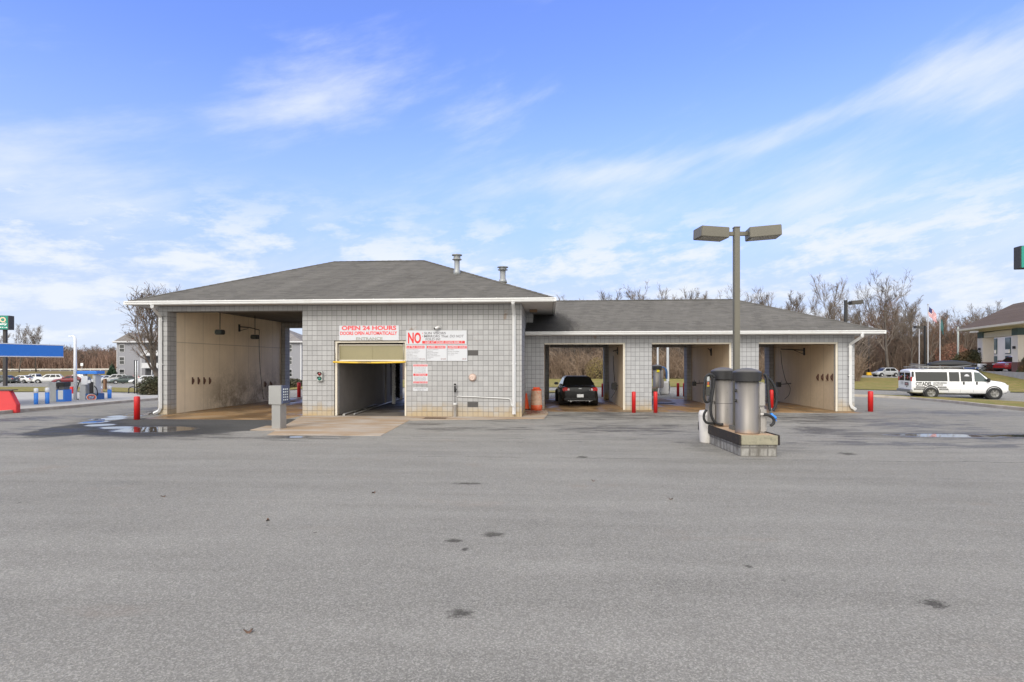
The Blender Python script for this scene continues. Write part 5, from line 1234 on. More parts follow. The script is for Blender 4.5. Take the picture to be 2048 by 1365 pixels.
    for q in (('SKATEBOARDING', -1.58, -.78, 1.03, 1.14), ('FOUNDATION', -1.58, -1.00, .89, 1.00)): g = MB(); put_text(g, *q, yy_, .02); g.build('lettering', MS, t)
    for (a, b, z) in ((-2.62, -2.08, .74), (-2.74, -2.10, .60), (-1.32, -.80, .74), (-1.22, -.70, .60)): g = MB(); g.box(a, b, yy_-.002, yy_+.004, z, z+.10); g.build('banner', MS, t)
    g = MB()
    for (s_t, a, b, z) in (('SKATEPARKS', -2.58, -2.12, .765), ('YOUTH CENTER', -2.70, -2.14, .625), ('PROGRAMS', -1.28, -.84, .765), ('TOURNAMENTS', -1.18, -.74, .625)): put_text(g, s_t, a, b, z, z+.045, yy_-.006, .0)
    g.build('lettering', mt, t)
    g = MB(); xx = xr-.012
    def back(s_t, y0, y1, z0, z1):
        b0 = len(g.v); put_text(g, s_t, 0, 1, z0, z1, 0); g.v[b0:] = [(xx, lerp(y0, y1, v[0]), v[2]) for v in g.v[b0:]]
    back('CITADEL', .55, .15, 1.02, 1.12); back('FOUNDATION', .55, .15, .93, .99); back('www', .80, .70, .72, .75); back('FOUNDATION', .78, .12, .645, .68); g.build('lettering', MS, t)
    g = MB(); g.lathe([(.045, -.0), (.04, -.02)], (xr, -.33, .80), 12, ax='x'); g.build('lock', M_PLAST, t)
    g = MB(); g.lathe([(.16, -.006), (.15, -.012), (.001, -.013)], (0,0,0), 16, ax='y'); g.v = [(v[0]+.42, v[1]-sy(1.55)-.004, v[2]*1.1+1.52) for v in g.v]; g.build('decal', pbr('decal_pale', (.5, .5, .52), .5), t)
    g = MB()
    for x in (-2.1, -.9, .3, 1.0):
        g.tube([(x, -.82, 2.02), (x, -.82, 2.16), (x, .82, 2.16), (x, .82, 2.02)], .022, 8)
    for y_ in (-.80, .80): g.tube([(-2.6, y_, 2.17), (1.1, y_, 2.17)], .022, 8)
    g.build('roof_rack', M_STEEL, t)
    return t
va = at(1838, 0, 36.0); vz = gp(1855, 796.8)
v_ = van()
vd = 37.3; p1 = gd(1860, vd-.6); p2 = gd(1971, vd-1.35)       # near side wheels, rear and front
ax = Vector((p2.x-p1.x, p2.y-p1.y, 0)).normalized(); rzv = math.atan2(ax.y, ax.x)
nrm = Vector((ax.y, -ax.x, 0)); cen = p1+ax*1.72-nrm*.88
v_.location = cen; v_.rotation_euler = (0, 0, rzv); VM = Matrix.Translation(cen) @ Matrix.Rotation(rzv, 4, 'Z')
def rack(name, lab, cat, build, mat):
    g = MB(); build(g); o = g.build(name, mat, None, loc=cen, rot=(0, 0, rzv)); return tag(o, lab, cat, )
def board(x0, x1, y, wd, z, th):
    def f(g):
        n = 12; top = []; 
        for i in range(n+1):
            u = i/n; hw_ = wd*(max(.0, 1-abs(2*u-1)**3.5))**.5+.01; x = lerp(x0, x1, u); zz = z+.10*(abs(2*u-1)**3)
            top.append((x, hw_, zz))
        for (x, hw_, zz) in top: g.v += [(x, y-hw_, zz), (x, y+hw_, zz), (x, y+hw_*.9, zz+th), (x, y-hw_*.9, zz+th)]
        for i in range(n):
            for k in range(4): g.face((i*4+k, i*4+(k+1) % 4, i*4+4+(k+1) % 4, i*4+4+k), True)
        g.face((0, 1, 2, 3)); g.face((n*4+3, n*4+2, n*4+1, n*4))
    return f
def podf(g):
    ST = [(-1.55, .22, .02), (-1.45, .38, .14), (-.9, .46, .28), (-.1, .46, .31), (.7, .42, .24), (1.1, .30, .10), (1.2, .16, .02)]
    for (x, hw_, hh_) in ST:
        for k in range(12):
            a = 2*math.pi*k/12; g.v.append((x, -.25+hw_*math.cos(a), 2.26+.08+(hh_ if math.sin(a) > 0 else .07)*math.sin(a)))
    for i in range(len(ST)-1):
        for k in range(12): g.face((i*12+k, i*12+(k+1) % 12, (i+1)*12+(k+1) % 12, (i+1)*12+k), True)
    g.face(range(12)); g.face(reversed(range(len(g.v)-12, len(g.v))))
rack('cargo_pod', 'dark rounded cargo pod on the roof rack of the white van', 'cargo box', podf, pbr('pod_charcoal', (.02, .02, .022), .6))
rack('paddle_board', 'pale long board lying on the van roof rack nearest the curb side', 'board', board(-2.85, .9, -.58, .24, 2.19, .05), pbr('board_pale', (.16, .16, .165), .5))
rack('paddle_board', 'dark long board on the rear of the van roof rack, far side', 'board', board(-2.3, .1, .45, .26, 2.28, .07), pbr('board_dark', (.07, .07, .08), .4))
rack('paddle_board', 'grey board on the front of the van roof rack behind the pod', 'board', board(-.6, 1.75, .5, .3, 2.24, .08), pbr('board_grey', (.06, .06, .07), .5))
def bluef(g): g.box(.35, 1.2, -.78, -.35, 2.075, 2.15)
tag(rack('rolled_mat', 'blue rolled mat strapped on the front of the van roof', 'mat', bluef, pbr('blue_mat', (.03, .07, .22), .6)), None)
# other cars
def car_at(kind, px, d, rz, col, lab, grp=None, dz=0):
    p = gd(px, d); return make_car(kind, 'parked_car', lab, 'car', col, (p.x, p.y, p.z+.06+dz), rz, grp)
car_at('hatch', 1770, 92, R(180+8), (.42, .43, .44), 'small silver hatchback parked beyond the lawn behind the white van')
p = gd(2030, 61.5); make_car('suv', 'parked_car', 'red crossover half under the hotel porch by the shrub', 'car', (.36, .012, .02), (p.x, p.y, p.z+.12), R(196))
G1 = 'cars parked in the row left of the tall block'
car_at('sedan', 6, 100, R(186), (.05, .06, .06), 'dark grey sedan at the far left of the row under the fuel canopy', G1)
car_at('sedan', 44, 103, R(180), (.68, .68, .67), 'low white sedan second in the row beyond the forecourt', G1)
car_at('pickup', 70, 124, R(185), (.68, .68, .67), 'white pickup with square windows, behind the white sedan', G1)
car_at('suv', 97, 104, R(215), (.66, .66, .65), 'white crossover turned towards the lane, behind the grey kiosk', G1)
car_at('sedan', 137, 102, R(222), (.20, .02, .025), 'dark maroon sedan behind the white lamp pole', G1)
car_at('suv', 152, 122, R(190), (.64, .64, .64), 'white car mostly hidden behind the maroon sedan', G1)
car_at('sedan', 208, 101, R(250), (.60, .61, .62), 'pale car end showing just right of the fuel pump', G1)
car_at('suv', 228, 100, R(222), (.45, .45, .44), 'silver crossover between the fuel pump and the dark green car', G1)
car_at('sedan', 250, 98, R(222), (.05, .075, .07), 'dark green car beside the pole frame', G1)
car_at('sedan', 290, 96, R(215), (.62, .63, .64), 'pale silver sedan nearest the tall block beside the shrub', G1)
car_at('sedan', 267, 116, R(190), (.52, .05, .045), 'red car in the far row before the apartment hedge', G1)
car_at('sedan', 290, 113, R(200), (.35, .40, .44), 'bluish silver car in the far row behind the pale silver sedan', G1)
car_at('suv', 312, 114, R(200), (.30, .34, .38), 'grey blue car half hidden behind the corner of the tall block', G1)
# ---------------------------------------------------------------- fuel station on the left
M_BLUE = pbr('canopy_blue', (.035, .20, .66), .45, var=.05); M_PGREY = pbr('pump_grey', (.46, .47, .47), .45, var=.08); M_PWHITE = pbr('pole_white', (.72, .73, .74), .45)
t = thing('fuel_canopy', 'flat blue fuel station canopy reaching in from the left edge', 'canopy')
a = at(124, 700, 31.0); b = at(-260, 700, 23.0); z1 = at(124, 692, 31).z; z0 = at(124, 713.5, 31).z
dv_ = Vector((b.x-a.x, b.y-a.y, 0)); Lc = dv_.length; an = math.atan2(dv_.y, dv_.x); MC = Matrix.Translation((a.x, a.y, 0)) @ Matrix.Rotation(an, 4, 'Z')
g = MB(); g.box(0, Lc, -5.5, -.0, z0+.02, z1-.02, MC); g.build('deck', pbr('canopy_underside', (.42, .42, .42), .6), t)
g = MB(); g.box(-.03, Lc, .001, .06, z0, z1, MC); g.box(-.06, -.001, -5.5, .0, z0, z1, MC); g.build('fascia', M_BLUE, t)
g = MB(); g.box(-.04, Lc, .001, .075, z1+.001, z1+.05, MC); g.box(-.04, Lc, .001, .075, z0-.05, z0-.001, MC); g.build('trim', M_PWHITE, t)
for x in (6., 12.): g = MB(); q = MC @ Vector((x, -2.7, 0)); g.box(x-.15, x+.15, -2.85, -2.55, H(q.x, q.y), z0, MC); g.build('column', M_PWHITE, t)
def dims(px0, px1, d): return (px1-px0)*d/F
def stand(px, pyb):
    p = gp(px, pyb); return p, dep(p.x, p.y)
def bbol(px, pyb, lab):
    p, d = stand(px, pyb); k = d/F; h = 36*k if px < 150 else 28*k; r = 3.4*k
    t = thing('bollard', lab, 'bollard', p, 0, 'blue and white bollards on the forecourt')
    g = MB(); g.lathe([(r, 0), (r, h*.74)], (0,0,0), 18); g.build('post', M_BLUE, t)
    g = MB(); g.lathe([(r*1.03, h*.74), (r*1.03, h*.97), (r*.8, h), (.005, h+.01)], (0,0,0), 18); g.build('cap', M_PWHITE, t)
bbol(72, 813, 'blue bollard with a white cap next to the red bin'); bbol(94.5, 812, 'blue bollard with a white cap beside the grey kiosk'); bbol(219, 800.5, 'blue bollard with a white cap right of the fuel pump')
p, d = stand(117, 807); k = d/F; t = thing('kiosk', 'grey and blue self service kiosk with a black terminal on the forecourt', 'kiosk', p, R(12))
g = MB(); g.box(-15*k, -1*k, -.15, .5, 0, 42*k); g.build('housing', M_PGREY, t, bevel=.01)
g = MB(); g.box(-.5*k, 15*k, -.18, .45, 0, 27*k); g.build('lower_panel', M_BLUE, t, bevel=.01)
g = MB(); g.box(3*k, 12*k, -.19, -.181, 8*k, 26*k); g.build('notice', M_PWHITE, t)
g = MB(); g.box(3*k, 12*k, -.1, .4, 27.1*k, 35*k); g.build('neck', pbr('kiosk_dark', (.12, .12, .12), .5), t)
g = MB(); g.box(0, 14.5*k, -.22, .4, 33.5*k, 42*k); g.build('terminal', M_BLACK, t, bevel=.02)
p, d = stand(150.5, 803); k = d/F; t = thing('lamp_post', 'slim white pole with a short curved top beside the fuel pump', 'lamp post', p)
g = MB(); zt = (803-678)*k; g.tube([(0, 0, 0), (0, 0, zt*.6), (0, 0, zt-.1), (-.03, 0, zt+.06), (-.12, 0, zt+.16), (-.24, 0, zt+.18)], [3*k, 2.8*k, 2.4*k, 2.2*k, 1.8*k, 1.2*k], 12); g.build('pole', M_PWHITE, t)
g = MB(); g.box(-.42, -.2, -.06, .06, zt+.13, zt+.19); g.build('lamp_head', M_PWHITE, t, bevel=.01)
g = MB(); g.lathe([(6*k, 0), (6*k, .06), (3.4*k, .1)], (0,0,0), 16); g.build('base', M_PWHITE, t)
p, d = stand(144.5, 790); k = d/F; t = thing('extinguisher_box', 'small red box on a stand left of the white pole', 'box', p)
g = MB(); g.box(-3*k, 3*k, -.1, .1, 2*k, 16*k); g.build('box', M_RED, t, bevel=.02)
g = MB(); g.box(-1.2*k, 1.2*k, -.105, -.101, 5*k, 11*k); g.build('label', M_PWHITE, t)
g = MB(); g.box(-1*k, 1*k, -.03, .03, 0, 2*k); g.build('stand', M_PGREY, t)
p, d = stand(181, 802.5); k = d/F; t = thing('fuel_pump', 'grey fuel pump with a blue top sign and an orange oval emblem', 'fuel pump', p, R(6))
g = MB(); g.prism([(-17*k, 0), (-5*k, 0), (-5*k, 28*k), (-8*k, 48*k), (-13*k, 48*k), (-17*k, 22*k)], -.2, .4, 'y'); g.box(7*k, 13*k, -.15, .35, 15*k, 52*k); g.build('housing', M_PGREY, t, bevel=.015)
g = MB(); g.box(-4.9*k, 18*k, -.22, .42, 0, 15*k); lp = g.build('lower_panel', pbr('pump_blue', (.03, .10, .28), .45), t, bevel=.01)
g = MB(); 
for k2 in range(40):
    a0, a1 = 2*math.pi*k2/40, 2*math.pi*(k2+1)/40; A_, B_ = (9*k, 6*k), (6.6*k, 3.9*k); c0 = (7*k, 7.6*k)
    g.quad(*[(c0[0]+r_[0]*math.cos(a_), -.226, c0[1]+r_[1]*math.sin(a_)) for r_, a_ in ((A_, a0), (A_, a1), (B_, a1), (B_, a0))])
g.build('emblem', pbr('emblem_orange', (.70, .14, .03), .5), lp)
g = MB()
for k2 in range(40):
    a0, a1 = 2*math.pi*k2/40, 2*math.pi*(k2+1)/40; A_, B_ = (10*k, 7*k), (9*k, 6*k)
    g.quad(*[(c0[0]+r_[0]*math.cos(a_), -.228, c0[1]+r_[1]*math.sin(a_)) for r_, a_ in ((A_, a0), (A_, a1), (B_, a1), (B_, a0))])
put_text(g, 'STOP', 2.6*k, 11.4*k, 5*k, 9.6*k, -.228, .01); g.build('emblem', M_PWHITE, lp)
g = MB(); g.box(-20*k, 18*k, -.28, .45, 54*k, 60*k); g.build('top_sign', M_BLUE, t, bevel=.01)
g = MB(); g.box(-13*k, -8*k, -.05, .1, 48*k, 54*k); g.box(8*k, 12*k, -.05, .1, 52*k, 54*k); g.build('post', M_PGREY, t)
g = MB(); g.box(-12*k, 0*k, -.26, -.21, 33*k, 50*k); g.box(-4*k, 5*k, -.24, -.2, 36*k, 42*k); g.build('price_panel', M_PWHITE, t)
g = MB(); g.box(2*k, 9*k, -.2, .2, 15.1*k, 38*k); g.build('nozzle_rack', M_PLAST, t, bevel=.01)
g = MB(); g.tube(catm([(-17*k, -.1, 44*k), (-21*k, -.15, 30*k), (-24*k, -.2, 12*k), (-27*k, -.2, 3*k), (-18*k, -.2, 4*k)]), .03, 8); g.tube(catm([(12*k, -.2, 30*k), (19*k, -.3, 24*k), (20*k, -.3, 12*k), (12*k, -.3, 16*k)]), .03, 8); g.build('hose', M_HOSE, t)
p, d = stand(200, 798.5); k = d/F; t = thing('trash_bin', 'pale pinkish bin right behind the fuel pump', 'bin', p)
g = MB(); g.lathe([(4*k, 0), (4.3*k, 20*k)], (0,0,0), 18); g.build('drum', pbr('bin_pink', (.50, .32, .27), .6), t)
g = MB(); g.lathe([(4.5*k, 20*k), (4.5*k, 22*k), (2.5*k, 25*k), (.01, 25.5*k)], (0,0,0), 18); g.build('lid', M_PWHITE, t)
p, d = stand(210, 780); k = d/F; g = MB(); g.box(-.12, .12, -.12, .12, 0, 22*k)
tag(g.build('post', pbr('brown_post', (.17, .09, .05), .7), loc=p, bevel=.02), 'short brown wooden post before the parked cars', 'post')
# red flared bin at the left edge
d = 24.0; p = gd(8, d); k = d/F; t = thing('flared_bin', 'big red flared steel bin cut off by the left edge', 'bin', p, R(6))
zt = (d and 44*k)
g = MB(); x0, x1 = -60*k, 24*k
g.prism([(x0, 0), (x1, 0), (x1, 17*k), (10*k, 45*k), (x0+15*k, 45*k), (x0, 17*k)], 0, .22, 'y'); g.build('body', pbr('flat_red', (.52, .035, .04), .5, var=.1), t, bevel=.02)
g = MB(); g.box(x0+13*k, 17*k, -.04, .26, 45.1*k, 47*k); g.build('rim', pbr('bin_dark', (.06, .05, .05), .6), t)
# tall green hotel sign on the left
d = 74.; k = d/F; p = gd(10.5, d); t = thing('hotel_sign', 'green hotel sign box on a dark pole above the blue canopy', 'sign', p, R(14))
zb_ = (CH-(660-YH)*k)-p.z; zt = (CH-(632-YH)*k)-p.z
g = MB(); g.box(-.18, .18, -.18, .18, 0, zb_+.1); g.build('pole', pbr('pole_dark', (.035, .03, .03), .6), t)
g = MB(); g.box(-33*k, 10.5*k, -.45, .55, zb_, zt); bx_ = g.build('box', pbr('sign_edge', (.045, .04, .04), .6), t)
g = MB(); g.box(-32.5*k, 9*k, -.47, -.451, zb_+.03, zt-.03); f_ = g.build('face', pbr('sign_green', (.0, .20, .145), .4, var=.04), t)
def qlogo(f_, cx, cz, r, y):
    g = MB()
    for i in range(30):
        a0, a1 = 2*math.pi*i/30, 2*math.pi*(i+1)/30
        g.quad(*[(cx+q*math.cos(a), y, cz+q*.95*math.sin(a)) for q, a in ((r, a0), (r, a1), (r*.58, a1), (r*.58, a0))])
    g.quad((cx+r*.1, y-.002, cz-r*.75), (cx+r*.4, y-.002, cz-r*.75), (cx+r*1.1, y-.002, cz-r*1.05), (cx+r*.75, y-.002, cz-r*1.05)); g.build('logo', pbr('logo_cream', (.70, .52, .36), .5), f_)
qlogo(f_, 0*k, lerp(zb_, zt, .70), 5.6*k, -.475)
g = MB(); put_text(g, 'Quality', -16*k, 8*k, lerp(zb_, zt, .28), lerp(zb_, zt, .48), -.475, .03, .2); put_text(g, 'INN', -16*k, 8*k, lerp(zb_, zt, .12), lerp(zb_, zt, .19), -.475, .02); g.build('lettering', M_PWHITE, f_)
# its twin at the right edge
d = 42.; k = d/F; p = gd(2079, d); t = thing('hotel_sign', 'green hotel sign box reaching in at the right edge above the porch', 'sign', p, R(-6))
zb_ = (CH-(537-YH)*k)-p.z; zt = (CH-(492-YH)*k)-p.z
g = MB(); g.box(-.14, .14, -.14, .14, 0, zb_+.1); g.build('pole', pbr('pole_dark2', (.035, .03, .03), .6), t)
g = MB(); g.box(-38*k, 38*k, -.30, .45, zb_, zt); g.build('box', pbr('sign_edge2', (.045, .042, .04), .6), t, bevel=.03)
g = MB(); g.box(-36.5*k, 37*k, -.325, -.301, zb_+.05, zt-.05); f_ = g.build('face', pbr('sign_green2', (.0, .22, .17), .4, var=.04), t)
qlogo(f_, 22*k, lerp(zb_, zt, .72), 7*k, -.33)
g = MB(); put_text(g, 'Quality', -31*k, 30*k, lerp(zb_, zt, .25), lerp(zb_, zt, .45), -.33, .03, .2); put_text(g, 'INN', -12*k, 12*k, lerp(zb_, zt, .10), lerp(zb_, zt, .19), -.33, .02); g.build('lettering', M_PWHITE, f_)
# bike rack and poles by the shrub
p, d = stand(266, 788); k = d/F; t = thing('bike_rack', 'black looped bike rack with two black uprights on the verge', 'bike rack', p)
r = 9*k; g = MB(); g.tube([(-r, 0, 0), (-r, 0, 9*k)]+[(-r*math.cos(a*math.pi/10), 0, 9*k+r*.55*math.sin(a*math.pi/10)) for a in range(11)]+[(r, 0, 9*k), (r, 0, 0)], 1.0*k, 8); g.build('loop', M_BLACK, t)
for x in (-2.5, 2): g = MB(); g.tube([(x*k, .3, 0), (x*k, .3, 67*k)], .9*k, 8); g.build('upright', M_BLACK, t)
for x, lab in ((271.5, 'thin white marker pole right beside the bike rack'), (275, 'thin white marker pole just right of its twin by the shrub')):
    p = gp(x, 784); g = MB(); g.lathe([(.045, 0), (.045, 2.9), (.01, 2.92)], (0,0,0), 10); tag(g.build('marker_pole', M_PWHITE, loc=p), lab, 'pole', 'white marker poles')
# guard rail on the bank top
t = thing('guard_rail', 'long pale guard rail along the top of the dry bank', 'guard rail')
A_ = [gd(px, 199) for px in range(-200, 240, 20)]
g = MB()
for a, b in zip(A_, A_[1:]): g.quad((a.x, a.y, a.z+.55), (b.x, b.y, b.z+.55), (b.x, b.y, b.z+.95), (a.x, a.y, a.z+.95))
g.build('beam', pbr('rail_pale', (.62, .60, .55), .5), t)
for a in A_: g = MB(); g.box(a.x-.08, a.x+.08, a.y+.05, a.y+.2, a.z-.1, a.z+.9); g.build('post', M_PGREY, t)
p = gd(164, 190); t = thing('road_sign', 'small pale road sign on a thin post on the bank', 'sign', p); k = 190/F
g = MB(); g.box(-.06, .06, -.06, .06, 0, 3.4); g.build('post', M_PGREY, t)
g = MB(); g.box(-.5, .5, -.1, -.065, 2.4, 3.4); g.build('panel', M_PWHITE, t)
# ---------------------------------------------------------------- apartment block
d = 116.; k = d/F
M_SID = pbr('grey_siding', (.235, .235, .255), .8, var=.08, vs=.4); M_WFR = pbr('white_frame', (.50, .50, .51), .6); M_RFA = shingle('apartment_shingle', (.20, .185, .18))
p0 = at(234, 760, d); p1 = at(603, 760, d); ap = Vector((p1.x-p0.x, p1.y-p0.y, 0)); La = ap.length
t = thing('apartment_building', 'grey three storey apartment block with white balconies behind the tall block', 'building', (p0.x, p0.y, p0.z-.6), math.atan2(ap.y, ap.x))
zb_ = .6; st_h = 24.6*k; ze = 3*st_h+zb_+.25
g = MB(); g.box(0, La, 0, 13, 0, ze); g.build('wall', M_SID, t)
g = hip(-.5, La+.5, -.6, 13.6, ze+.02, 7, La-7, 6.5, ze+3.6, .3); g.build('roof', M_RFA, t)
# front gable over the left end
g = MB(); g.prism([(-.4, ze+.02), (6.6, ze+.02), (3.1, ze+2.0)], -.62, 4.5, 'y'); g.build('gable', M_RFA, t)
g = MB(); g.box(-.55, La+.55, -.72, -.6, ze-.18, ze+.1); g.box(-.05, .10, -.06, -.001, 0, ze-.2); g.box(La-.25, La+.02, -.06, -.001, 0, ze-.2); g.build('trim', M_WFR, t)
def awin(x, z, wd=1.0, hh=1.5):
    g = MB(); g.box(x-wd/2-.1, x+wd/2+.1, -.07, -.002, z-.1, z+hh+.1); w_ = g.build('window', M_WFR, t)
    g = MB(); g.box(x-wd/2, x+wd/2, -.085, -.071, z, z+hh*.46); g.box(x-wd/2, x+wd/2, -.085, -.071, z+hh*.52, z+hh); g.build('pane', M_GLASS, w_)
for fl in range(3):
    for x in (1.1, La-2.6, La-7.5): awin(x, zb_+fl*st_h+.75)
    # balconies
    for x0 in (6.2, La-14):
        z = zb_+fl*st_h
        g = MB(); g.box(x0, x0+4.6, -.03, -.002, z+.1, z+st_h-.35); b_ = g.build('balcony', pbr('balcony_recess_shade', (.05, .05, .055), .7), t)  # flat dark panel with the shade of a recess put into its colour
        g = MB(); g.box(x0-.12, x0+4.72, -1.3, -.031, z-.12, z+.08); g.box(x0-.1, x0+.05, -1.3, -1.15, z+.081, z+st_h-.13); g.box(x0+4.55, x0+4.7, -1.3, -1.15, z+.081, z+st_h-.13); g.box(x0+2.2, x0+2.35, -1.3, -1.15, z+.081, z+st_h-.13)
        g.box(x0+.06, x0+2.19, -1.24, -1.2, z+.081, z+1.0); g.box(x0+2.36, x0+4.54, -1.24, -1.2, z+.081, z+1.0); g.build('railing', M_WFR, b_)
for z in (1.9, 4.6): g = MB(); g.box(La-4.9, La-4.4, -.1, -.002, zb_+z, zb_+z+.18); g.build('vent_hood', M_WFR, t)
# ---------------------------------------------------------------- hotel with porch
M_STU = pbr('hotel_stucco', (.78, .71, .61), .8, var=.08, vs=.6); M_HBR = pbr('hotel_brick', (.17, .085, .07), .8, var=.2, vs=2); M_HGR = pbr('capital_green', (.06, .10, .10), .6); M_HRF = shingle('hotel_shingle', (.12, .09, .075)); M_HTR = pbr('hotel_trim', (.62, .57, .47), .6)
P1 = at(1969, 742, 65.); P2 = at(2043, 742, 57.5); ax = Vector((P2.x-P1.x, P2.y-P1.y, 0)); La = ax.length; an = math.atan2(ax.y, ax.x)
zg = H(P1.x, P1.y); 
t = thing('hotel', 'beige two storey hotel with a hip roofed porch on brick footed pillars', 'hotel', (P1.x, P1.y, P1.z), an)
kk = 65/F; hp = 65*kk
def pil(x):
    g = MB(); g.box(x-.55, x+.55, -.55, .55, 1.05, hp); q = g.build('pillar', M_STU, t)
    g = MB(); g.box(x-.60, x+.60, -.60, .60, -.3, 1.05); g.build('footing', M_HBR, q)
    g = MB(); g.box(x-.60, x+.60, -.60, .60, hp+.001, hp+.75); g.build('capital', M_HGR, q)
    g = MB(); g.box(x-.12, x+.12, -.75, -.56, 2.5, 2.8); g.build('lamp', M_BLACK, q)
pil(.35); pil(La)
g = MB(); g.box(.96, La-.61, -.45, .45, hp+.0, hp+.62); g.box(-.2, La+8, -.5, .5, hp+.76, hp+1.0); g.build('beam', M_HTR, t)
g = hip(-2.0, La+11, -2.0, 5.5, hp+1.2, 2.4, La+6, 1.75, hp+3.9, .06); g.build('porch_roof', M_HRF, t)
g = MB(); g.box(-2.05, La+11.05, -2.1, -2.0, hp+1.0, hp+1.22); g.box(-2.1, -2.0, -2.0, 5.5, hp+1.0, hp+1.22); g.box(-2., La+11, -2., 5.5, hp+1.0, hp+1.08); g.build('fascia', M_HTR, t)
MHL = Matrix.Translation(P1) @ Matrix.Rotation(an, 4, 'Z')
def hx(px, yl):
    lo, hi = -40., 40.
    for _ in range(50):
        m_ = (lo+hi)/2; q = MHL @ Vector((m_, yl, 0)); v = 1024+F*(q.x*c_+q.y*s_)/dep(q.x, q.y)
        if v < px: lo = m_
        else: hi = m_
    return (lo+hi)/2
xw = hx(1955, 10)
g = MB(); g.box(xw, La+14, 10.0, 22, -.5, 5.9); g.build('wall', M_STU, t)
g = MB(); g.box(hx(1995, 9.98), hx(2011, 9.98), 9.97, 9.999, -.5, 1.35); g.box(hx(2022, 9.98), La+14.02, 9.97, 9.999, -.5, 1.35); g.build('plinth', M_HBR, t)
g = MB(); g.box(xw-.6, La+14.5, 9.2, 22.8, 5.92, 6.2); g.build('eave', M_HTR, t)
g = hip(xw-.5, La+14.4, 9.3, 22.7, 6.4, xw+6, La+8, 16, 8.2, .18); g.build('roof', M_HRF, t)
for x in (hx(1989, 9.95), hx(2016, 9.95), hx(2075, 9.95)):
    for z, hh in ((3.0, 1.6), (.2, 1.7)):
        g = MB(); g.box(x-.75, x+.75, 9.93, 9.966, z-.7 if z > 1 else z-.1, z+hh+.1); w_ = g.build('window', M_HGR, t)
        g = MB(); g.box(x-.6, x+.6, 9.90, 9.929, z+.05, z+hh); g.build('pane', glassmat('hotel_glass', (.10, .13, .13)), w_)
        if z > 1: g = MB(); g.box(x-.55, x+.55, 9.80, 9.928, z-.6, z-.05); g.build('air_conditioner', M_STU, w_)
g = MB(); g.box(hx(2030, 9.9), hx(2030, 9.9)+.08, 9.85, 9.96, -.3, 5.9); g.build('downspout', M_HTR, t)
sl_c = [tuple(Matrix.Translation((P1.x, P1.y, 0)) @ Matrix.Rotation(an, 4, 'Z') @ Vector(q))[:2] for q in ((-2.2, -1.6, 0), (La+14, -1.6, 0), (La+14, 10, 0), (-2.2, 10, 0))]
slab('porch_slab', sl_c, P1.z-.8, P1.z-.02, M_WALK)
MH = Matrix.Translation(P1) @ Matrix.Rotation(an, 4, 'Z')
t = thing('picnic_table', 'dark picnic table under the hotel porch beside a white pot', 'table', MH @ Vector((3.0, -.9, 0)), an)
g = MB(); g.box(-.85, .85, -.38, .38, .70, .76); g.build('top', M_PLAST, t)
for y in (-.75, .75): g = MB(); g.box(-.85, .85, y-.14, y+.14, .42, .47); g.build('bench', M_PLAST, t)
for x in (-.6, .6): g = MB(); g.tube([(x, -.7, 0), (x, .2, .70)], .04, 6); g.tube([(x, .7, 0), (x, -.2, .70)], .04, 6); g.build('leg', M_PLAST, t)
p = MH @ Vector((1.6, -.9, 0)); g = MB(); g.lathe([(.32, 0), (.42, .45), (.44, .85), (.38, .86), (.36, .7), (.01, .7)], (0,0,0), 18)
tag(g.build('planter', M_PWHITE, loc=p), 'white round planter beside the first hotel porch pillar', 'planter')
# ---------------------------------------------------------------- flagpoles and lot lamps
M_POLE = pbr('flagpole_silver', (.36, .36, .36), .5)
def fpole(px, top, d, lab, r=.085, grp='silver flagpoles by the hotel'):
    p = gd(px, d); h = CH-(top-YH)*d/F-p.z; t = thing('flagpole', lab, 'flagpole', p, 0, grp)
    g = MB(); g.lathe([(r*1.7, 0), (r*1.7, .1), (r, .12), (r*.6, h)], (0,0,0), 12); g.build('pole', M_POLE, t)
    g = MB(); g.lathe([(.01, h), (.11, h+.06), (.12, h+.12), (.09, h+.2), (.01, h+.24)], (0,0,0), 12); g.build('finial', M_POLE, t); return t, p, h
fpole(1838.5, 637, 84, 'bare silver flagpole left of the one with the striped flag')
t, p, h = fpole(1856, 611, 83, 'tallest silver flagpole, flying the striped flag')
def flag(nm, lab, p, h, wd, ht, mats, drape):
    # limp flag hanging beside the pole, with folds
    o = thing(nm, lab, 'flag', (p.x+.1, p.y-.03, p.z+h))
    n = 18; m = 13
    def pt(i, j):
        u, v = i/n, j/m; x = u*wd*.42; z = -.15-v*ht-u*drape; y = .10*math.sin(u*9+v*2)*(.3+u); return (x+.05*math.sin(v*7), y, z)
    for nm_, mat, test in mats:
        g = MB()
        for i in range(n):
            for j in range(m):
                if test(i, j): g.quad(pt(i, j), pt(i, j+1), pt(i+1, j+1), pt(i+1, j), sm=True)
        if g.f: g.build(nm_, mat, o)
    return o
ca = lambda i, j: i < 7 and j < 7
flag('striped_flag', 'red and white striped flag with a blue corner on the tallest pole', p, h, 2.6, 1.5, [('canton', pbr('flag_blue', (.03, .035, .12), .8), ca), ('red_stripes', pbr('flag_red', (.45, .03, .05), .8), lambda i, j: not ca(i, j) and j % 2 == 0), ('white_stripes', pbr('flag_white', (.65, .63, .63), .8), lambda i, j: not ca(i, j) and j % 2 == 1)], 1.1)
t, p, h = fpole(1880, 634, 85, 'silver flagpole flying a green banner, right of the striped flag')
flag('green_flag', 'limp dark green banner on the right flagpole', p, h, .9, 2.0, [('cloth', pbr('flag_green', (.05, .13, .13), .8), lambda i, j: True)], .8)
p = gd(1916, 88); g = MB(); g.lathe([(.16, 0), (.12, CH-(655-YH)*88/F-p.z), (.01, CH-(654-YH)*88/F-p.z)], (0,0,0), 12)
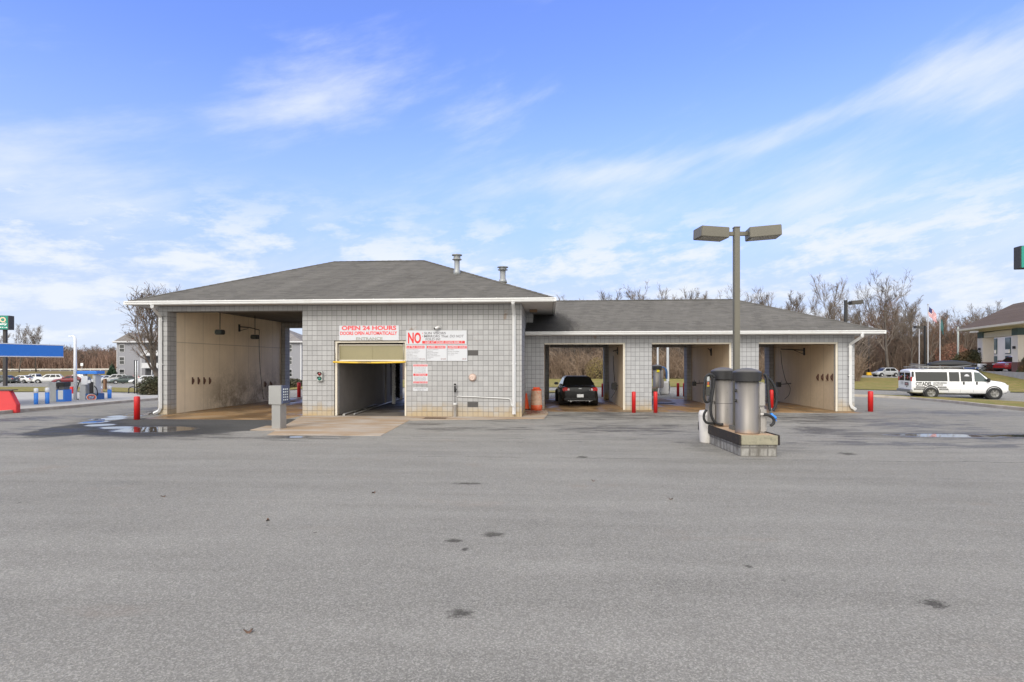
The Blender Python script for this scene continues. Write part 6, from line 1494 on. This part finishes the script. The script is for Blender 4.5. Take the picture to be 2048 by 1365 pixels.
tag(g.build('pole', pbr('pole_greenish', (.34, .37, .35), .6), loc=p), 'plain grey green pole right of the flags', 'pole')
def lot_lamp(px, top, d, side, lab):
    p = gd(px, d); h = CH-(top-YH)*d/F-p.z; t = thing('lamp_post', lab, 'lamp post', p)
    g = MB(); g.box(-.11, .11, -.11, .11, 0, h); g.build('pole', M_BLACK, t)
    g = MB(); x0, x1 = (.12, .45) if side > 0 else (-.45, -.12); g.box(x0, x1, -.06, .06, h-.35, h-.22); g.build('arm', M_BLACK, t)
    M_ = Matrix.Translation((side*.95, 0, h-.22)) @ Matrix.Rotation(R(-4*side), 4, 'Y'); g = MB(); g.box(-.55, .55, -.35, .35, -.18, .17, M_); hd = g.build('lamp_head', pbr('lot_lamp_brown', (.05, .045, .04), .5), t, bevel=.03)
    g = MB(); g.box(-.45, .45, -.28, .28, -.19, -.181, M_); g.build('lens', M_HEADG, hd)
lot_lamp(1691.5, 601, 52, 1, 'dark lot lamp standing up behind the right end of the wing roof')
lot_lamp(1850, 652, 80, -1, 'black lot lamp between the flagpoles')
p = gd(1737.5, 104); g = MB(); h = CH-(668-YH)*104/F-p.z; g.lathe([(.13, 0), (.10, h), (.01, h)], (0,0,0), 10); tag(g.build('pole', M_BLACK, loc=p), 'thin black pole in front of the woods above the yellow box', 'pole')
p = gd(1738, 100); g = MB(); g.box(-.42, .42, -.2, .2, 0.1, .62); g.box(-.3, -.2, -.1, .1, 0, .1); g.box(.2, .3, -.1, .1, 0, .1); tag(g.build('utility_box', pbr('box_yellow', (.72, .42, .02), .5), loc=p, bevel=.02), 'small bright yellow box at the foot of the thin black pole', 'box')
# ---------------------------------------------------------------- trees
def barkmat(name, a, b):
    m, n, p = newmat(name)
    co = n.n('ShaderNodeTexCoord').outputs['Object']; oi = n.n('ShaderNodeObjectInfo').outputs['Random']
    f = n.noise(co, .5, 4, .6)
    c = n.mix(n.ramp(f, .35, .65), a, b)
    k = n.m('ADD', .8, n.m('MULTIPLY', oi, .45)); c = n.mix(1.0, c, n.comb(k, k, k), 'MULTIPLY')
    n.set(p.inputs['Base Color'], c); p.inputs['Roughness'].default_value = .9; p.inputs['Specular IOR Level'].default_value = .1
    return m
M_BARK = barkmat('bark', (.085, .072, .060), (.12, .105, .09)); M_TWIG = barkmat('twigs', (.155, .125, .10), (.20, .165, .135)); M_TWIGR = barkmat('reddish_twigs', (.20, .12, .085), (.17, .125, .095))
def tree_meshes(seed, h, tr, spread=.9, up=.35, n1=13, n2=6, n3=6, n4=5, tw=.016, lean=(0,0), start=.22, droop=0.):
    r = random.Random(seed); T, K = MB(), MB()
    def walk(p, d, L, r0, r1, seg, wob, upk):
        P = [p]; Rr = [r0]
        for i in range(seg):
            d = (d+Vector((r.gauss(0, wob), r.gauss(0, wob), r.gauss(0, wob)+upk))).normalized()
            p = p+d*(L/seg); P.append(p); Rr.append(lerp(r0, r1, (i+1)/seg))
        return P, Rr, d
    P, Rr, d = walk(Vector((0,0,-.2)), Vector((lean[0], lean[1], 1)).normalized(), h*.82, tr, tr*.16, 9, .07, .03)
    T.tube(P, Rr, 8)
    def side(d, ang):
        a = d.orthogonal().normalized(); b = d.cross(a); t = r.uniform(0, 6.283)
        return (d*math.cos(ang)+(a*math.cos(t)+b*math.sin(t))*math.sin(ang)).normalized()
    def pick(P, Rr, f):
        x = f*(len(P)-1); i = min(int(x), len(P)-2); return P[i].lerp(P[i+1], x-i), lerp(Rr[i], Rr[i+1], x-i), (P[i+1]-P[i]).normalized()
    for i in range(n1):
        f = start+(1-start)*(i+r.random()*.8)/n1; f = min(f, .98)
        p, rr, d = pick(P, Rr, f); L = h*spread*lerp(.52, .22, (f-start)/(1-start))*r.uniform(.75, 1.2)
        P1, R1, _ = walk(p, side(d, r.uniform(.45, .95)), L, rr*.55, max(tw, rr*.10), 6, .13, up*.3)
        K.tube(P1, R1, 5, cap=False)
        for j in range(n2):
            p2_, r2, d2 = pick(P1, R1, r.uniform(.18, 1)); L2 = L*r.uniform(.28, .55)
            P2, R2, _ = walk(p2_, side(d2, r.uniform(.3, .75)), L2, max(tw*1.4, r2*.6), tw, 4, .15, up*.25)
            K.tube(P2, R2, 4, cap=False)
            for k in range(n3):
                p3, r3, d3 = pick(P2, R2, r.uniform(.15, 1)); L3 = L2*r.uniform(.3, .6)
                P3, R3, _ = walk(p3, side(d3, r.uniform(.3, .7)), L3, tw*1.1, tw*.8, 3, .16, up*.2-droop)
                K.tube(P3, R3, 3, cap=False)
                for q in range(n4):
                    p4, r4, d4 = pick(P3, R3, r.uniform(.2, 1))
                    P4, R4, _ = walk(p4, side(d4, r.uniform(.35, .9)), L3*r.uniform(.3, .7), tw*.85, tw*.5, 2, .15, up*.2-droop)
                    K.tube(P4, R4, 3, cap=False)
    return T, K
PROTO = []
for i, (h, tr, sp, up, tw, st) in enumerate(((13, .20, .85, .7, .014, .25), (15, .26, 1.05, .6, .0145, .22), (12, .17, 1.0, .6, .0135, .2), (16, .26, .75, .9, .0145, .32), (14, .20, .9, .55, .014, .15), (10, .13, .95, .7, .0125, .12))):
    T, K = tree_meshes(100+i, h, tr, sp, up, tw=tw, start=st)
    zz = sorted(v[2] for v in K.v); PROTO.append((T.mesh('trunk', M_BARK), K.mesh('crown', M_TWIG), zz[int(len(zz)*.995)]))
def tree(px, d, top, kind, label, grp='bare trees at the edge of the woods', rz=0, red=False, wide=1.0):
    me_t, me_k, h = PROTO[kind]
    p = gd(px, d); ht = CH-(top-YH)*d/F-p.z; s = ht/h
    t = thing('bare_tree', label, 'tree', p, rz, grp); t.scale = (s*wide, s*wide, s)
    a = bpy.data.objects.new('trunk', me_t); b = bpy.data.objects.new('crown', me_k)
    for o in (a, b): C.objects.link(o); o.parent = t
    if red: b.material_slots[0].link = 'OBJECT'; b.material_slots[0].material = M_TWIGR
    return t
rt = random.Random(21)
LB = 'bare brown tree in the woods behind the low wing'
for (px, top, k, dd) in ((1128, 592, 2, 78), (1215, 580, 0, 76), (1282, 572, 4, 80), (1305, 578, 1, 74), (1335, 582, 2, 84), (1376, 577, 0, 77), (1405, 586, 5, 72), (1430, 590, 4, 86)):
    tree(px, dd, top, k, LB+', showing over its ridge', 'bare trees showing over the wing ridge', rt.random()*6, wide=1.0)
tree(1492, 74, 574, 1, 'bare tree right behind the lamp pole, over the hip of the wing', rz=1)
tree(1535, 76, 578, 3, 'slim bare tree between the lamp pole and the round crowned tree', rz=2, wide=.8)
tree(1578, 72, 586, 5, 'low bare tree left of the round crowned one', rz=3)
tree(1640, 74, 552, 2, 'round crowned bare tree standing clear above the right hip of the wing', rz=.5, wide=.85)
tree(1597, 80, 598, 0, 'short bare tree under the left side of the round crown', rz=2.2)
tree(1672, 82, 604, 4, 'low bushy bare tree beside the lot lamp on the right', rz=5)
tree(1776, 108, 548, 1, 'biggest bare tree on the right, a broad fan of twigs above the white van', rz=4, wide=1.0)
tree(1765, 118, 590, 4, 'reddish bare tree in front of the biggest tree', rz=1, red=True, wide=1.2)
tree(1712, 112, 612, 2, 'bare tree left of the biggest one, behind the lot lamp', rz=2)
tree(1822, 114, 596, 0, 'bare tree on the right flank of the biggest tree', rz=3)
tree(1895, 116, 622, 3, 'bare tree between the striped flag and the hotel', rz=1.5, wide=.9)
tree(1932, 114, 616, 1, 'bare tree nearest the left eave of the hotel porch', rz=.4)
tree(1995, 128, 604, 2, 'bare tree rising behind the hotel porch roof', rz=2.7)
tree(1960, 122, 642, 4, 'russet bare tree behind the porch eave of the hotel', rz=2, red=True)
LR = 'bare tree among the crowded woods behind the white van'
for i in range(36):
    px = 1560+i*12.8+rt.uniform(-8, 8); tree(px, rt.uniform(112, 150) if px > 1690 else rt.uniform(76, 100), rt.uniform(606, 650) if px > 1690 else rt.uniform(615, 650), rt.randrange(6), LR if px > 1690 else 'bare tree in the crowded woods behind the end of the wing', 'bare trees behind the van' if px > 1690 else 'bare trees behind the end of the wing', rt.random()*6, red=rt.random() < .3)
LC = 'bare tree seen through the wash bays of the low wing'
for i in range(24):
    px = 1085+i*21+rt.uniform(-8, 8); tree(px, rt.uniform(67, 92), rt.uniform(600, 632), rt.randrange(6), LC, 'bare trees seen through the wash bays', rt.random()*6, red=rt.random() < .25, wide=.8)
# left: woods on the far rise
LL = 'bare tree on the wooded rise above the dry bank'
for i in range(30):
    px = -30+i*9.5+rt.uniform(-5, 5); tree(px, rt.uniform(206, 250), rt.uniform(684, 704), rt.randrange(6), LL, 'bare trees on the wooded rise', rt.random()*6, red=rt.random() < .45, wide=1.5)
tree(38, 190, 650, 2, 'pale bare tree just right of the green sign on the left', rz=1); tree(72, 195, 650, 0, 'pale bare tree above the middle of the blue canopy', rz=2); tree(5, 195, 664, 4, 'bare tree behind the green sign pole', rz=2)
tree(300, 200, 655, 1, 'bare tree far behind the apartment roof', rz=2)
# near tree left of the tall block
T, K = tree_meshes(77, 9.5, .24, 1.25, .45, n1=14, n2=7, n3=6, n4=4, tw=.0145, lean=(-.36, 0), start=.12)
pt_ = gd(326, 46); t = thing('bare_tree', 'wide bare tree with a few dead leaves beside the left corner of the tall block', 'tree', pt_, 0)
s = (CH-(580-YH)*46/F-pt_.z)/sorted(v[2] for v in K.v)[int(len(K.v)*.995)]; t.scale = (s*1.22, s*1.1, s)
T.build('trunk', M_BARK, t); K.build('crown', barkmat('grey_twigs', (.13, .105, .085), (.17, .14, .115)), t)
g = MB(); kv = K.v; rr = random.Random(3)
for i in range(420):
    v = Vector(kv[rr.randrange(len(kv))])
    if v.z < 2.5: continue
    a = rr.random()*6.28; q = rr.uniform(.04, .09); g.quad(v+Vector((q*math.cos(a), q*math.sin(a), -.02)), v+Vector((-q*math.sin(a)*.6, q*math.cos(a)*.6, -.08)), v+Vector((-q*math.cos(a)*.5, -q*math.sin(a)*.5, -.13)), v+Vector((q*math.sin(a)*.6, -q*math.cos(a)*.6, -.06)))
g.build('dead_leaves', pbr('rust_leaves', (.20, .09, .045), .8, var=.3), t)['kind'] = 'stuff'
# undergrowth: stems and brush nobody could count
def brush(name, region, n, hh, mat, seed, tw=.03, wid=.35):
    r = random.Random(seed); g = MB()
    for i in range(n):
        px, d = region(r); p = gd(px, d); h = hh(r, px, d); a = r.random()*6.28; ln = r.uniform(.05, wid)*h
        q = p+Vector((math.cos(a)*ln*.4, math.sin(a)*ln*.4, h*.55)); e = p+Vector((math.cos(a)*ln, math.sin(a)*ln, h*r.uniform(.8, 1)))
        g.tube([p, q, e], [tw*1.2, tw, tw*.4], 3, cap=False)
        for k in range(3):
            b = p.lerp(q, r.uniform(.3, 1)) if r.random() < .5 else q.lerp(e, r.random()); a2 = r.random()*6.28; l2 = h*r.uniform(.15, .35)
            g.tube([b, b+Vector((math.cos(a2)*l2*.7, math.sin(a2)*l2*.7, l2*r.uniform(.0, .9)))], [tw*.7, tw*.3], 3, cap=False)
    return tag(g.build(name, mat), None, None, None, 'stuff')
b = brush('undergrowth', lambda r: (r.uniform(1060, 1720), 67+abs(r.gauss(0, 9))), 5600, lambda r, px, d: r.uniform(.8, 4.2), barkmat('brush_brown', (.17, .12, .085), (.30, .225, .165)), 5, .030, .85); tag(b, 'brown tangled undergrowth along the foot of the woods behind the wing', 'undergrowth')
b = brush('undergrowth', lambda r: (r.uniform(1070, 1720), r.uniform(74, 118)), 3200, lambda r, px, d: r.uniform(3.5, 9), barkmat('brush_grey', (.085, .068, .055), (.24, .195, .16)), 6, .05, .75); tag(b, 'thicket of bare saplings filling the woods behind the wing', 'thicket')
b = brush('undergrowth', lambda r: (r.uniform(1690, 2100), r.uniform(113, 160)), 4200, lambda r, px, d: r.uniform(2.0, 9.5), barkmat('brush_red', (.15, .105, .08), (.21, .155, .115)), 7, .045, .7); tag(b, 'thicket of bare saplings filling the woods behind the van', 'thicket')
b = brush('undergrowth', lambda r: (r.uniform(-60, 330), r.uniform(205, 262)), 4200, lambda r, px, d: r.uniform(3, 8.5), barkmat('brush_left', (.17, .115, .085), (.23, .15, .115)), 8, .10, .5); tag(b, 'reddish brown thicket on the rise beyond the guard rail', 'thicket')
# far woodland mass closing the gaps
def ridge(name, P, top, mat, lab, seed):
    r = random.Random(seed); g = MB()
    for row in range(3):
        off = row*9
        b0 = len(g.v); n = 0
        for px, d in P:
            for k in range(8):
                x = px+k*(P[1][0]-P[0][0])/8; p = gd(x, d+off); h = top(x)*(.75+.25*r.random())-row*.6+1.2
                g.v += [tuple(p), (p.x+r.uniform(-.3, .3), p.y+r.uniform(-1, 1), p.z+h*.6), (p.x, p.y+1.5, p.z+h)]; n += 1
        for i in range(n-1):
            for k in range(2): g.face((b0+i*3+k, b0+i*3+3+k, b0+i*3+4+k, b0+i*3+1+k), True)
    return tag(g.build(name, mat), lab, 'woods', None, 'stuff')
def massmat(name, a, b, c_):
    m, n, p = newmat(name); co = n.n('ShaderNodeTexCoord').outputs['Object']
    f = n.noise(n.mapping(co, scale=(1, 1, .55)), 2.6, 9, .8, 1.2); f2 = n.noise(co, .25, 4, .6)
    c = n.mix(n.ramp(f, .42, .60), a, b); c = n.mix(n.m('MULTIPLY', n.ramp(f2, .5, .65), .35), c, c_)
    n.set(p.inputs['Base Color'], c); p.inputs['Roughness'].default_value = 1; p.inputs['Specular IOR Level'].default_value = 0
    bb = n.n('ShaderNodeBump'); bb.inputs['Strength'].default_value = 1; bb.inputs['Distance'].default_value = .8; n.set(bb.inputs['Height'], f); n.set(p.inputs['Normal'], bb.outputs[0]); return m
ridge('woodland', [(px, 104) for px in range(1040, 1740, 14)], lambda x: 6.5, massmat('woodland_brown', (.022, .018, .015), (.12, .095, .075), (.13, .09, .065)), 'deep brown mass of the woods behind the wing', 1)
ridge('woodland', [(px, 166) for px in range(1660, 2160, 14)], lambda x: 9.0, massmat('woodland_right', (.05, .04, .034), (.16, .125, .10), (.18, .12, .09)), 'deep brown mass of the woods behind the van and hotel', 2)
ridge('woodland', [(px, 250) for px in range(-120, 420, 10)], lambda x: 5.5, massmat('woodland_left', (.08, .055, .045), (.20, .13, .10), (.24, .12, .10)), 'reddish mass of the woods on the rise', 3)
# ---------------------------------------------------------------- shrubs and evergreens
def leafy(name, label, cat, p, rx, ry, h, n, cols, seed, shape='round', leaf=.10, grp=None):
    r = random.Random(seed); t = thing(name, label, cat, p, 0, grp)
    T = MB()
    for k in range(6):
        a = r.random()*6.28; T.tube([(0, 0, -.1), (rx*.3*math.cos(a), ry*.3*math.sin(a), h*.4), (rx*.6*math.cos(a), ry*.6*math.sin(a), h*.75)], [.05, .035, .01], 5)
    T.build('stem', M_BARK, t)
    g = MB()
    for i in range(n):
        while True:
            x, y, z = r.uniform(-1, 1), r.uniform(-1, 1), r.uniform(0, 1)
            if shape == 'round': e = x*x+y*y+(2*z-1)**2*.9
            elif shape == 'cone': e = (x*x+y*y)/max(.02, (1-z)**1.1+.02)**2*1.0
            else: e = x*x+y*y+max(0, (z-.35)/.65)**2
            lump = 1+.28*math.sin(5*x+3*z+seed)*math.sin(6*y+4*z)+.1*r.random()
            if e < lump and (e > .30 or r.random() < .25): break
        c = Vector((x*rx, y*ry, z*h+.03)); d = Vector((r.gauss(0, 1), r.gauss(0, 1), r.gauss(.4, 1))).normalized(); s1 = d.orthogonal().normalized(); s2 = d.cross(s1); q = leaf*r.uniform(.6, 1.4)
        g.quad(c+s1*q, c+s2*q*.5, c-s1*q, c-s2*q*.5)
    m, nn, p_ = newmat(name+'_leaf'); co = nn.n('ShaderNodeTexCoord').outputs['Object']
    f = nn.noise(co, 1.3/max(rx, .3), 4, .6); f2 = nn.noise(co, 9, 3, .7)
    c = nn.mix(nn.ramp(f, .4, .62), cols[0], cols[1]); k = nn.m('ADD', .4, nn.m('MULTIPLY', f2, 1.2)); c = nn.mix(1.0, c, nn.comb(k, k, k), 'MULTIPLY')
    nn.set(p_.inputs['Base Color'], c); p_.inputs['Roughness'].default_value = .7
    g.build('crown', m, t); return t
leafy('shrub', 'dark green spreading shrub at the left corner of the tall block', 'shrub', gd(310, 41), 1.15, 1.0, 1.5, 5000, ((.045, .05, .022), (.08, .065, .03)), 1, 'bush', .07)
leafy('shrub', 'rounded brownish green shrub left of the hotel porch pillar', 'shrub', gd(1947, 66), 2.1, 1.6, 2.6, 9000, ((.06, .06, .025), (.14, .085, .04)), 2, 'bush', .10)
leafy('shrub', 'tall rusty green evergreen at the right edge before the hotel', 'shrub', gd(2052, 56), 1.0, 1.0, 2.6, 5000, ((.05, .07, .035), (.14, .08, .04)), 3, 'cone', .10)
leafy('evergreen', 'narrow dark conical evergreen left of the apartment block', 'tree', gd(224, 112), 1.5, 1.5, 4.6, 5000, ((.02, .045, .022), (.03, .06, .03)), 4, 'cone', .16)
for px, lab in ((233, 'low clipped hedge clump under the apartment window, left'), (246, 'low clipped hedge clump under the apartment window, middle'), (258, 'low clipped hedge clump under the apartment window, right end')):
    leafy('hedge', lab, 'hedge', gd(px, 112), 1.4, .8, 1.3, 1800, ((.05, .085, .03), (.07, .10, .035)), int(px), 'bush', .12, 'hedge clumps by the apartment')
leafy('shrub', 'dark grassy shrub seen through the tall left bay', 'shrub', gd(586, 58), 1.4, .8, 1.0, 2500, ((.05, .05, .03), (.09, .08, .045)), 9, 'bush', .10)
leafy('shrub', 'reddish budding shrub behind the black pole on the right', 'shrub', gd(1716, 106), 2.2, 1.5, 3.4, 3000, ((.26, .10, .095), (.20, .10, .08)), 12, 'bush', .09)
leafy('shrub', 'russet budding shrub in the woods behind the flagpoles', 'shrub', gd(1905, 112), 3.2, 2, 5.2, 4500, ((.24, .10, .065), (.20, .12, .075)), 13, 'bush', .10)
leafy('shrub', 'yellowish budding bush at the foot of the woods seen through the first bay', 'shrub', gd(1196, 67), 1.6, 1.2, 2.7, 2200, ((.24, .19, .06), (.19, .14, .06)), 14, 'bush', .07)
